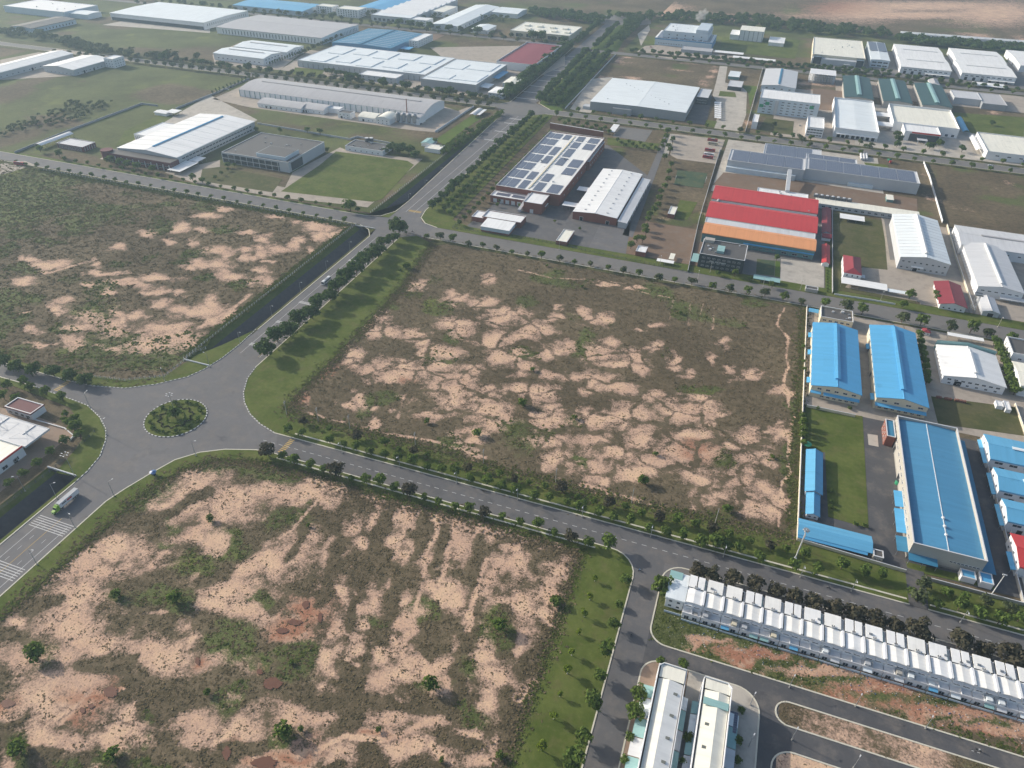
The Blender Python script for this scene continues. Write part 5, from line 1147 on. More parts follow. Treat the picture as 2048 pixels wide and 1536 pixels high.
bld('small white cubic store casting a shadow on the lawn', rect(9, (1506, 242), (1515, 245), (1508, 227), (1520, 229)), 8.5, 'flat', 0, 'w_white', 'white', name='store', cat='building', par=.3)
r, W, D = bld('unfinished open concrete frame building on the building site', rect(11, (1620, 149), (1672, 155), (1621, 139), None), .4, 'flat', 0, 'w_conc', 'lgrey', name='building_shell', cat='building', par=.1)
for lv in range(4):
    m = MB(); m.box(0, 0, 3+lv*3.2, W, D, 3.35+lv*3.2); m.obj('floor_slab', 'w_white', r)
for i in range(9):
    for y in (.4, D-.8):
        m = MB(); m.box(i*(W-.6)/8, y, .4, i*(W-.6)/8+.6, y+.5, 12.7); m.obj('column', 'w_conc', r)
for k, (a, b, c, d, lab) in enumerate([((1690, 193), (1748, 200), (1686, 151), (1738, 156), 'leftmost'), ((1768, 201), (1826, 208), (1757, 157), (1809, 163), 'middle'), ((1845, 208), (1904, 217), (1829, 165), (1885, 172), 'rightmost')]):
    bld(lab+' of the three dark green roofed halls', rect(9, a, b, c, d), 9, 'gy', 1.8, 'w_conc', 'green', name='factory_hall', cat='factory', group='dark green roofed halls', vent=(.08, .97, 5.5, 1.4, 'r_teal_x'), win=[('W', 10, 1, 2.4, 1.2, 5.0)])
bld('white box warehouse with pale roof and loading doors', rect(10.5, (1668, 256), (1757, 266), (1670, 196), (1748, 203)), 9.8, 'py', .8, 'w_white', 'pale', par=1.4, name='warehouse', door=[('S', (.12, .22, .32, .45, .56, .66, .78, .9), 3.6, 4.2)], lean=[('S', .05, .98, 5.4, 3.0, 'white')])
bld('wide white warehouse with cream roof behind the black fronted office', rect(11, (1783, 246), (1915, 257), (1782, 208), (1904, 222)), 10.5, 'px', .8, 'w_white', 'cream', par=1.4, name='warehouse', win=[('S', 3, 1, 3.4, 3.0, 1.0, 3, .7, .98)])
for k, (y0_, y1_) in enumerate([((1750, 224), (1786, 233)), ((1753, 243), (1786, 252))]):
    a = P(*y0_, 7); b = P(*y1_, 7)
    carport(('rear', 'front')[k]+' curved white connecting roof between the white warehouses', (a[0], b[1]-2, b[0], a[1]+4), 6.5, 'white', roof='bx', rise=1.6)
r, W, D = bld('office with black glass front, white roof and red parapet band', rect(11, (1807, 262), (1881, 270), (1809, 247), (1876, 254)), 10.5, 'flat', 0, 'w_white', 'white', name='office_block', cat='office', par=.8)
m = MB(); m.box(W*.16, -.35, .4, W*.98, -.02, 9.0); m.obj('glass_front', 'glass', r); m = MB(); m.box(W*.2, -.5, 9.6, W*.99, -.05, 11.2); m.obj('red_band', 'sign_red', r)
m = MB(); m.box(W*.4, -9, 0, W*.4+.7, -8.3, 4.5); m.box(W*.62, -9, 0, W*.62+.7, -8.3, 4.5); m.box(W*.38, -9.3, 4.5, W*.64+1, -.4, 5.0); m.obj('portal', 'frame', r)
bld('low pale hall with slate blue front right of green halls', rect(9, (1909, 196), (1962, 198), (1903, 180), (1955, 184)), 8.6, 'flat', 0, 'w_lgrey', 'lgrey', name='factory_hall', cat='factory', par=.3)
bld('slate grey flat hall beside the low pale hall', rect(8, (1962, 207), (2008, 209), (1957, 186), (2004, 189)), 7.6, 'flat', 0, 'w_grey', 'grey', name='factory_hall', cat='factory', par=.3)
carport('white tunnel-shaped tent with blue end beside wide white warehouse', rect(5, (1925, 262), (1937, 264), (1913, 235), (1928, 236)), 4.4, 'azure', name='tunnel_tent', cat='tent', roof='by', rise=2.4)
carport('bright white tunnel tent at the left of the right-edge factory', rect(5, (1951, 299), (1966, 301), (1940, 272), (1952, 272)), 4.2, 'white', name='tunnel_tent', cat='tent', roof='by', rise=2.4)
a = P(1975, 303, 9); b = P(1960, 265, 9)
bld('white factory with cream roof at right edge by the road', (a[0], a[1], a[0]+110, b[1]), 8.6, 'flat', 0, 'w_white', 'cream', name='factory_hall', cat='factory', par=.9, win=[('S', 8, 1, 4.0, 1.4, 4.6), ('W', 3, 1, 2, 1.2, 3)], lean=[('S', .35, 1.0, 4.0, 8.0, 'navy')])
# ================================================================== top right
r, W, D = bld('tall pale blue windowless process block with a white steam cloud above', rect(24, (1331, 62), (1418, 67), (1336, 45), None), 23, 'flat', 0, 'w_pale', 'pale', name='process_tower', cat='factory', par=.5, win=[('S', 5, 2, 2.4, 2.0, 12, 5)], eq=8)
m = MB(); m.box(W*.72, 2, 23, W*.98, D-2, 29); m.obj('upper_block', 'w_pale', r)
r, W, D = bld('long pale blue hall roofed with solar panels and blue trim', rect(12, (1313, 75), (1422, 85), (1321, 61), (1436, 71)), 12, 'shed', .8, 'w_pale', 'white', name='solar_hall', cat='factory', band=(1.5, 'w_pale'), win=[('S', 10, 1, 2.6, 1.2, 3.0, 3, .05, .5)])
solar(r, [(W*a, 1, W*b, D-3) for a, b in ((.03, .24), (.27, .40), (.43, .5), (.53, .62), (.64, .72), (.75, .82), (.84, .96))], 12.3, .8/D)
m = MB(); m.box(-.3, -.3, 9.6, W+.3, -.05, 12.2); m.box(W+.05, -.3, 0, W+.3, D, 12.2); m.obj('blue_trim', 'w_blue', r)
bld('grey low annexe in front of the pale blue solar hall', rect(5, (1363, 99), (1423, 104), (1366, 92), None), 5, 'flat', 0, 'w_grey', 'grey', name='annexe', cat='annexe', par=.3)
carport('long thin white walkway roof right of the grey annexe', rect(3.5, (1429, 103), (1486, 110), (1430, 100), None), 3.4, 'white', rise=.2)
carport('long thin white parking roof beside the road right of the first', rect(3.5, (1466, 115), (1551, 122), (1466, 111), None), 3.4, 'white', rise=.2)
r, W, D = bld('tall white ribbed silo house with cream roof', rect(19, (1483, 59), (1529, 62), (1483, 50), (1531, 53)), 18, 'gx', 1.6, 'w_white', 'cream', name='silo_house', cat='factory')
for i in range(6):
    m = MB(); m.box(W*i/5.2, -.5, 0, W*i/5.2+1.0, -.02, 17.4); m.obj('pilaster', 'w_grey', r)
bld('low white hall at the left of the ribbed silo house', rect(9, (1462, 69), (1483, 70), (1464, 59), None), 9, 'gx', 1, 'w_white', 'white', name='hall', cat='hall')
bld('low white hall at the right of the ribbed silo house', rect(6, (1538, 84), (1568, 87), (1540, 73), None), 6, 'gx', 1, 'w_white', 'white', name='hall', cat='hall')
r, W, D = bld('large cream flat roofed plant with dark glass front office', rect(12, (1622, 108), (1730, 117), (1631, 74), (1725, 82)), 11.5, 'flat', 0, 'w_cream', 'cream', name='factory_hall', cat='factory', par=.6, eq=8)
m = MB(); m.box(0, -14, 0, W*.98, -.02, 8.4); m.obj('front_office', 'w_lgrey', r)
for a, b in ((.03, .18), (.84, .97)):
    m = MB(); m.box(W*a, -14.4, .4, W*b, -14.05, 11); m.box(W*a, -14.05, 8.45, W*b, -.1, 11.0); m.obj('glass_tower', 'glass', r)
m = MB(); m.box(W*.62, -18, 3.4, W*.74, -14.1, 4); m.obj('entrance_canopy', 'frame', r)
r, W, D = bld('narrow hall half covered with solar panels and open blue front', rect(12, (1743, 118), (1779, 121), (1735, 83), (1770, 85)), 11.5, 'gy', .8, 'w_pale', 'pale', name='factory_hall', cat='factory', win=[('S', 3, 2, 7, 2.2, 1.5, 5)])
solar(r, [(1, D*.45, W/2-.6, D*.97), (W/2+.6, D*.45, W-1, D*.97)], 12.4)
for k, (a, b, c, d, lab) in enumerate([((1796, 114), (1889, 119), (1789, 87), (1877, 95), 'left rear white'), ((1800, 133), (1901, 140), (1797, 108), (1890, 115), 'left front white'), ((1910, 120), (2009, 127), (1902, 96), (1996, 103), 'right rear white'), ((1922, 146), (2030, 152), (1913, 120), (2012, 127), 'right front white')]):
    bld(lab+' warehouse of the four near the upper right corner', rect(11, a, b, c, d), 10.5, 'gx', 2.0, 'w_white', 'white', name='warehouse', group='four white warehouses in the upper right', vent=(.15, .9, 1.6, .8, 'r_lgrey_x'), door=[('S', (.1, .25, .4, .55, .7, .85), 4, 4.6)], win=[('S', 9, 1, 4.5, 1.4, 6)], lean=([('S', .5, .98, 4.5, 7, 'white')] if k in (1, 3) else []))
a = P(2042, 125, 11); b = P(2024, 100, 11)
bld('white warehouse cut off by the upper right edge', (a[0]-4, a[1]-20, a[0]+90, b[1]), 10.5, 'gx', 2, 'w_white', 'white', name='warehouse', door=[('W', (.3, .6), 4, 4.6)])
bld('small pavilion with grey hipped roof near the green halls', rect(5, (1857, 168), (1880, 170), (1860, 157), None), 4.6, 'hip', 2.4, 'w_white', 'grey', name='pavilion', cat='pavilion')
for k in range(1):
    carport('white tensile parking roofs with zigzag edge upper right', rect(3.5, (1946, 169), (2014, 177), (1947, 163), None), 3.4, 'white', rise=.2)
# far white row of tents along the upper right field edge
for k in range(16):
    px = 1800+k*16.5; py = 70+k*1.25
    a = P(px, py)
    t_ = thing('sheet_shelter', ordw(k)+' from left in the line of white shelters before the far field', 'shelter', (a[0], a[1], 0), 'line of white shelters at the far field')
    m = MB(); gable(m, 0, 0, 17, 8, 4, 2.5, 'x', .2); m.obj('roof', 'r_white_x', t_)
    m = MB(); wallbox(m, 17, 8, 4, 'gx', 2.5); m.obj('wall', 'w_white', t_)
# ================================================================== left of the avenue
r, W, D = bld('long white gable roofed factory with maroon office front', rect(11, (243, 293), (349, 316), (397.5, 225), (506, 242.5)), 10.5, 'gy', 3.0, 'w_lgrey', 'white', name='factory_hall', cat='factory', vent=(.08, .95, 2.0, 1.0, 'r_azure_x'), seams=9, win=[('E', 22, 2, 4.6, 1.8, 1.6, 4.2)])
m = MB(); m.box(-6, -13, 0, W+2, -.1, 8.6); m.obj('front_office', 'w_maroon', r)
m = MB(); m.box(-5.6, -12.6, 8.62, W+1.6, -.5, 8.8); m.obj('office_roof', 'r_flatgrey_x', r)
for i in range(11):
    m = MB(); m.box(W*i/10-.6, -13.6, 0, W*i/10+.2, -13.05, 6.2); m.obj('column', 'frame', r)
for i in range(10): link('window', window_mesh(5.2, 2.2), r, (W*(i+.5)/10, -13.06, 2.2))
m = MB(); m.tube((-6, -9, 0), (-6, -9, 10.6), 6, 6.4, 16); m.obj('corner_drum', 'w_maroon', r)
bld('white roofed side annexe of the maroon fronted factory', rect(8, (272, 268), (302, 274), (322, 244), (345, 247)), 7.6, 'flat', 0, 'w_white', 'white', name='annexe', cat='annexe', par=.4, win=[('S', 7, 1, 1.0, 5.0, 1.0)])
carport('curved white roofed shelter at the far left road', rect(4.5, (70, 290), (86, 291), (130, 264), (144, 266)), 4.2, 'white', name='arched_shelter', cat='shelter', roof='by', rise=1.8)
bld('long low house striped white and maroon near the left road', rect(5.5, (117, 287), (170, 295), (135, 275), (185, 284)), 5.2, 'flat', 0, 'w_maroon', 'lgrey', name='striped_house', cat='building', par=.4, win=[('S', 16, 1, .9, 4.4, .4), ('E', 5, 1, .9, 4.4, .4)])
carport('white carport in front of the maroon fronted factory', rect(4, (337, 340), (362, 343), (368, 320), (395, 325)), 3.8, 'white', rise=.2)
carport('second white carport behind the first, before the dark office', rect(4, (376, 321), (395, 323), (392, 312), (413, 315)), 3.8, 'white', rise=.2)
bld('white low box shed beside small canopy near long white factory', rect(4, (314, 224), (331, 227), (315, 218), None), 3.8, 'gx', .8, 'w_white', 'white', name='shed', cat='shed')
carport('white flat canopy right of the low box shed', rect(4.5, (332, 224), (351, 227), (342, 217), (361, 220)), 4.4, 'white', rise=.1)
r, W, D = bld('dark flat roofed two storey office with central roof block', rect(11, (445, 303), (577, 327), (523, 265), (645, 284)), 10.6, 'flat', 0, 'w_lgrey', 'flatgrey', name='office_block', cat='office', par=.6, win=[('S', 9, 2, 6.4, 3.0, 1.2, 4.4, .01, .86), ('E', 5, 2, 4.6, 3.2, 1.2, 4.4, .08, .35)], eq=10)
m = MB(); m.box(.3, -.3, .8, W*.86, -.05, 9.4); m.box(W+.05, D*.06, .8, W+.3, D*.36, 9.4); m.obj('glass_front', 'glass', r)
for i in range(10):
    m = MB(); m.box(W*.86*i/9.2, -.7, 0, W*.86*i/9.2+.5, -.32, 9.6); m.obj('column', 'frame', r)
m = MB(); m.box(.3, -.6, 4.9, W*.86, -.32, 5.5); m.obj('floor_band', 'frame', r)
m = MB(); m.box(W*.5, 4, 10.6, W*.93, D*.42, 14.4); m.obj('roof_block', 'w_pale', r); m = MB(); m.box(W*.51, 5, 14.4, W*.92, D*.41, 14.6); m.obj('block_roof', 'r_flatgrey_x', r)
bld('white low service building with rooftop fans behind the big lawn', rect(5, (697, 294), (768, 303), (702, 279), (783, 290)), 5, 'flat', 0, 'w_white', 'flatgrey', name='service_building', cat='building', par=.5, win=[('S', 6, 1, 1.6, 1.2, 1.4)], eq=6)
for k in range(2):
    t_ = thing('cooling_tower', ('left', 'right')[k]+' dark round cooling tower on the low service building', 'cooling tower', (*P(734+k*9, 282, 5.6)[:2], 0)); o_ = MB(); o_.tube((0, 0, 5.2), (0, 0, 8.8), 2.6, 2.6, 14); o_.obj('shell', 'steel_dark', t_); o_ = MB(); o_.tube((0, 0, 8.8), (0, 0, 9.5), 2.0, 2.2, 14); o_.obj('fan_ring', 'frame', t_)
bld('small white pavilion with teal roof beside the drain', rect(4.5, (846, 285), (862, 287), (851, 275), None), 4.2, 'gy', 1, 'w_white', 'teal', name='pavilion', cat='pavilion')
bld('white flat house on the terrace beside the drain', rect(4.5, (850, 297), (880, 299), (858, 287), None), 4.2, 'flat', 0, 'w_white', 'cream', name='house', cat='house', par=.4)
bwall('pale wall behind the dark office and service building', [(515, 248), (700, 280), (715, 275), (790, 290)], 2.0, 'w_lgrey')
bwall('grey boundary wall climbing past the maroon fronted factory', [(30, 307), (140, 262), (284, 209), (316, 213)], 2.2, 'w_grey')
bwall('long grey wall from shed up to the barrel roofed works', [(352, 219), (425, 190), (500, 158)], 2.2, 'w_grey')
# barrel roofed works
r, W, D = bld('very long grey barrel roofed works hall with ridge vent', rect(10, (497, 176), (838, 229), (528, 152), (888, 204)), 9.2, 'bx', 5.0, 'w_white', 'grey', name='works_hall', cat='factory', vent=(.06, .93, 2.4, 1.0, 'r_grey_x'))
for i in range(34):
    m = MB(); m.box(W*i/34-.35, -.5, 0, W*i/34+.35, -.02, 9); m.obj('pilaster', 'w_teal', r)
for k, (a, b, c, lab) in enumerate([((521, 203), (598, 217), (534, 193), 'leftmost long'), ((604, 212), (643, 221), (614, 202), 'second')]):
    bld(lab+' grey barrel roofed annexe before the works hall', rect(6.5, a, b, c, None), 5.0, 'bx', 3.0, 'w_white', 'grey', name='annexe', cat='annexe', win=[('S', 8-k*4, 1, 1.6, 1.2, 1.6)], door=[('S', (.2, .3), 2.2, 3)])
bld('white flat roofed office between the barrel roofed annexes', rect(7, (678, 225), (700, 228), (682, 219), None), 6.8, 'flat', 0, 'w_white', 'w' and 'flatgrey', name='office_block', cat='office', par=.6, win=[('S', 3, 2, 1.4, 1.2, 1.2, 3.0)], door=[('S', (.3,), 2.4, 3)])
bld('low white link building left of the flat roofed office', rect(6, (645, 214), (678, 219), (650, 209), None), 5.6, 'flat', 0, 'w_white', 'white', name='link_building', cat='building', par=.3)
bld('cream barrel roofed store right of the flat roofed office', rect(6.5, (722, 231), (748, 236), (728, 221), None), 5.2, 'bx', 2.6, 'w_white', 'cream', name='store', cat='building', door=[('S', (.3,), 2.6, 3)], win=[('S', 2, 1, 1.4, 1.2, 1.6, 3, .5, 1)])
bld('cream domed store beside the four silos', rect(7, (757, 236), (778, 240), (762, 225), None), 6.6, 'by', 3.2, 'w_white', 'cream', name='store', cat='building', win=[('S', 3, 2, 1.4, 1.2, 1.0, 3.0)])
bld('grey barrel roofed end bay behind the four silos', rect(9, (800, 231), (838, 236), (806, 222), None), 7.6, 'bx', 2.0, 'w_white', 'grey', name='annexe', cat='annexe')
for k in range(4):
    t_ = thing('silo', ordw(k)+' silo from left in the group of four grey steel silos', 'silo', (*P(797+k*11, 245+k*1.3)[:2], 0), 'four grey steel silos')
    m = MB(); m.tube((0, 0, 3), (0, 0, 11.5), 3.0, 3.0, 16); m.obj('shell', 'steel', t_); m = MB(); m.tube((0, 0, 11.5), (0, 0, 13), 3.0, .6, 16); m.obj('cone_top', 'steel', t_); m = MB(); m.tube((0, 0, 1.2), (0, 0, 3), .8, 3.0, 16); m.obj('hopper', 'steel_dark', t_)
    for a in range(4):
        m = MB(); m.box(2.3*math.cos(a*1.57+.78)-.15, 2.3*math.sin(a*1.57+.78)-.15, 0, 2.3*math.cos(a*1.57+.78)+.15, 2.3*math.sin(a*1.57+.78)+.15, 3.2); m.obj('leg', 'steel', t_)
t_ = thing('chimney', 'slim steel chimney rising behind the four silos', 'chimney', (*P(815, 240)[:2], 0)); m = MB(); m.tube((0, 0, 0), (0, 0, 26), .8, .6, 10); m.obj('stack', 'w_rust', t_)
carport('arched grey roofed cycle shelter beside the drain corner', rect(4, (942, 229), (953, 230), (950, 216), (964, 217)), 3.6, 'lgrey', name='cycle_shelter', cat='shelter', roof='by', rise=1.2)
carport('white flat roofed strip shelter right of the arched cycle shelter', rect(4, (955, 228), (961, 229), (966, 217), (972, 218)), 3.2, 'white', rise=.2)
bwall('white wall between works yard and drain lawn', [(870, 265), (948, 214)], 2.0, 'w_white')
# ---------------- upper left
x0, y0, xm_, yN = rect(10, (608, 118), (858, 147), (669, 88), None)
r, W, D = bld('vast pale flat roofed plant, left part with stepped roof', rect(10, (607, 118), (845, 152), (669, 88), (908, 117)), 9.5, 'flat', 0, 'w_lgrey', 'pale', name='factory_hall', cat='factory', par=.3)
for i in range(5):
    for j in range(2):
        m = MB(); m.box(W*(.08+.185*i), D*(.06+.47*j+.08*(i % 2)), 9.5, W*(.08+.185*i+.12), D*(.06+.47*j+.38), 10.5); m.obj('roof_step', 'r_pale_x', r)
for i in range(24):
    m = MB(); m.box(W*i/24, -.3, 0, W*i/24+.5, -.02, 6.5); m.obj('pilaster', 'steel_dark', r)
r, W, D = bld('vast pale flat roofed plant, right part nearer the avenue', rect(11, (845, 155), (948, 171.5), (914, 116), (1013, 130)), 10.5, 'flat', 0, 'w_grey', 'pale', name='factory_hall', cat='factory', par=.4, lean=[('E', .1, .28, 5.5, 14, 'pale'), ('E', .5, .85, 6, 10, 'azure')])
for a, b, c, d in ((.05, .1, .45, .3), (.5, .12, .95, .45), (.06, .55, .4, .8), (.45, .6, .9, .95)):
    m = MB(); m.box(W*a, D*b, 10.5, W*c, D*d, 11.3); m.obj('roof_step', 'r_pale_x', r)
bld('small white roofed office box before the vast pale plant', rect(8, (722, 149), (795, 157), (728, 140), (805, 148)), 7.6, 'flat', 0, 'w_lgrey', 'white', name='office_block', cat='office', par=.4, win=[('S', 6, 2, 2.6, 1.4, 1.4, 3.4)])
bld('white hipped roof gate office beside the avenue drain', rect(7.5, (979, 184), (1006, 188), (990, 172), (1022, 176)), 7.2, 'hip', 1.6, 'w_lgrey', 'white', name='office_block', cat='office', win=[('S', 4, 2, 1.6, 1.4, 1.2, 3.0)])
bld('white block with rusty half roof behind the gate office', rect(8, (1008, 165), (1035, 168), (1021, 152), (1048, 156)), 7.6, 'gy', 1, 'w_white', 'cream', name='utility_block', cat='building')
bld('small white double gable hut near the red roof', rect(5, (1042, 152), (1062, 154), (1048, 142), (1072, 143)), 4.6, 'gy', 1, 'w_white', 'white', name='hut', cat='hut')
r, W, D = bld('red flat gable roofed plant beside the far avenue', rect(11, (997, 122), (1072, 131), (1050, 84), (1121, 90)), 10.4, 'py', .8, 'w_white', 'maroon', name='factory_hall', cat='factory', par=.8, win=[('E', 10, 1, 3, 1.6, 4)])
for k, (a, b, c, d, lab) in enumerate([((432, 105), (526, 117), (457, 93), (560, 104), 'front'), ((474, 92), (573, 104), (500, 79), (605, 91), 'rear')]):
    bld(lab+' one of the pair of pale gable roofed twin factories', rect(11, a, b, c, d), 10.5, 'gx', 2.4, 'w_white', 'pale', name='factory_hall', cat='factory', group='pale gable twin factories', vent=(.15, .85, 2.0, 1.2, 'r_lgrey_x'), win=[('E', 5, 2, 3, 1.6, 2, 4.5), ('S', 10, 1, 3, 1.4, 3.4)])
bld('huge grey gable roofed hall with dark vertical stripes', rect(11, (446, 54), (641, 77), (516, 26), (708, 52)), 11, 'gx', 2.5, 'w_white', 'grey', name='factory_hall', cat='factory', win=[('S', 30, 1, 1.4, 7, 1.5), ('E', 22, 1, 1.4, 6, 1.5)])
r, W, D = bld('teal blue ribbed roof hall behind the vast pale plant', rect(9, (672, 83), (780, 98), (735, 55), (842, 68)), 8.6, 'gy', 2.0, 'w_blue', 'deep', name='factory_hall', cat='factory', vent=(.02, .98, 2.6, 1.0, 'r_deep_x'), sky=(11, 'frame', 1.2))
bld('white three storey office beside the teal blue roof', rect(11, (823, 80), (838, 83), (845, 66), (861, 68)), 10.5, 'flat', 0, 'w_white', 'white', name='office_block', cat='office', par=.5, win=[('S', 3, 3, 1.8, 1.4, 1.2, 3.2), ('E', 6, 3, 1.8, 1.4, 1.2, 3.2)])
carport('small blue roofed shelter before the white three storey office', rect(4, (800, 97), (818, 99), (806, 92), None), 3.8, 'blue', rise=.2)
r, W, D = bld('cream roofed plant with square roof monitors near far avenue', rect(11, (1026, 61), (1138, 70), (1037, 46), (1172, 49)), 10, 'flat', 0, 'w_cream', 'cream', name='factory_hall', cat='factory', par=.5, win=[('S', 5, 1, 9, 6, 1)])
for i in range(8):
    m = MB(); m.box(W*(.1+.11*i), D*(.2 if i % 2 else .55), 10, W*(.1+.11*i)+9, D*(.2 if i % 2 else .55)+12, 12.4); m.obj('roof_monitor', 'r_cream_x', r)
bld('white gable hall at far left running toward the corner', rect(10, (-60, 160), (0, 146), (96, 97), (134, 109)) if 0 else (P(0, 146, 9)[0]-45, P(0, 146, 9)[1]-60, P(134, 109, 9)[0], P(96, 100, 9)[1]), 8.6, 'gy', 2.6, 'w_lgrey', 'white', name='warehouse', win=[('E', 18, 1, 2.4, 1.4, 2)], door=[('E', (.3, .6, .85), 3.4, 3.8)])
bld('white gable warehouse right of the far left hall', rect(9, (85, 130), (146, 140), (175, 108), (212, 119)), 8.6, 'gy', 2.8, 'w_lgrey', 'white', name='warehouse', win=[('S', 7, 1, 2.2, 1.2, 1.6), ('E', 9, 1, 2.4, 1.4, 2)], door=[('E', (.25, .5), 3.4, 3.8)])
bld('small white office tower at the end of the white gable warehouse', rect(13, (212, 117), (226, 118), (222, 109), None), 12.5, 'flat', 0, 'w_white', 'white', name='office_block', cat='office', par=.5, win=[('E', 4, 3, 1.6, 1.2, 1.4, 3.6), ('S', 3, 3, 1.6, 1.2, 1.4, 3.6)])
r, W, D = bld('enormous pale roofed logistics hall at the top left', rect(13, (240, 26), (420, 47), (300, 2), (481, 19)), 12.5, 'gx', 1.5, 'w_white', 'pale', name='logistics_hall', cat='warehouse', win=[('E', 20, 1, 1.5, 4, 5)])
m = MB(); m.box(2, -.4, 0, W-2, -.02, 5.5); m.obj('dock_front', 'w_dark', r)
bld('far hall with brown roof and blue shaded flank at left', rect(9, (22, 52), (60, 56), (110, 32), (150, 38)), 8.6, 'gy', 2, 'w_pale', 'flatgrey', name='warehouse', win=[('E', 12, 1, 2.4, 3, 1.5)])
bld('far long pale roof strip at top left', rect(9, (78, 16), (165, 31), (85, 11), None), 8.6, 'gx', 1.4, 'w_pale', 'pale', name='warehouse')
bld('far white complex at the top left edge', rect(12, (25, 12), (125, 24), (60, -4), None), 11, 'flat', 0, 'w_pale', 'white', name='factory_hall', cat='factory', par=.4, eq=6)
bld('far hall with pale blue roof above the grey striped hall', rect(10, (480, 12), (610, 20), (495, -6), None), 9, 'gx', 2, 'w_pale', 'azure', name='factory_hall', cat='factory')
r, W, D = bld('white four storey office, left of the far pair', rect(15, (636, 11), (665, 13), (640, 6), None), 14, 'flat', 0, 'w_white', 'cream', name='office_block', cat='office', par=.5, win=[('S', 6, 4, 2.6, 1.8, 1.4, 3.2), ('E', 4, 4, 2.6, 1.8, 1.4, 3.2)])
r, W, D = bld('white four storey office, right of the far pair', rect(15, (677, 16), (716, 20), (684, 10), None), 14, 'flat', 0, 'w_white', 'cream', name='office_block', cat='office', par=.5, win=[('S', 8, 4, 2.6, 1.8, 1.4, 3.2), ('E', 5, 4, 2.6, 1.8, 1.4, 3.2)])
bld('long blue roof running off the top edge', rect(10, (722, 14), (770, 20), (790, -14), None), 9, 'gy', 2, 'w_white', 'blue', name='factory_hall', cat='factory')
bld('far low white house left of the far office pair', rect(8, (565, 16), (600, 19), (570, 9), None), 7.5, 'flat', 0, 'w_white', 'cream', name='office_block', cat='office', par=.4, win=[('S', 7, 2, 2.2, 1.6, 1.2, 3.2)])
r, W, D = bld('white sawtooth roofed plant at the top with glazed front', rect(12, (752, 29), (820, 36), (835, -8), None), 11, 'flat', 0, 'w_lgrey', 'pale', name='factory_hall', cat='factory', par=.4, win=[('S', 8, 1, 6, 5, 1.5)])
for i in range(7):
    m = MB(); m.hexa([(2, D*(.12+.12*i), 11), (W-2, D*(.12+.12*i), 11), (W-2, D*(.12+.12*i)+14, 11), (2, D*(.12+.12*i)+14, 11), (2, D*(.12+.12*i)+.2, 11.2), (W-2, D*(.12+.12*i)+.2, 11.2), (W-2, D*(.12+.12*i)+14, 14), (2, D*(.12+.12*i)+14, 14)]); m.obj('sawtooth', 'r_white_x', r)
bld('white three storey house right of the sawtooth plant', rect(11, (821, 37), (853, 41), (828, 32), None), 10, 'flat', 0, 'w_white', 'white', name='office_block', cat='office', par=.4, win=[('S', 5, 3, 2.2, 1.4, 1.2, 3.1)])
bld('white flat box hall behind the three storey house', rect(11, (855, 20), (886, 24), (880, 9), None), 10, 'flat', 0, 'w_white', 'cream', name='hall', cat='hall', par=.4, win=[('E', 6, 1, 2.2, 1.6, 3), ('S', 5, 1, 2.2, 1.6, 3)])
bld('long pale gable hall pointing away at the upper middle', rect(10, (872, 47), (927, 54), (945, 8), (985, 12)), 9.4, 'gy', 2.4, 'w_white', 'pale', name='factory_hall', cat='factory', win=[('E', 10, 1, 3, 3, 1.5)])
bld('short pale gable wing at the end of the long pale hall', rect(9, (988, 23), (1034, 28), (1000, 13), None), 8.6, 'gx', 2, 'w_white', 'pale', name='factory_hall', cat='factory')
bld('small pale gable roofed house before the long pale hall', rect(7, (944, 57), (975, 61), (960, 47), (990, 51)), 6.6, 'gy', 1.6, 'w_white', 'pale', name='hall', cat='hall')
# ---------------- filling station and pavilion at the roundabout
r, W, D = bld('flat white roofed kiosk with maroon edge beside the roundabout', rect(5.5, (10, 812), (62, 827), (34, 793), (85, 808)), 4.6, 'flat', 0, 'w_white', 'lgrey', name='kiosk', cat='kiosk', par=.5, win=[('S', 4, 1, 2.4, 1.8, 1.0)], door=[('S', (.8,), 1.6, 2.4)])
m = MB(); m.box(-.5, -.5, 4.6, W+.5, D+.5, 4.75); m.box(-.5, -.5, 4.75, W+.5, -.2, 5.3); m.box(W+.2, -.2, 4.75, W+.5, D+.5, 5.3); m.obj('fascia', 'w_maroon', r)
xr, yr_ = P(50, 893, 6.5)[:2]; yt = P(98, 858, 6.5)[1]
t_ = thing('filling_canopy', 'grey flat station canopy with white masts and blue soffit', 'canopy', (xr-75, yr_, 0))
m = MB(); m.box(0, 0, 5.9, 75, yt-yr_, 6.5); m.obj('roof', 'r_lgrey_x', t_)
m = MB(); m.box(-.3, -.3, 5.6, 75.3, -.02, 6.8); m.box(75.02, -.02, 5.6, 75.3, yt-yr_, 6.8); m.box(-.3, yt-yr_, 5.6, 75.3, yt-yr_+.3, 6.8); m.obj('fascia', 'frame', t_)
m = MB(); m.box(.2, .2, 5.78, 74.8, yt-yr_-.2, 5.88); m.obj('soffit', 'w_blue', t_)
for i in range(4):
    x = 8+i*20; y = (yt-yr_)*.5
    m = MB(); m.tube((x, y, 0), (x, y, 9.5), .3, .22, 8); m.obj('mast', 'frame', t_)
    for dx, dy in ((-7, -6), (7, -6), (-7, 6), (7, 6)):
        m = MB(); m.tube((x, y, 9.4), (x+dx, y+dy, 6.6), .09, .09, 5); m.obj('stay_rod', 'frame', t_)
    m = MB(); m.box(x-3, yt-yr_-9, 6.52, x-2.4, yt-yr_-.4, 6.9); m.obj('roof_beam', 'frame', t_)
xr2, yr2 = P(0, 940, 6)[:2]
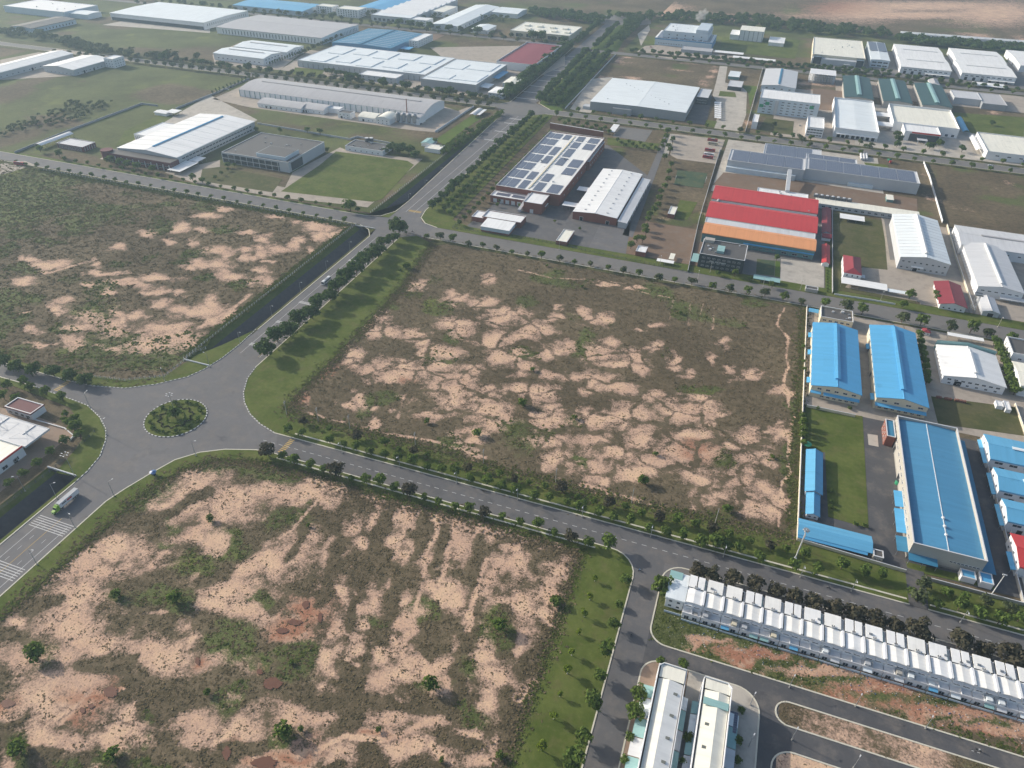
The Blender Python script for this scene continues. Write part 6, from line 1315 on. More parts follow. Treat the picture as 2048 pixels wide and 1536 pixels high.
r, W, D = bld('white station shop with tan roof and red edge at left', (xr-75, yr_-48, xr-1.5, yr_-.5), 6.4, 'flat', 0, 'w_white', 'cream', name='station_shop', cat='shop', par=.7, win=[('E', 6, 1, 3.2, 2.2, 1.0)], door=[('E', (.86,), 2.4, 2.6)])
m = MB(); m.box(W+.05, 0, 6.2, W+.3, D, 7.3); m.obj('red_fascia', 'sign_red', r)
m = MB(); m.box(W+.02, D*.3, 2.2, W+.14, D*.62, 5.0); m.obj('wall_mural', 'w_blue', r)
bwall('low pale planter wall round the station forecourt', [(60, 838), (130, 858), (148, 873), (140, 882)], .8, 'w_cream', .5)
fence('dark mesh fence from the station kiosk to the drain', [(190, 865), (160, 893), (100, 945), (0, 1020)], 4.0, 1.8, 'steel_dark', px=True, rail='steel_dark')
# ---------------- fences along the drain
fence('white post fence along the drain beside the left vacant plot', [(-333.6, 300), (-333.6, 531)], 3.0, 2.0, 'frame')
fence('white post fence round the corner of the left vacant plot', [(182, 754), (250, 762), (330, 754), (392, 704), (412, 698)], 3.0, 2.0, 'frame', px=True)
fence('white post fence along the street beside the left vacant plot', [(-700, 528.6), (-336, 528.6)], 4.0, 1.8, 'frame')
fence('white post fence on the upper drain beside the big lawn', [(-333.8, 560), (-333.8, 915)], 4.0, 1.8, 'frame')
bwall('short white parapet closing the drain near the roundabout', [(-333, 299.6), (-313, 299.6)], 1.0, 'w_white', .4, px=False)
bwall('short white parapet closing the drain near the filling station', [(-333, 188.4), (-313, 188.4)], 1.0, 'w_white', .4, px=False)
bwall('short white parapet closing the drain at the upper junction', [(-333, 529.4), (-313, 529.4)], 1.0, 'w_conc', .4, px=False)
# ================================================================== town houses: north row of paired units
YS, YM, YN = 217.0, 224.8, 231.7
xs0 = 12.7
def town_unit(i, x0, x1, lab):
    r = thing('town_house', lab, 'house', (x0, YS, 0), 'row of white roofed town houses'); W = x1-x0; D1 = YM-YS; D2 = YN-YS
    m = MB(); m.box(.1, 0, 0, W-.1, .25, 7.6); m.box(.1, .25, 0, .35, D2, 7.6); m.box(W-.35, .25, 0, W-.1, D2, 7.6); m.box(.35, D2-.25, 0, W-.35, D2, 8.0); m.obj('wall', 'w_white', r)
    m = MB(); gable(m, .6, -.4, W-.9, D1, 8.2, .45, 'y', 0.0, .46); m.obj('front_roof', 'r_warm_x' if i % 4 else 'r_white_x', r)
    m = MB(); m.box(W-.95, -.4, 7.4, W+.04, D1, 9.0); m.obj('parapet', 'w_white', r)
    if (i*7) % 5 < 2:
        for a, b in ((.5, W*.47), (W*.53, W-1.0)):
            m = MB(); slab(m, (a, D1+.5, 8.5), (b, D1+.5, 8.5), (b, D2+.3, 8.9), (a, D2+.3, 8.9), .25); m.obj('rear_roof', 'r_white_y', r)
    else:
        m = MB(); slab(m, (.4, D1+.5, 8.5), (W-1.2, D1+.5, 8.5), (W-1.2, D2+.3, 8.95), (.4, D2+.3, 8.95), .25); m.obj('rear_roof', 'r_warm_y' if i % 3 else 'r_white_y', r)
    m = MB(); m.box(W-1.15, D1+.4, 7.2, W-.1, D2+.2, 7.5); m.obj('light_well', ['r_teal_x', 'r_lgrey_x', 'dark_open'][i % 3], r)
    m = MB(); m.box(W*.38, D1-.3, 8.4, W*.56, D1+.5, 9.3); m.obj('chimney', 'w_grey', r)
    m = MB(); m.box(W*.40, D1+.52, 8.6, W*.44, D1+1.3, 9.1); m.box(W*.5, D1+.52, 8.6, W*.54, D1+1.3, 9.1); m.obj('vent_pipe', 'steel_dark', r)
    for k in (.27, .7):
        link('window', window_mesh(2.6, 1.5), r, (W*k, -.03, 4.9)); link('door', window_mesh(1.2, 2.1), r, (W*k+.2, -.03, 3.6)) if 0 else None
    m = MB(); m.box(.15, -3.4, 0, W-.15, -.03, 3.5); m.obj('ground_floor_extension', 'w_white', r)
    m = MB(); m.box(.1, -3.5, 3.5, W-.1, -3.3, 4.3); m.box(W*.5-.12, -3.3, 3.5, W*.5+.12, -.05, 4.3); m.obj('terrace_wall', 'w_white', r)
    for k in (.27, .7): link('door', window_mesh(2.2, 2.2), r, (W*k, -3.43, .3))
    for k in (0, 1):
        m = MB(); a = .4+k*W*.49; b = a+W*.45
        m.box(a, -1.0, 6.6, b, -.02, 6.75); m.obj('sun_shade', 'w_white', r)
    m = MB(); m.box(.2, -5.0, 0, W-.2, -4.8, 1.3); m.obj('yard_wall', 'w_pale', r)
    unit_extras(i, r, W, D1, D2)
def unit_extras(i, r, W, D1, D2):
    rs = random.Random(i*31)
    if rs.random() < .5:
        m = MB(); x = W*rs.choice((.2, .7)); m.tube((x, D1+2.5, 8.9), (x+1.4, D1+2.5, 8.9), .45, .45, 10); m.box(x+.1, D1+2.2, 8.5, x+.3, D1+2.8, 8.7); m.box(x+1.1, D1+2.2, 8.5, x+1.3, D1+2.8, 8.7); m.obj('water_tank', 'steel', r)
    if rs.random() < .55:
        m = MB(); a = W*rs.choice((.06, .52)); slab(m, (a, -5.0, 2.7), (a+W*.42, -5.0, 2.7), (a+W*.42, -3.52, 3.2), (a, -3.52, 3.2), .1); m.obj('awning', rs.choice(['r_teal_x', 'r_lgrey_x', 'r_pale_x', 'r_azure_x', 'r_lgrey_x']), r)
    if rs.random() < .5:
        m = MB(); a = W*rs.choice((.08, .55)); m.box(a, -3.2, 3.52, a+2.2, -1.2, 5.4 if rs.random() < .4 else 3.9); m.obj('terrace_store', rs.choice(['w_lgrey', 'w_cream', 'r_pale_x', 'w_conc']), r)
n_town = 18
for i in range(n_town):
    town_unit(i, xs0+8.54*i, xs0+8.54*(i+1), ordw(i)+' paired unit from the street corner in the white town house row')
r, W, D = bld('end house with teal roof at the corner of the town house row', (4.6, YS, 12.6, YN), 7.6, 'gx', .8, 'w_white', 'pale', name='town_house', cat='house', win=[('W', 3, 2, 1.4, 1.4, 1.2, 3.2), ('S', 2, 2, 1.6, 1.4, 1.2, 3.2)])
m = MB(); m.box(-.6, D-4, 7.9, 5.4, D+.5, 8.1); m.obj('teal_roof', 'r_teal_x', r)
m = MB(); m.box(.2, -3.2, 0, W-.2, -3.0, 1.5); m.obj('yard_wall', 'w_pale', r)

# ================================================================== two long terraces at the bottom
def terrace(lab, x0, x1, xm, y0, y1, cap, side):
    r = thing('terrace', lab, 'terraced houses', (x0, y0, 0)); W = x1-x0; D = y1-y0; H = 9.2
    m = MB(); m.box(0, 0, 0, .3, D, H); m.box(W-.3, 0, 0, W, D, H); m.box(.3, 0, 0, W-.3, .3, H); m.box(.3, D-.3, 0, W-.3, D, H); m.obj('wall', 'w_white', r)
    m = MB(); X = xm-x0
    slab(m, (.9, .5, H+.1), (X, .5, H+1.2), (X, D-cap, H+1.2), (.9, D-cap, H+.1), .25); m.obj('west_roof_slope', 'r_cream_x', r)
    m = MB(); slab(m, (X, .5, H+1.2), (W-.6, .5, H+.1), (W-.6, D-cap, H+.1), (X, D-cap, H+1.2), .25); m.obj('east_roof_slope', 'r_warm_x' if side < 0 else 'r_cream_x', r)
    m = MB(); slab(m, (.9, D-cap+.3, H+.8), (W-.5, D-cap+.3, H+.8), (W-.5, D-.6, H+.9), (.9, D-.6, H+.9), .3); m.obj('end_roof', 'r_cream_y', r)
    m = MB()
    xx = 0 if side < 0 else W-.3
    m.box(xx, 0, H, xx+.3, D-2, H+1.5); m.box(2.0 if side < 0 else .3, D-.3, H, W-.3 if side < 0 else W-2.0, D, H+1.5)
    q = [(0, D-2), (2.0, D)] if side < 0 else [(W, D-2), (W-2.0, D)]
    m.wallline(q, H, H+1.5, .3); m.obj('parapet', 'w_white', r)
    m = MB(); m.box((W-.3 if side < 0 else 0), 0, H, (W if side < 0 else .3), D, H+.5); m.obj('low_parapet', 'w_white', r)
    n = int((D-cap)/9.4)
    for k in range(n):
        y = D-cap-5.2-9.4*k
        for sx in ((.72,) if side < 0 else (.33,)):
            m = MB(); x = W*sx; z = (H+1.2-(x-X)/(W-.6-X)*1.1) if x > X else H+.1+(x-.9)/(X-.9)*1.1
            m.box(x-1.0, y-.55, z-.25, x+1.0, y+.55, z+.12); m.obj('skylight', 'skylight', r)
    k = 0
    yy = D-8
    while yy > 4:
        for sd in ((-1, 1)):
            L = 5.5+((k*13) % 7)*.5
            mt = ['r_teal_x', 'r_pale_x', 'r_teal_x', 'r_lgrey_x', 'r_teal_x'][(k+(sd > 0)) % 5]
            dep = (4.6 if sd*side > 0 else 2.6); m = MB()
            if k % 4 == 3 and sd*side > 0: pass
            if sd < 0: slab(m, (-dep, yy-L, 3.2), (-.05, yy-L, 3.8), (-.05, yy, 3.8), (-dep, yy, 3.2), .12)
            else: slab(m, (W+.05, yy-L, 3.8), (W+dep, yy-L, 3.2), (W+dep, yy, 3.2), (W+.05, yy, 3.8), .12)
            m.obj('awning', mt, r)
            for yo in (yy-L+.3, yy-.3):
                p = MB(); xo = -dep+.2 if sd < 0 else W+dep-.2; p.box(xo-.06, yo-.06, 0, xo+.06, yo+.06, 3.1); p.obj('awning_post', 'steel', r)
        yy -= L+.4; k += 1
    windows(r, W, D, 'W', int(D/4.2), 2, 1.5, 1.4, 4.2, 2.7); windows(r, W, D, 'E', int(D/4.2), 2, 1.5, 1.4, 4.2, 2.7); windows(r, W, D, 'N', 3, 2, 1.5, 1.4, 4.2, 2.7)
    return r, W, D
r, W, D = terrace('left long terrace with cream and grey roof slopes and teal awnings', 7.4, 18.9, 12.5, 96, 181.2, 6.8, -1)
r, W, D = terrace('right long terrace with cream roof and dark solar awning at corner', 25.8, 37.2, 32.3, 96, 181.0, 5.2, 1)
m = MB(); m.box(W+.2, D-16, 3.3, W+4.2, D-7, 3.45); m.obj('solar_array', 'solar', r)
m = MB(); m.box(.95, D-12, 10.0, W-.65, D-9, 10.45); m.obj('teal_roof_strip', 'r_teal_x', r)
# ================================================================== vegetation
def leaf(name, a, b, c):
    t = NT(name)
    g = t.n('NewGeometry'); ri = g.outputs['Random Per Island']
    oi = t.n('ObjectInfo').outputs['Random']
    col = t.mix(ri, a, b); col = t.mix(t.math('MULTIPLY', oi, .55), col, c)
    d = t.n('BsdfDiffuse'); t.t.links.new(col, d.inputs[0])
    tr = t.n('BsdfTranslucent'); t.t.links.new(col, tr.inputs[0])
    mx = t.n('MixShader', None, i0=.32); t.t.links.new(d.outputs[0], mx.inputs[1]); t.t.links.new(tr.outputs[0], mx.inputs[2])
    t.t.links.new(mx.outputs[0], t.out.inputs[0]); M[name] = t.m
leaf('leaf_dark', (.050, .098, .032), (.125, .185, .062), (.078, .112, .038))
leaf('leaf_mid', (.078, .135, .028), (.180, .250, .060), (.100, .135, .042))
leaf('leaf_lime', (.11, .165, .020), (.22, .26, .042), (.13, .20, .025))
leaf('leaf_brown', (.055, .066, .040), (.135, .120, .078), (.098, .086, .064))
leaf('leaf_grey', (.075, .105, .048), (.150, .175, .085), (.10, .12, .06))
leaf('scrub_leaf', (.115, .096, .056), (.225, .178, .110), (.15, .125, .07))
leaf('weed_leaf', (.070, .095, .026), (.135, .160, .050), (.11, .115, .045))
plain('bark', (.12, .09, .065), .95, .3, 1.5)
plain('whitewash', (.62, .60, .55), .9, .1, 1.0)
def crown_mesh(seed, R, H, n, s, lobes=9, flat=.8):
    rs = np.random.RandomState(seed)
    C = []
    for i in range(lobes):
        a = 2*math.pi*(i/lobes)+rs.rand()*.6; rr = R*(.35+.3*rs.rand()) if i else 0
        C.append((rr*math.cos(a), rr*math.sin(a), H*(.25+.55*rs.rand()), R*(.36+.2*rs.rand())))
    C.append((0, 0, H*.72, R*.5))
    C = np.array(C); k = rs.randint(0, len(C), n)
    d = rs.normal(size=(n, 3)); d /= np.linalg.norm(d, axis=1)[:, None]; d[:, 2] = np.where(d[:, 2] < -.35, -d[:, 2], d[:, 2])
    rad = C[k, 3]*(.62+.45*rs.rand(n))
    p = C[k, :3] + d*rad[:, None]*np.array([1, 1, flat])
    p[:, 2] = np.maximum(p[:, 2], H*.06)
    nr = d+rs.normal(scale=.45, size=(n, 3)); nr /= np.linalg.norm(nr, axis=1)[:, None]
    u = np.cross(nr, rs.normal(size=(n, 3))); u /= np.linalg.norm(u, axis=1)[:, None]; w = np.cross(nr, u)
    sz = s*(.6+.8*rs.rand(n))[:, None]
    V = np.stack([p-u*sz-w*sz*.6, p+u*sz-w*sz*.6, p+u*sz*.7+w*sz*.7, p-u*sz*.7+w*sz*.7], 1).reshape(-1, 3)
    return V
def leaf_mesh(name, V, mat):
    n = len(V)//4
    me = bpy.data.meshes.new(name)
    me.vertices.add(len(V)); me.vertices.foreach_set('co', V.astype(np.float32).ravel())
    me.loops.add(len(V)); me.loops.foreach_set('vertex_index', np.arange(len(V), dtype=np.int32))
    me.polygons.add(n); me.polygons.foreach_set('loop_start', np.arange(0, len(V), 4, dtype=np.int32)); me.polygons.foreach_set('loop_total', np.full(n, 4, dtype=np.int32))
    me.materials.append(M[mat]); me.update(); me.validate(); return me
SPEC = {   # crown radius, crown height, trunk height, faces, leaf size, leaf
    'avenue_tree': (6.2, 6.6, 2.6, 900, .62, 'leaf_dark', 'broad dark green'),
    'street_tree': (3.3, 4.6, 1.7, 520, .42, 'leaf_mid', 'round green'),
    'dark_tree': (4.3, 5.2, 1.6, 620, .48, 'leaf_brown', 'dark brownish'),
    'young_tree': (1.7, 2.4, 1.6, 180, .30, 'leaf_lime', 'small yellow-green'),
    'grey_tree': (3.6, 4.6, 1.8, 420, .46, 'leaf_grey', 'loose grey-green'),
    'shrub': (1.9, 2.2, .3, 220, .32, 'leaf_mid', 'low green'),
    'column_tree': (1.3, 5.5, .6, 200, .36, 'leaf_dark', 'slim dark')}
PROTO = {}
for sp, (R, H, T, n, s, lf, ds) in SPEC.items():
    PROTO[sp] = []
    for v in range(4):
        V = crown_mesh(hash(sp) % 1000*0+sum(map(ord, sp))+v*17, R, H, n, s, 10 if sp != 'column_tree' else 5, .85 if sp != 'column_tree' else 2.2)
        V[:, 2] += T*.85
        cm = leaf_mesh('crown', V, lf)
        m = MB(); r0 = .055*R+.05
        m.tube((0, 0, -.1), (.05*R, 0, T+H*.25), r0, r0*.6, 7)
        for k in range(4):
            a = k*1.57+v; m.tube((.04*R, 0, T*.8), (R*.5*math.cos(a), R*.5*math.sin(a), T+H*.45), r0*.5, r0*.2, 5)
        PROTO[sp].append((cm, m.mesh('trunk', [M['bark']])))
TREES = []
def tree(sp, x, y, label, group=None, s=1.0, z=.15, nm=None):
    cm, tm = PROTO[sp][random.randrange(4)]
    t = thing(nm or sp, label, 'tree' if sp != 'shrub' else 'shrub', (x, y, z), group, random.random()*6.28)
    t.scale = (s*(.92+.16*random.random()), s*(.92+.16*random.random()), s*(.9+.2*random.random()))
    link('crown', cm, t); link('trunk', tm, t)
    TREES.append((x, y)); return t
def row_px(sp, L, where, org=None, zc=4.0, s=1.0, alt=None, nm=None):
    for i, q in enumerate(L):
        px, py = q[:2]
        if org: px, py = org[0]+px/4, org[1]+py/4
        x, y, _ = P(px, py, zc)
        k = s*(q[2] if len(q) > 2 else 1.0)
        s_ = sp if not alt or i % alt[1] else alt[0]
        tree(s_, x, y, ordw(i)+' '+where, where, k, .15, nm)
def row_w(sp, P0, P1, n, where, s=1.0, jit=.6, alt=None, nm=None):
    for i in range(n):
        f = i/max(1, n-1)
        tree(sp if not alt or random.random() > alt[1] else alt[0], P0[0]+(P1[0]-P0[0])*f+random.uniform(-jit, jit), P0[1]+(P1[1]-P0[1])*f+random.uniform(-jit, jit), ordw(i)+' '+where, where, s*random.uniform(.8, 1.2), .15, nm)
Z4 = lambda ox, oy, L: [(ox+q[0]/4, oy+q[1]/4)+tuple(q[2:]) for q in L]
row_px('avenue_tree', Z4(512, 384, [(80,1260),(165,1150),(265,1100),(345,1015),(445,965,.85),(500,880),(590,820,.9),(655,755),(725,670,1.05),(800,615),(860,560,1.05),(930,505),(975,460,.9),(1020,405,.9),(1095,365,.8),(1140,295,1.2)]), 'broad dark tree from the roundabout along the avenue kerb', zc=5.5, s=1.18)
row_px('street_tree', Z4(512, 768, [(95,540,1.2),(210,560,.9),(300,600,1.1),(435,640),(540,670,.95),(640,690,1.2),(760,740,.7),(875,750,1.1),(995,775,1.35),(1110,815),(1225,850,1.15),(1345,895,.75),(1465,930,.8),(1595,960,.8),(1705,980,1.05),(1830,1015,.85),(1970,1045,.8)]) + Z4(1024, 768, [(70,1090,.8),(210,1110,1.1),(340,1175,.8),(475,1210,.95),(615,1255,1.0),(770,1275,1.5)]), 'tree from the roundabout along the near kerb of the cross street', zc=4, s=.92, alt=('dark_tree', 5))
row_px('street_tree', Z4(512, 768, [(250,355,1.2),(365,375,.9),(585,435),(700,465,.8),(800,490),(910,520,.9),(1030,555),(1135,575,1.1),(1250,605,1.2),(1370,650,.8),(1485,670),(1590,690,1.1),(1715,750),(1850,760,1.2),(1965,800)]) + Z4(1024, 768, [(30,840,1.2),(180,885,1.1),(300,900,.9),(440,930,.8),(550,980,1.3),(705,1015,1.1),(820,1060,.9),(950,1085,1.1),(1100,1140),(1235,1180,1.1),(1370,1200),(1520,1250,1.3),(1640,1265,1.5),(1720,1300,1.2),(1830,1300),(1980,1380,1.1)]) + Z4(1536, 768, [(210,1440,1.1),(390,1480,1.2),(600,1440,1.2),(780,1490,1.1),(920,1510,.9)]), 'tree from the roundabout in the front row beyond the cross street', zc=4, s=.9)
row_px('street_tree', Z4(512, 768, [(375,285,.9),(485,325,.5),(585,340,.8),(805,400),(1030,455,1.1),(1140,510,.7),(1255,520,.8),(1370,550,.8),(1605,620,.6),(1700,655,.7),(1830,665,.7),(1950,700,.8)]) + Z4(1024, 768, [(20,740,.7),(140,770,.7),(270,800,.8),(400,820,1.0),(520,880,.6),(655,920,.7),(785,940,.9),(910,975,.9),(1045,1020,.9),(1185,1050,.9),(1325,1070,1.2),(1470,1115,1.0),(1610,1145,.9),(1740,1190,1.0),(1905,1240,.9)]) + Z4(1536, 768, [(20,1270,.8),(150,1300,.8),(300,1350,1.1)]), 'tree from the roundabout in the rear row beyond the cross street', zc=4, s=.85, alt=('dark_tree', 3))
row_px('dark_tree', [(1396, 1144), (1425, 1150), (1467, 1158, 1.05), (1511, 1170), (1551, 1183, .95), (1587, 1194), (1628, 1208, 1.05), (1667, 1217), (1710, 1227, 1.1), (1753, 1242, 1.05), (1791, 1252), (1837, 1264, 1.25), (1921, 1284, 1.2), (1968, 1299, .9), (2016, 1314, 1.3), (2060, 1330)], 'dark tree from the street corner behind the white town houses', zc=4, s=1.12)
row_px('street_tree', Z4(1024, 1152, [(910,20,1.1),(860,210,.7),(820,385,1.1),(755,590,1.3),(710,800,1.2),(650,1020,1.6),(570,1290,1.4),(490,1480,1.9)]), 'green tree from the corner along the lawn side of the near street', zc=3.5, s=.85)
row_px('street_tree', Z4(1024, 1152, [(1190,100,1.9),(1195,670,.8),(1370,700,1.0),(1010,940,1.3),(980,1090,1.5),(950,1280,.8),(910,1465,.7)]), 'green tree from the corner along the house side of the near street', zc=3.5, s=.85)
row_px('street_tree', Z4(1024, 1152, [(1835,1065,.6),(1810,1300,.7),(1810,1460,.6),(1410,1300,.8),(1380,1480,.6)]), 'small tree beside the right long terrace, counted downward', zc=3, s=.9)
for i, (a, b) in enumerate([(665,15),(625,165),(578,300),(535,440),(480,610),(445,755),(385,940),(335,1120),(238,1370)]):
    x, y, _ = P(1024+a/4, 1152+b/4, 2.6)
    t = tree('young_tree', x, y, ordw(i)+' sapling with whitewashed foot on the wide lawn, counted from the corner', 'saplings on the wide lawn', .85+.2*(i % 3), LZ)
    m = MB(); m.tube((0, 0, 0), (0, 0, .9), .22, .2, 8); m.obj('whitewashed_foot', 'whitewash', t)
B2R = Z4(512, 384, [(1365,345,.9),(1475,350,1.2),(1575,370,1.2),(1700,405,.9),(1815,415,.9),(1925,435,.9)]) + Z4(1024, 384, [(0,470,.8),(125,480,.8),(238,500,1.1),(382,525),(500,550,.8),(628,560,.8),(772,600,.9),(893,620,.9),(1020,640),(1170,685,1.2),(1305,695,.9),(1443,710,1.1),(1605,745,1.1),(1743,765,1.1),(1885,785,1.2),(2030,800,1.2)]) + Z4(1536, 384, [(130,835,1.2),(275,870,.9),(460,890,1.4),(625,915,1.5),(760,945,1.4),(1080,1010,1.5),(1230,1035,1.5),(1465,1080,1.3),(1630,1095,1.6),(1765,1125,1.3),(1950,1170,1.3)])
row_px('grey_tree', B2R, 'street tree along the near kerb of the middle cross street, from the avenue', zc=4, s=.95, alt=('street_tree', 2))
row_w('street_tree', (-345, 556.5), (-700, 556.5), 24, 'little tree along the far kerb of the left middle street, from the avenue', .75)
row_w('street_tree', (-345, 531.2), (-740, 531.2), 28, 'little tree along the fence side of the left middle street, from the avenue', .72)
row_w('avenue_tree', (-283, 590), (-287, 905), 24, 'broad tree above the middle junction along the avenue kerb', .82)
row_w('street_tree', (-271, 590), (-274, 905), 32, 'small tree of the first verge row above the middle junction', .8, nm='verge_tree')
row_w('street_tree', (-262, 584), (-266, 905), 34, 'small tree of the second verge row above the middle junction', .8, nm='verge_tree')
row_px('avenue_tree', [(5, 722), (32, 733), (66, 738), (105, 742), (137, 750), (170, 758)], 'broad tree along the left street toward the roundabout, from the edge', zc=4.5, s=.8)
row_px('street_tree', [(5, 790), (30, 795), (58, 772), (90, 782), (122, 792), (12, 770), (45, 762)], 'tree on the near side of the left street, from the edge', zc=4, s=1.0)
row_px('street_tree', [(128, 880, .9), (100, 902, .9), (74, 925, .9), (47, 946, .9), (18, 965, .9), (150, 838, .9), (130, 825, .7), (152, 855, 1.2), (158, 868, 1.0), (126, 836, .6), (140, 846, 1.0)], 'tree near the filling station forecourt', zc=3.5)
row_px('street_tree', Z4(1536, 1152, [(1250,60),(1440,120,.8),(1580,160,.8),(1210,170,1.1),(1360,220,.9),(1540,240,1.1),(1750,200,.9),(1700,300,1.1),(1860,350,1.1),(1940,250,.9),(1150,110,.7),(2020,330,1.0)]), 'tree on the verge below the lower right kiosks', zc=3.5, alt=('grey_tree', 3))
# far rows
row_w('avenue_tree', (-297, 975), (-314, 1290), 26, 'broad tree on the right kerb of the far avenue', 1.05)
row_w('avenue_tree', (-283, 975), (-296, 1290), 26, 'broad tree in the strip right of the far avenue', 1.05)
row_w('avenue_tree', (-268, 965), (-275, 1290), 27, 'broad tree of the outer row right of the far avenue', 1.05)
row_w('avenue_tree', (-341, 975), (-351, 1320), 30, 'broad tree on the left kerb of the far avenue', 1.05)
row_w('avenue_tree', (-352, 975), (-362, 1320), 30, 'broad tree of the outer row left of the far avenue', 1.05)
row_w('avenue_tree', (-310, 1335), (-318, 1550), 16, 'broad tree beyond the last crossing right of the avenue', .9)
row_w('avenue_tree', (-290, 1335), (-292, 1560), 17, 'broad tree of the outer row beyond the last crossing', 1.0)
row_w('avenue_tree', (-350, 1355), (-356, 1550), 15, 'broad tree beyond the last crossing left of the avenue', .9)
row_w('street_tree', (-258, 924), (310, 924), 30, 'street tree on the near kerb of the third cross street, right half', .95)
row_w('street_tree', (-258, 952), (310, 952), 28, 'street tree on the far kerb of the third cross street, right half', .95)
row_w('grey_tree', (-352, 925), (-1100, 925), 46, 'street tree on the near kerb of the third cross street, left half', 1.2, 1.5)
row_w('grey_tree', (-352, 954), (-1100, 954), 44, 'street tree on the far kerb of the third cross street, left half', 1.2, 1.5, ('avenue_tree', .2))
row_w('grey_tree', (-360, 960), (-1100, 962), 40, 'tree of the rear row beyond the third cross street, left half', 1.1, 2.0)
row_w('avenue_tree', (-240, 1330), (430, 1332), 44, 'dark tree along the fourth cross street, right half', .7, 3, nm='hedgerow_tree')
row_w('avenue_tree', (-240, 1336), (260, 1342), 34, 'dark tree of the rear row by the fourth cross street', .75, 3, nm='hedgerow_tree')
row_w('street_tree', (-225, 1302), (400, 1302), 22, 'street tree on the near side of the fourth cross street', 1.0)
row_w('grey_tree', (-370, 1350), (-1300, 1356), 46, 'tree along the fourth cross street, left half', 1.4, 4, ('avenue_tree', .25))
row_w('grey_tree', (-370, 1326), (-1300, 1324), 36, 'tree on the near side of the fourth cross street, left half', 1.3, 4)
# trees inside the compounds
def grp(sp, L, where, zc=3.0, s=1.0): row_px(sp, L, where, None, zc, s, None, 'garden_tree' if sp != 'shrub' else 'shrub')
grp('street_tree', [(1606, 830, .7), (1606, 845, .9), (1607, 858, .9), (1607, 870, .8), (1608, 883, .7), (1607, 690, .5), (1608, 720, .5), (1610, 735, .5)], 'tree in the hedge inside the cream boundary wall')
grp('shrub', [(1662, 980), (1664, 1003), (1662, 1012), (1712, 1047), (1730, 1050), (1636, 815), (1700, 815)], 'clipped bush on the blue compound lawn', 1.5, .8)
grp('street_tree', [(1839, 670), (1841, 683), (1843, 697), (1845, 710), (1848, 722), (1850, 735), (1852, 747), (1854, 762)], 'tree in the line right of the two blue halls')
grp('street_tree', [(2003, 715), (2008, 728), (2012, 740), (2016, 752), (2020, 765), (2026, 775), (2030, 783), (1996, 703)], 'tree in the line right of the soot stained factory', s=1.2)
grp('street_tree', [(1990, 684, 1.2), (1996, 690), (1820, 592, 1.3), (1806, 610, 1.1), (1872, 588, .9), (1877, 596, .9)], 'garden tree near the road gates at right')
grp('street_tree', [(1554, 515, .9), (1470, 548, 1.1), (1436, 545, .8), (1545, 570, .9), (1500, 555, .6)], 'garden tree before the dark grey office')
grp('shrub', [(1655, 540+i*6) for i in range(8)], 'small bush in the green strip by the pale yard', 1, .6)
grp('street_tree', [(1345, 280), (1337, 292), (1340, 300), (1330, 315), (1343, 330), (1338, 345), (1336, 360), (1330, 372), (1322, 385), (1318, 398), (1316, 410), (1310, 420), (1300, 430), (1296, 440), (1290, 455), (1292, 465), (1285, 480)], 'tree in the belt along the plant driveway', s=1.1)
grp('street_tree', [(1235+i*7.5, 280+i*1.1+(i % 3)*4) for i in range(13)] , 'tree in the garden belt behind the brick warehouse', s=.85)
grp('street_tree', [(1120+i*9, 240+i*1.6+(i % 2)*6) for i in range(12)], 'tree in the garden behind the solar brick plant', s=1.0)
grp('street_tree', [(1100-i*9.5, 265+i*9.5) for i in range(20)], 'tree in the hedge between avenue verge and brick plant', s=.85)
grp('street_tree', [(1335, 265, 1.3), (1332, 275, 1.2), (1327, 285, 1.2), (1274, 480, 1.2), (1262, 492, 1.2), (1160, 455, .5), (1110, 440, .5), (1000, 400, .7), (1020, 402, .7), (1040, 410, .6), (995, 408, .7)], 'tree near the brick plant gates')
grp('grey_tree', [(1480, 262, 1.2), (1548, 250), (1605, 283, 1.2), (1600, 275), (1620, 290), (1700, 295), (1740, 293, 1.2), (1720, 285), (1560, 272)], 'tree before the right hand factories')
grp('avenue_tree', [(1795, 268), (1798, 278), (1795, 288), (1860, 292), (1880, 286), (1925, 298)], 'big tree before the black fronted office', 4, .8)
grp('avenue_tree', [(1985, 245, .9), (1822, 165, .8), (1905, 165, .9), (1935, 168, .9), (1700, 145, .8), (1720, 145, .8), (1750, 150, .8), (1770, 148, .8)], 'big tree among the upper right factories', 4, .8)
grp('avenue_tree', [(1610+i*13, 128+i*1.0+(i % 3)*2) for i in range(14)], 'dark tree in front of the cream flat roofed plant', 4, .7)
grp('avenue_tree', [(785, 298, 1.1), (800, 300, 1.2), (818, 302, 1.1), (830, 310, .9), (770, 300, .7)], 'dense tree beside the low service building', 4, 1.0)
grp('street_tree', [(455, 330, 1.0), (385, 357, 1.2), (405, 362, 1.1), (700, 417, 2.0), (220, 322, 1.5), (240, 327, 1.4), (255, 330, 1.3), (275, 335, 1.3), (305, 340, 1.2), (80, 300, 1.2), (118, 310, 1.3), (500, 255, 1.3), (512, 260, 1.0), (615, 262, 1.2), (640, 265, 1.2), (560, 262, 1.0), (655, 300, .9), (870, 283), (885, 305), (905, 290), (925, 275), (935, 262)], 'garden tree in the left compounds', 3, 1.0)
grp('street_tree', [(430+i*13, 355-i*8.2) for i in range(10)], 'tree in the hedge left of the dark office', 2, .7)
grp('avenue_tree', [(655+i*9, 142+i*1.6) for i in range(8)], 'dark palm-like tree before the vast pale plant', 4, .8)
grp('column_tree', [(425+i*7.4, 186-i*3.0) for i in range(12)], 'slim tree along the works yard wall', 3, 1.1)
grp('column_tree', [(540+i*5, 128-i*1.8) for i in range(14)], 'slim tree beside the pale twin factories', 3, 1.2)
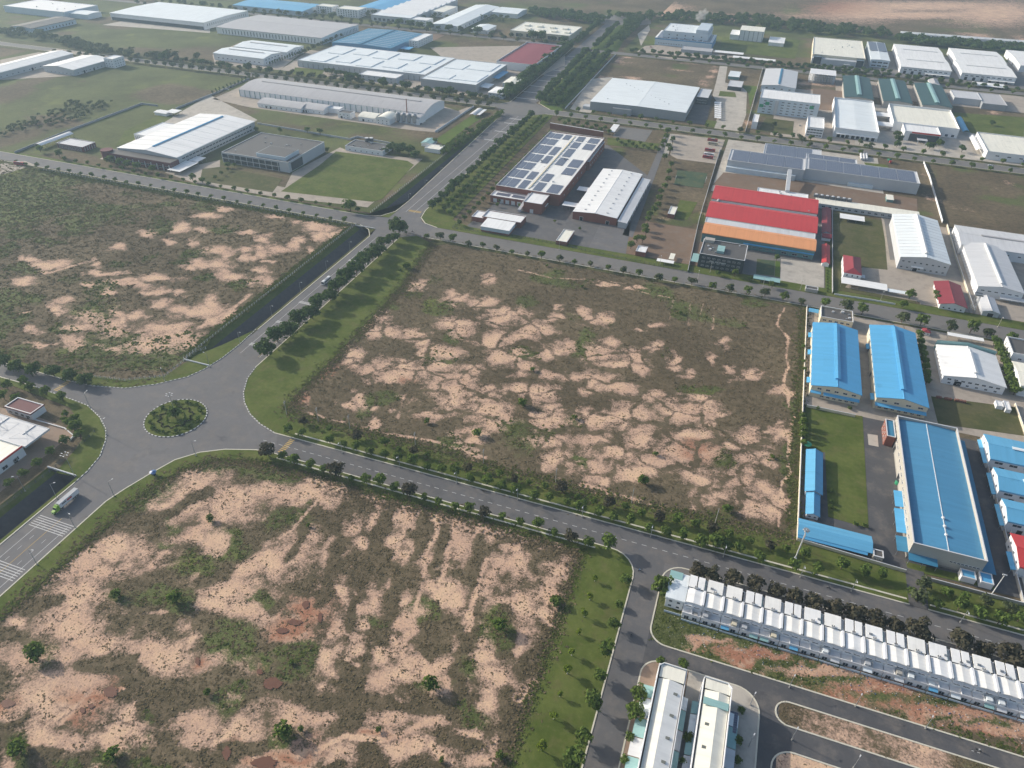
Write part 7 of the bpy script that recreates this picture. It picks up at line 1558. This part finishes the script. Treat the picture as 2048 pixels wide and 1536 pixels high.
grp('grey_tree', [(600+i*9, 108-i*4.0) for i in range(10)], 'tree between striped hall and teal blue roof', 3, 1.2)
grp('grey_tree', [(170+i*4, 95+i*3.5) for i in range(4)], 'tree behind the far left warehouses', 4, 1.5)
# shrubs standing alone in the vacant plots
SH = [(813, 535, 2.2), (1094, 531, .8), (1110, 543, .7), (1164, 573, 1.0), (1361, 626, 1.1), (1065, 739, 1.2), (1044, 809, 2.2), (1286, 965, 2.2), (1311, 908, 1.1), (1454, 1021, 1.9), (1149, 835, 1.2), (954, 868, 2.0), (854, 843, 1.2), (616, 1050, .7), (72, 1312, 2.6), (40, 1502, 2.4), (225, 1510, 1.8), (350, 1200, 2.4), (232, 1190, 1.7), (583, 1324, .8), (602, 1458, .9), (567, 1467, 2.4), (757, 1459, .8), (883, 1519, .7), (862, 1372, 2.2), (1000, 1255, 2.2), (1000, 1512, 1.2), (420, 1038, 1.4), (415, 1385, 1.0), (1112, 1205, 1.9), (800, 540, .8), (1490, 652, .7), (1546, 914, .8)]
for i, (px, py, k) in enumerate(SH):
    x, y, _ = P(px, py, 1.0)
    where = 'the centre vacant plot' if y > 257 else 'the near vacant plot'
    tree('shrub', x, y, ordw(i)+' lone shrub, counted over the plots, standing in '+where, 'lone shrubs in the vacant plots', k*.85)
# roundabout planting
c = (-297.0, 248.2)
t = tree('shrub', c[0], c[1], 'bushy clump at the very centre of the roundabout', None, 2.4, .3)
for i in range(12):
    a = 2*math.pi*i/12+.2
    tree('shrub', c[0]+14.2*math.cos(a), c[1]+14.2*math.sin(a), ordw(i)+' clipped bush from the avenue side in the roundabout outer ring', 'clipped bushes in the roundabout ring', .72 if i % 2 else .95, .3)
def hedge_ring(label, R, n, wob, hh, mat, amp):
    V = []; rs = np.random.RandomState(int(R*10))
    for i in range(n):
        a = 2*math.pi*rs.rand(); rr = R+amp*math.sin(a*wob)
        p = np.array([rr*math.cos(a), rr*math.sin(a), hh*rs.rand()])+rs.normal(scale=.14, size=3)
        u = rs.normal(size=3); u /= np.linalg.norm(u); w = np.cross(u, rs.normal(size=3)); w /= np.linalg.norm(w); s = .22
        V += [p-u*s-w*s, p+u*s-w*s, p+u*s+w*s, p-u*s+w*s]
    o = thing('hedge', label, 'hedge', (c[0], c[1], .3)); link('foliage', leaf_mesh('foliage', np.array(V), mat), o)
hedge_ring('wavy dark hedge ring inside the roundabout', 9.2, 900, 10, .5, 'leaf_brown', 1.0)
hedge_ring('wavy green hedge of the outer roundabout ring', 14.2, 650, 12, .35, 'leaf_mid', 1.2)
hedge_ring('small inner hedge ring around the roundabout clump', 5.2, 350, 6, .4, 'leaf_mid', .5)

# ================================================================== scrub, weeds and woodland that nobody could count
def scatter(name, label, key, n, size, mat, fn, seed, faces=4, hh=.5):
    xs, yv, S, L, Zv = FIELDS[key]; rs = np.random.RandomState(seed)
    x = rs.uniform(xs[0], xs[-1], n); y = rs.uniform(yv[0], yv[-1], n)
    S_, L_, Z_ = field_value(key, x, y); keep = fn(S_, L_, rs.rand(n), vnoise(x, y, 9, seed), vnoise(x, y, 3, seed+1)) & ~inpoly(x, y, JUNC)
    for poly in LAWNS: keep &= ~inpoly(x, y, poly)
    x, y, z = x[keep], y[keep], Z_[keep]; n = len(x)
    V = []
    sc = size*(.5+rs.rand(n)**2*1.3)
    for k in range(faces):
        a = rs.rand(n)*6.28; t = .06+rs.rand(n)*.34
        ux, uy = np.cos(a), np.sin(a)
        o = np.stack([x+rs.normal(scale=.5, size=n)*sc, y+rs.normal(scale=.5, size=n)*sc, z+.02], 1)
        U = np.stack([ux, uy, 0*ux], 1)*sc[:, None]*.55; Wv = np.stack([-uy*np.cos(t), ux*np.cos(t), np.sin(t)*hh/.5], 1)*sc[:, None]*.75
        V.append(np.stack([o-U, o+U, o+U*.5+Wv, o-U*.5+Wv], 1))
    V = np.concatenate(V).reshape(-1, 3)
    o = link(name, leaf_mesh(name, V, mat)); return tag(o, label, 'weeds', None, 'stuff')
LAWNS = [K_SE[:-1] + [(-12.5, -60), (-37, -60), (-38.5, 236), (-90, 236.5)] + PX([(760, 990), (640, 950), (520, 920), (430, 918), (360, 940), (280, 992), (200, 1060), (120, 1135), (0, 1236)]) + [(-277, 60), (-277, -60)],
         PX([(862, 487), (800, 575), (715, 665), (650, 735), (588, 792), (572, 822), (640, 845), (760, 872), (1024, 945), (1280, 1012)]) + [(66, 280), (113, 277)] + K_NE[::-1] + PX([(835, 472)])]
scatter('scrub', 'dry brown scrub covering the near vacant plot', 'F1', 30000, .65, 'scrub_leaf', lambda S, L, r, a, b: (S < .42) & (r < .75), 5)
scatter('weeds', 'green weeds growing in patches on the near vacant plot', 'F1', 14000, .8, 'weed_leaf', lambda S, L, r, a, b: (L > .5) & (S < .4) & (b > .4), 6)
scatter('sand_tufts', 'small dark tufts dotted over the sand of near plot', 'F1', 26000, .42, 'scrub_leaf', lambda S, L, r, a, b: (S >= .42) & (a > .40) & (b > .42), 7, 3)
scatter('scrub', 'dry brown scrub covering the centre vacant plot', 'F2', 30000, .65, 'scrub_leaf', lambda S, L, r, a, b: (S < .42) & (r < .7), 8)
scatter('weeds', 'green weeds growing in patches on the centre vacant plot', 'F2', 12000, .9, 'weed_leaf', lambda S, L, r, a, b: (L > .35) & (b > .35), 9)
scatter('sand_tufts', 'small dark tufts dotted over the sand of centre plot', 'F2', 24000, .5, 'scrub_leaf', lambda S, L, r, a, b: (S >= .42) & (a > .42) & (b > .40), 10, 3)
scatter('weeds', 'rank green weeds on the left vacant plot', 'F3', 20000, 1.1, 'weed_leaf', lambda S, L, r, a, b: (L > .35) & (b > .3), 11)
scatter('scrub', 'dry scrub on the left vacant plot', 'F3', 34000, 1.0, 'scrub_leaf', lambda S, L, r, a, b: (S < .4) & (r < .6), 12)
scatter('weeds', 'weeds on the waste strip before the town houses', 'T1', 9000, .6, 'weed_leaf', lambda S, L, r, a, b: (S < .45) & (r < .8), 13)
scatter('scrub', 'scrub on the narrow strip between the two lower streets', 'T2', 2500, .5, 'scrub_leaf', lambda S, L, r, a, b: (S < .5) & (r < .8), 14)
scatter('scrub', 'scrub on the plot in the lower right corner', 'T3', 6000, .55, 'scrub_leaf', lambda S, L, r, a, b: (S < .5) & (r < .8), 15)
def fringe(label, lines, n, size, mat, seed, spread=2.2):
    rs = np.random.RandomState(seed); pts = []
    for L in lines:
        for i in range(len(L)-1):
            a = np.array(L[i]); b = np.array(L[i+1]); k = max(1, int(np.hypot(*(b-a))*n)); t = rs.rand(k)[:, None]
            pts.append(a+(b-a)*t+rs.normal(scale=spread, size=(k, 2)))
    p = np.concatenate(pts); k = len(p); sc = size*(.5+rs.rand(k)**2*1.3); V = []
    for f in range(3):
        a = rs.rand(k)*6.28; t = .06+rs.rand(k)*.4; ux, uy = np.cos(a), np.sin(a)
        o = np.stack([p[:, 0]+rs.normal(scale=.4, size=k)*sc, p[:, 1]+rs.normal(scale=.4, size=k)*sc, np.full(k, .2)], 1)
        U = np.stack([ux, uy, 0*ux], 1)*sc[:, None]*.55; Wv = np.stack([-uy*np.cos(t), ux*np.cos(t), np.sin(t)], 1)*sc[:, None]*.75
        V.append(np.stack([o-U, o+U, o+U*.5+Wv, o-U*.5+Wv], 1))
    return tag(link('weeds', leaf_mesh('weeds', np.concatenate(V).reshape(-1, 3), mat)), label, 'weeds', None, 'stuff')
E_NE = PX([(862, 487), (800, 575), (715, 665), (650, 735), (588, 792), (572, 822), (640, 845), (760, 872), (1024, 945), (1280, 1012)]) + [(61, 281)]
E_SE = [(-38.5, 60), (-38.5, 236), (-90, 236.5)] + PX([(760, 990), (640, 950), (520, 920), (430, 918), (360, 940), (280, 992), (200, 1060), (120, 1135), (0, 1236)])
fringe('ragged green weeds where the avenue verge meets the centre plot', [E_NE, [(60, 290), (59.5, 525)]], 9, .7, 'weed_leaf', 61, 2.6)
fringe('ragged green weeds where the lawn meets the near plot', [E_SE], 8, .65, 'weed_leaf', 62, 1.6)
fringe('dry weeds inside the edge of the centre plot', [[(x+3, y-2) for x, y in E_NE]], 7, .7, 'scrub_leaf', 63, 3.0)
fringe('dry weeds inside the edge of the near plot', [[(x-2, y-3) for x, y in E_SE]], 7, .7, 'scrub_leaf', 64, 3.0)
fringe('green weeds along the fence of the left plot', [[(-336, 305), (-336, 525)], [(-700, 526), (-340, 526)]], 14, .9, 'weed_leaf', 65, 2.0)
def wood(label, pts, n, R, mat, seed, px=True):
    poly = PX(pts) if px else pts; rs = np.random.RandomState(seed)
    X = [p[0] for p in poly]; Y = [p[1] for p in poly]; x = rs.uniform(min(X), max(X), n*6); y = rs.uniform(min(Y), max(Y), n*6)
    k = inpoly(x, y, poly); x, y = x[k][:n], y[k][:n]; V = []
    for i in range(len(x)):
        s = .7+.6*rs.rand(); v = crown_mesh(seed+i % 6, R*s, R*1.3*s, 150, R*.16, 7); V.append(v+np.array([x[i], y[i], .3+R*.25]))
    return tag(link('woodland', leaf_mesh('woodland', np.concatenate(V), mat)), label, 'woodland', None, 'stuff')
wood('dark belt of trees behind the upper right factories', [(1285, 44), (1300, 30), (1500, 38), (1620, 50), (1780, 68), (1780, 82), (1620, 70), (1470, 54), (1330, 46)], 260, 7, 'leaf_dark', 40)
wood('dark tree belt below the far row of white shelters', [(1790, 78), (2060, 100), (2060, 112), (1790, 88)], 130, 7, 'leaf_dark', 41)
wood('tree clumps along the far left of the avenue', [(1060, 22), (1225, 40), (1200, 52), (1130, 45), (1060, 32)], 110, 7, 'leaf_dark', 42)
wood('bushy thicket on the field above the maroon fronted factory', [(0, 262), (60, 240), (140, 205), (235, 205), (170, 235), (90, 258), (0, 275)], 150, 2.3, 'leaf_grey', 43)
wood('dark trees among the far factories at the top', [(600, 12), (760, 30), (1020, 38), (1010, 46), (740, 40), (600, 26)], 90, 5, 'leaf_grey', 44)
wood('scattered trees near the far left works', [(0, 62), (90, 70), (260, 108), (400, 118), (400, 126), (240, 116), (60, 78), (0, 72)], 90, 6, 'leaf_grey', 45)
wood('dark trees at the far end of the avenue', [(1210, 30), (1290, 38), (1275, 60), (1248, 90), (1235, 85), (1255, 45)], 60, 7, 'leaf_dark', 46)
wood('green shrubs along the drain beside the bright lawn', [(880, 300), (1000, 228), (1012, 224), (1000, 236), (900, 312)], 90, 3.0, 'leaf_mid', 47)
# ================================================================== lamps and poles
def lamp(px, py, label, h=10.0, arm=2.0, rz=0.0, heads=1, group='street lamps', mat='steel'):
    x, y, _ = P(px, py); t = thing('street_lamp', label, 'street lamp', (x, y, .1), group, rz)
    m = MB(); m.tube((0, 0, 0), (0, 0, h), .16, .09, 8); m.obj('pole', mat, t)
    m = MB(); m.box(-.35, -.25, 0, .35, .25, .7); m.obj('base_box', 'w_conc', t)
    for k in range(heads):
        a = 2*math.pi*k/heads
        m = MB(); m.tube((0, 0, h-.2), (arm*math.cos(a), arm*math.sin(a), h+.35), .06, .05, 6); m.obj('arm', mat, t)
        m = MB(); cx_, cy_ = arm*math.cos(a), arm*math.sin(a); m.box(cx_-.5, cy_-.2, h+.28, cx_+.5, cy_+.2, h+.45); m.obj('lamp_head', 'frame', t)
lamp(352.5, 832, 'tall lamp mast with a crown of heads in the roundabout', 16, 1.8, 0, 6, None)
lamp(150, 953, 'tall multi-head lamp mast on the lawn beside the drain', 16, 1.8, 0, 6, None)
AV = [(115, 998), (51, 983), (229, 993), (75, 1130), (392, 912), (180, 815), (213, 870), (330, 762), (420, 735), (150, 1055)]
for i, q in enumerate(AV): lamp(*q, ordw(i)+' plain lamp post round the roundabout and lower avenue', 11, 2.2, random.random()*6)
B1L = [(684.5, 907), (799.5, 935.5), (913, 967), (1035, 1000), (1164, 1035), (1301, 1074), (1446, 1114), (1600, 1155), (1702, 1183), (1920, 1245)]
for i, q in enumerate(B1L): lamp(*q, ordw(i)+' lamp post from the roundabout on the far kerb of cross street', 9, 2.0, -math.pi/2)
for i, (x, y) in enumerate([(-311.2, v) for v in range(330, 900, 38) if not 515 < v < 575]):
    t = thing('street_lamp', ordw(i)+' lamp post along the drain side of the upper avenue', 'street lamp', (x, y, .1), 'lamps along the drain')
    m = MB(); m.tube((0, 0, 0), (0, 0, 9), .14, .08, 7); m.obj('pole', 'steel', t); m = MB(); m.tube((0, 0, 8.8), (2, 0, 9.3), .06, .05, 6); m.obj('arm', 'steel', t); m = MB(); m.box(1.6, -.2, 9.2, 2.6, .2, 9.36); m.obj('lamp_head', 'frame', t)
TL = [(1583, 1480), (1706, 1536), (1500, 1410), (1497, 1493), (1578, 1375), (1710, 1413), (1850, 1457)]
for i, q in enumerate(TL): lamp(*q, ordw(i)+' slim lamp post among the lower right streets', 7, 1.4, 1.2)
B2L = [(1118, 500), (1395, 560), (1420, 545), (1320, 530), (1525, 575), (1600, 580), (1995, 655), (1760, 603)]
for i, q in enumerate(B2L): lamp(*q, ordw(i)+' pale lamp post along the middle cross street', 9, 1.6, -1.57, mat='w_conc')
UP = [(574, 830), (637, 843), (700, 858), (831, 893), (967, 927), (1111, 966), (1263, 1006), (1430, 1047), (1600, 1097)]
for i, (px, py) in enumerate(UP):
    x, y, _ = P(px, py); t = thing('power_pole', ordw(i)+' concrete power pole from the roundabout behind the tree rows', 'power pole', (x, y, .1), 'power poles')
    m = MB(); m.tube((0, 0, 0), (0, 0, 11), .22, .13, 8); m.obj('pole', 'w_conc', t); m = MB(); m.box(-.1, -1.2, 10.0, .1, 1.2, 10.18); m.box(-.1, -1.0, 9.0, .1, 1.0, 9.16); m.obj('crossarm', 'steel', t)
x, y, _ = P(1590, 1118); t = thing('light_mast', 'tall pale floodlight mast rising before the motorbike shelter', 'light mast', (x, y, .1))
m = MB(); m.tube((0, 0, 0), (0, 0, 22), .32, .16, 10); m.obj('pole', 'frame', t); m = MB(); m.tube((0, 0, 21.2), (0, 0, 21.6), 1.3, 1.3, 14); m.obj('lamp_ring', 'steel', t)
for k in range(6):
    m = MB(); a = k*math.pi/3; m.box(1.3*math.cos(a)-.3, 1.3*math.sin(a)-.3, 20.8, 1.3*math.cos(a)+.3, 1.3*math.sin(a)+.3, 21.2); m.obj('floodlight', 'frame', t)
m = MB(); m.box(-.6, -.6, 0, .6, .6, 1.0); m.obj('base_box', 'frame', t)
x, y, _ = P(1981, 1192); t = thing('light_mast', 'leaning-looking pale mast near the lower right kiosks', 'light mast', (x, y, .1))
m = MB(); m.tube((0, 0, 0), (0, 0, 16), .28, .14, 10); m.obj('pole', 'frame', t); m = MB(); m.box(-.9, -.2, 15.4, .9, .2, 15.9); m.obj('floodlight', 'frame', t)

# ================================================================== vehicles
for nm, cl in dict(car_lime=(.22, .42, .04), car_white=(.72, .73, .74), car_red=(.36, .035, .04), car_dark=(.03, .035, .045), car_blue=(.05, .13, .30), car_cream=(.55, .50, .38), tyre=(.015, .015, .016), car_silver=(.38, .40, .42), car_green=(.03, .16, .10)).items():
    plain(nm, cl, .35, .04, 1.0, .5)
def wheels(t, L, w, r=.5):
    for x in L:
        for s in (-1, 1):
            wo_ = thing_part('wheel', t, (x, s*(w/2-.12), r))
            m = MB(); m.tube((0, -.15, 0), (0, .15, 0), r, r, 14); m.obj('tyre', 'tyre', wo_); m = MB(); m.tube((0, -.17, 0), (0, .17, 0), r*.55, r*.55, 10); m.obj('rim', 'car_silver', wo_)
def thing_part(name, parent, loc):
    o = link(name, None, parent, loc); return o
def truck(label, px, py, rz, cab='car_lime', box='car_white', L=12.2):
    x, y, _ = P(px, py); t = thing('truck', label, 'truck', (x, y, RZ), None, rz)     # local +x is forward
    m = MB(); m.box(-L, -1.25, 1.25, 0, 1.25, 4.0); m.obj('trailer_box', box, t)
    m = MB(); m.box(-L-.03, -1.27, 3.95, .03, 1.27, 4.06); m.box(-L+.02, -1.28, 1.2, -.02, 1.28, 1.34); m.obj('trailer_edge', 'car_silver', t)
    m = MB(); m.box(-L*.62, -1.275, 2.3, -L*.38, -1.255, 3.3); m.box(-L*.62, 1.255, 2.3, -L*.38, 1.275, 3.3); m.obj('trailer_emblem', 'sign_red', t)
    m = MB(); m.box(-L*.34, 1.255, 2.6, -L*.12, 1.272, 3.2); m.box(-L*.34, -1.272, 2.6, -L*.12, -1.255, 3.2); m.obj('trailer_emblem', 'car_dark', t)
    m = MB(); m.box(-L, -.5, .85, 3.2, .5, 1.2); m.obj('chassis', 'car_dark', t)
    m = MB(); m.hexa([(.5, -1.2, .8), (2.6, -1.2, .8), (2.6, 1.2, .8), (.5, 1.2, .8), (.5, -1.15, 3.5), (2.2, -1.1, 3.3), (2.2, 1.1, 3.3), (.5, 1.15, 3.5)]); m.obj('cab', cab, t)
    m = MB(); m.hexa([(2.62, -1.0, .7), (4.3, -.85, .7), (4.3, .85, .7), (2.62, 1.0, .7), (2.62, -1.0, 2.1), (4.1, -.75, 1.8), (4.1, .75, 1.8), (2.62, 1.0, 2.1)]); m.obj('bonnet', cab, t)
    m = MB(); m.hexa([(2.33, -1.0, 2.15), (2.64, -1.0, 2.15), (2.64, 1.0, 2.15), (2.33, 1.0, 2.15), (2.12, -.95, 3.15), (2.3, -.95, 3.15), (2.3, .95, 3.15), (2.12, .95, 3.15)]); m.obj('windscreen', 'glass', t)
    m = MB(); m.hexa([(.6, -1.05, 3.52), (1.8, -1.05, 3.4), (1.8, 1.05, 3.4), (.6, 1.05, 3.52), (.6, -.95, 4.05), (.9, -.95, 4.0), (.9, .95, 4.0), (.6, .95, 4.05)]); m.obj('wind_deflector', cab, t)
    for s in (-1, 1):
        m = MB(); m.box(4.2, s*.6-.18, 1.0, 4.36, s*.6+.18, 1.3); m.obj('headlight', 'frame', t)
    wheels(t, (3.3, .1, -1.2, -L+1.2, -L+2.5, -L+3.8), 2.5, .52)
    return t
truck('lime green cab truck with white box trailer leaving the roundabout', 120, 1019, -math.pi/2)
def bus(label, x, y, rz, body='car_white', L=11.0, group=None, z=RZ):
    t = thing('bus', label, 'bus', (x, y, z), group, rz)
    m = MB(); m.hexa([(-L/2, -1.25, .45), (L/2, -1.25, .45), (L/2, 1.25, .45), (-L/2, 1.25, .45), (-L/2, -1.22, 3.1), (L/2-.3, -1.22, 3.1), (L/2-.3, 1.22, 3.1), (-L/2, 1.22, 3.1)]); m.obj('body', body, t)
    m = MB(); m.box(-L/2+.3, -1.05, 3.1, L/2-.8, 1.05, 3.28); m.obj('roof', body if body != 'car_red' else 'car_red', t)
    for s in (-1, 1):
        for k in range(6):
            m = MB(); a = -L/2+.7+k*(L-1.8)/6; m.box(a, s*1.27-.03, 1.7, a+(L-1.8)/6-.2, s*1.27+.03, 2.7); m.obj('window', 'glass', t)
        m = MB(); m.box(L/2-.02, s*.8-.2, .8, L/2+.08, s*.8+.2, 1.1); m.obj('headlight', 'frame', t)
    m = MB(); m.hexa([(L/2-.12, -1.1, 1.5), (L/2+.06, -1.1, 1.5), (L/2+.06, 1.1, 1.5), (L/2-.12, 1.1, 1.5), (L/2-.3, -1.05, 2.8), (L/2-.18, -1.05, 2.8), (L/2-.18, 1.05, 2.8), (L/2-.3, 1.05, 2.8)]); m.obj('windscreen', 'glass', t)
    m = MB(); m.box(-L*.2, -.8, 3.28, L*.15, .8, 3.5); m.obj('roof_unit', 'car_silver', t)
    wheels(t, (L*.3, -L*.28), 2.5, .48)
    return t
p = P(653, 565); bus('white coach driving down the upper avenue', p[0], p[1], -math.pi/2)
RB = [((1433, 284), 'car_red', 'maroon coach at the top of the yard row'), ((1434, 291), 'car_cream', 'cream and blue coach second in the yard row'), ((1428, 304), 'car_red', 'maroon coach third in the yard row'), ((1426, 313), 'car_white', 'white sided coach fourth in the yard row'), ((1424, 318), 'car_red', 'maroon coach nearest the bare soil in the yard row')]
for q, b, lab in RB: p = P(*q); bus(lab, p[0]-5, p[1], math.pi, b, 12, 'coaches parked in the pale yard', .2)
p = P(40, 330); bus('red coach parked at the far left yard', p[0], p[1], .1, 'car_red', 12, None, .2)
def car(label, px, py, rz, col, L=4.4, z=.2, group='parked cars', kind='car'):
    x, y, _ = P(px, py); t = thing('car', label, 'car', (x, y, z), group, rz)
    m = MB(); m.hexa([(-L/2, -.9, .3), (L/2, -.9, .3), (L/2, .9, .3), (-L/2, .9, .3), (-L/2, -.87, .95), (L/2-.1, -.82, .82), (L/2-.1, .82, .82), (-L/2, .87, .95)]); m.obj('body', col, t)
    m = MB(); m.hexa([(-L*.36, -.85, .93), (L*.22, -.85, .88), (L*.22, .85, .88), (-L*.36, .85, .93), (-L*.26, -.68, 1.5), (L*.06, -.68, 1.5), (L*.06, .68, 1.5), (-L*.26, .68, 1.5)]); m.obj('glasshouse', 'glass', t)
    m = MB(); m.box(-L*.25, -.66, 1.5, L*.05, .66, 1.55); m.obj('roof', col, t)
    wheels(t, (L*.31, -L*.31), 1.8, .32)
CARS = [(1850, 331, .0, 'car_dark', 'dark pickup-sized car on the third cross street'), (1980, 332, 0, 'car_white', 'white car on the third cross street at right'), (487, 178, .3, 'car_dark', 'dark car left of the works hall'), (463, 176, .2, 'car_dark', 'dark lorry-sized car by the works wall'), (455, 180, .2, 'car_white', 'white car by the works wall'), (500, 163, .2, 'car_cream', 'cream car at the top of works yard'), (842, 249, 1.5, 'car_dark', 'dark car beside the silos'), (1600, 252, 1.4, 'car_silver', 'silver car in the white office yard'), (791, 447, 1.7, 'car_white', 'white car at the middle junction'), (1330, 235, .1, 'car_dark', 'dark car on the third street before the grey-white plant'), (1140, 375, 1.5, 'car_red', 'red car beside the far avenue plant'), (1302, 95, 0, 'car_red', 'red car near the pale blue solar hall')]
for px, py, rz, cl, lab in CARS: car(lab, px, py, rz, cl, 4.8)
def bike(label, px, py, rz, shirt='car_blue'):
    x, y, _ = P(px, py); t = thing('motorbike', label, 'motorbike', (x, y, RZ), 'motorbikes', rz)
    for xx in (-.65, .65):
        m = MB(); m.tube((xx, -.06, .3), (xx, .06, .3), .3, .3, 12); m.obj('wheel', 'tyre', t)
    m = MB(); m.hexa([(-.7, -.14, .45), (.5, -.14, .4), (.5, .14, .4), (-.7, .14, .45), (-.7, -.15, .8), (.3, -.1, .75), (.3, .1, .75), (-.7, .15, .8)]); m.obj('frame', 'car_dark', t)
    m = MB(); m.tube((.45, -.35, 1.05), (.45, .35, 1.05), .03, .03, 6); m.tube((.62, 0, .35), (.45, 0, 1.05), .05, .04, 6); m.obj('handlebar', 'steel', t)
    # rider: one continuous skinned body
    me = bpy.data.meshes.new('rider')
    vs = [(-.2, 0, .88), (-.15, 0, 1.15), (-.08, 0, 1.38), (-.04, 0, 1.5), (0, 0, 1.66), (-.08, .19, 1.36), (.12, .24, 1.16), (.38, .3, 1.08), (-.08, -.19, 1.36), (.12, -.24, 1.16), (.38, -.3, 1.08), (-.15, .12, .86), (.2, .16, .84), (.1, .16, .45), (.22, .16, .40), (-.15, -.12, .86), (.2, -.16, .84), (.1, -.16, .45), (.22, -.16, .40)]
    ed = [(0, 1), (1, 2), (2, 3), (3, 4), (2, 5), (5, 6), (6, 7), (2, 8), (8, 9), (9, 10), (0, 11), (11, 12), (12, 13), (13, 14), (0, 15), (15, 16), (16, 17), (17, 18)]
    rad = [.15, .16, .15, .07, .12, .075, .055, .04, .075, .055, .04, .1, .085, .055, .05, .1, .085, .055, .05]
    me.from_pydata(vs, ed, []); o = link('person', me, None, (x, y, RZ), rz); tag(o, 'rider on the '+label, 'person', 'motorbike riders')
    sm = o.modifiers.new('skin', 'SKIN')
    for i, v in enumerate(me.skin_vertices[0].data): v.radius = (rad[i], rad[i])
    me.skin_vertices[0].data[0].use_root = True
    o.modifiers.new('sub', 'SUBSURF').levels = 1
    me.materials.append(M[shirt])
for px, py, rz, lab, sh in [(1262, 1272, 1.6, 'motorbike riding up the near street', 'car_dark'), (1657, 1177, 3.0, 'motorbike on the cross street before the blue compound', 'car_dark'), (1957, 1502, 2.9, 'motorbike on the lower right street', 'car_silver'), (825, 464, .2, 'motorbike at the middle junction', 'car_dark'), (1279, 1142, .5, 'motorbike turning at the street corner', 'car_blue')]: bike(lab, px, py, rz, sh)
x, y, _ = P(308, 950); t = thing('vendor_cart', 'blue canopied vendor cart on the grass beside the lower avenue', 'cart', (x, y, LZ))
m = MB(); m.box(-1.0, -.6, .5, 1.0, .6, 1.1); m.obj('counter', 'car_blue', t); m = MB(); m.tube((0, 0, 2.1), (0, 0, 2.7), 1.9, .1, 8); m.obj('canopy', 'car_blue', t); m = MB(); m.tube((0, 0, 1.1), (0, 0, 2.2), .05, .05, 6); m.obj('pole', 'steel', t)
for s in (-.7, .7):
    m = MB(); m.tube((s, -.65, .3), (s, .65, .3), .3, .3, 10); m.obj('wheel', 'tyre', t)
# red and green tipper by the solar plant
x, y, _ = P(1779, 326); t = thing('tipper_truck', 'truck with green tipped bed and red cab beside solar plant', 'truck', (x, y, .2), None, -1.3)
m = MB(); m.box(.5, -1.2, .7, 2.9, 1.2, 3.0); m.obj('cab', 'car_red', t); m = MB(); m.hexa([(-5, -1.2, 1.2), (.3, -1.2, 2.6), (.3, 1.2, 2.6), (-5, 1.2, 1.2), (-5.6, -1.25, 2.9), (-.4, -1.25, 4.6), (-.4, 1.25, 4.6), (-5.6, 1.25, 2.9)]); m.obj('tipper_bed', 'car_green', t)
m = MB(); m.box(-5, -.5, .7, .5, .5, 1.1); m.obj('chassis', 'car_dark', t); wheels(t, (2.0, -3.2, -4.3), 2.4, .5)
# white steam above the tall process block
import bmesh
x, y, _ = P(1402, 38, 34); bm_ = bmesh.new(); bmesh.ops.create_icosphere(bm_, subdivisions=4, radius=1.0)
for v in bm_.verts:
    d_ = v.co.normalized(); k = 1+.28*math.sin(d_.x*5+1)*math.cos(d_.z*6)+.18*math.sin(d_.y*9+d_.z*7)
    v.co = Vector((d_.x*9*k+d_.z*4, d_.y*7*k, d_.z*9*k))
me_ = bpy.data.meshes.new('steam'); bm_.to_mesh(me_); bm_.free()
t = NT('steam'); pv = t.n('VolumePrincipled'); pv.inputs['Color'].default_value = (1, 1, 1, 1); pv.inputs['Density'].default_value = .10; pv.inputs['Anisotropy'].default_value = 0.0; t.t.links.new(pv.outputs[0], t.out.inputs['Volume'])
me_.materials.append(t.m); tag(link('steam', me_, None, (x, y, 40)), 'white puff of steam above the tall pale blue block', 'steam', None, 'stuff')
# ================================================================== rubbish strewn over the waste strip
rs = np.random.RandomState(9); m = MB()
for k in range(700):
    x = rs.uniform(8, 165); y = rs.uniform(202, 213.5) if rs.rand() < .75 else rs.uniform(197, 213); s = .12+.35*rs.rand()**2
    m.hexa([(x, y, .22), (x+s, y+s*.2, .22), (x+s*.8, y+s, .22), (x-s*.2, y+s*.8, .22), (x, y, .22+s*.5), (x+s*.8, y+s*.2, .25+s*.4), (x+s*.7, y+s*.8, .22+s*.5), (x, y+s*.7, .22+s*.3)], k % 3)
tag(m.obj('litter', ['paint_white', 'w_conc', 'car_blue']), 'pale rubbish strewn over the waste strip below the town houses', 'litter', None, 'stuff')

# ================================================================== air
hz = MB(); hz.box(-9200, -1600, -6, 9200, 9200, 284.0)
t = NT('haze'); pv = t.n('VolumePrincipled'); pv.inputs['Color'].default_value = (.58, .80, 1.0, 1); pv.inputs['Density'].default_value = HAZE_D; pv.inputs['Anisotropy'].default_value = .25
t.t.links.new(pv.outputs[0], t.out.inputs['Volume']); M['haze'] = t.m
tag(hz.obj('haze', 'haze'), 'thin pale haze in the air over the whole park', 'haze', None, 'stuff')
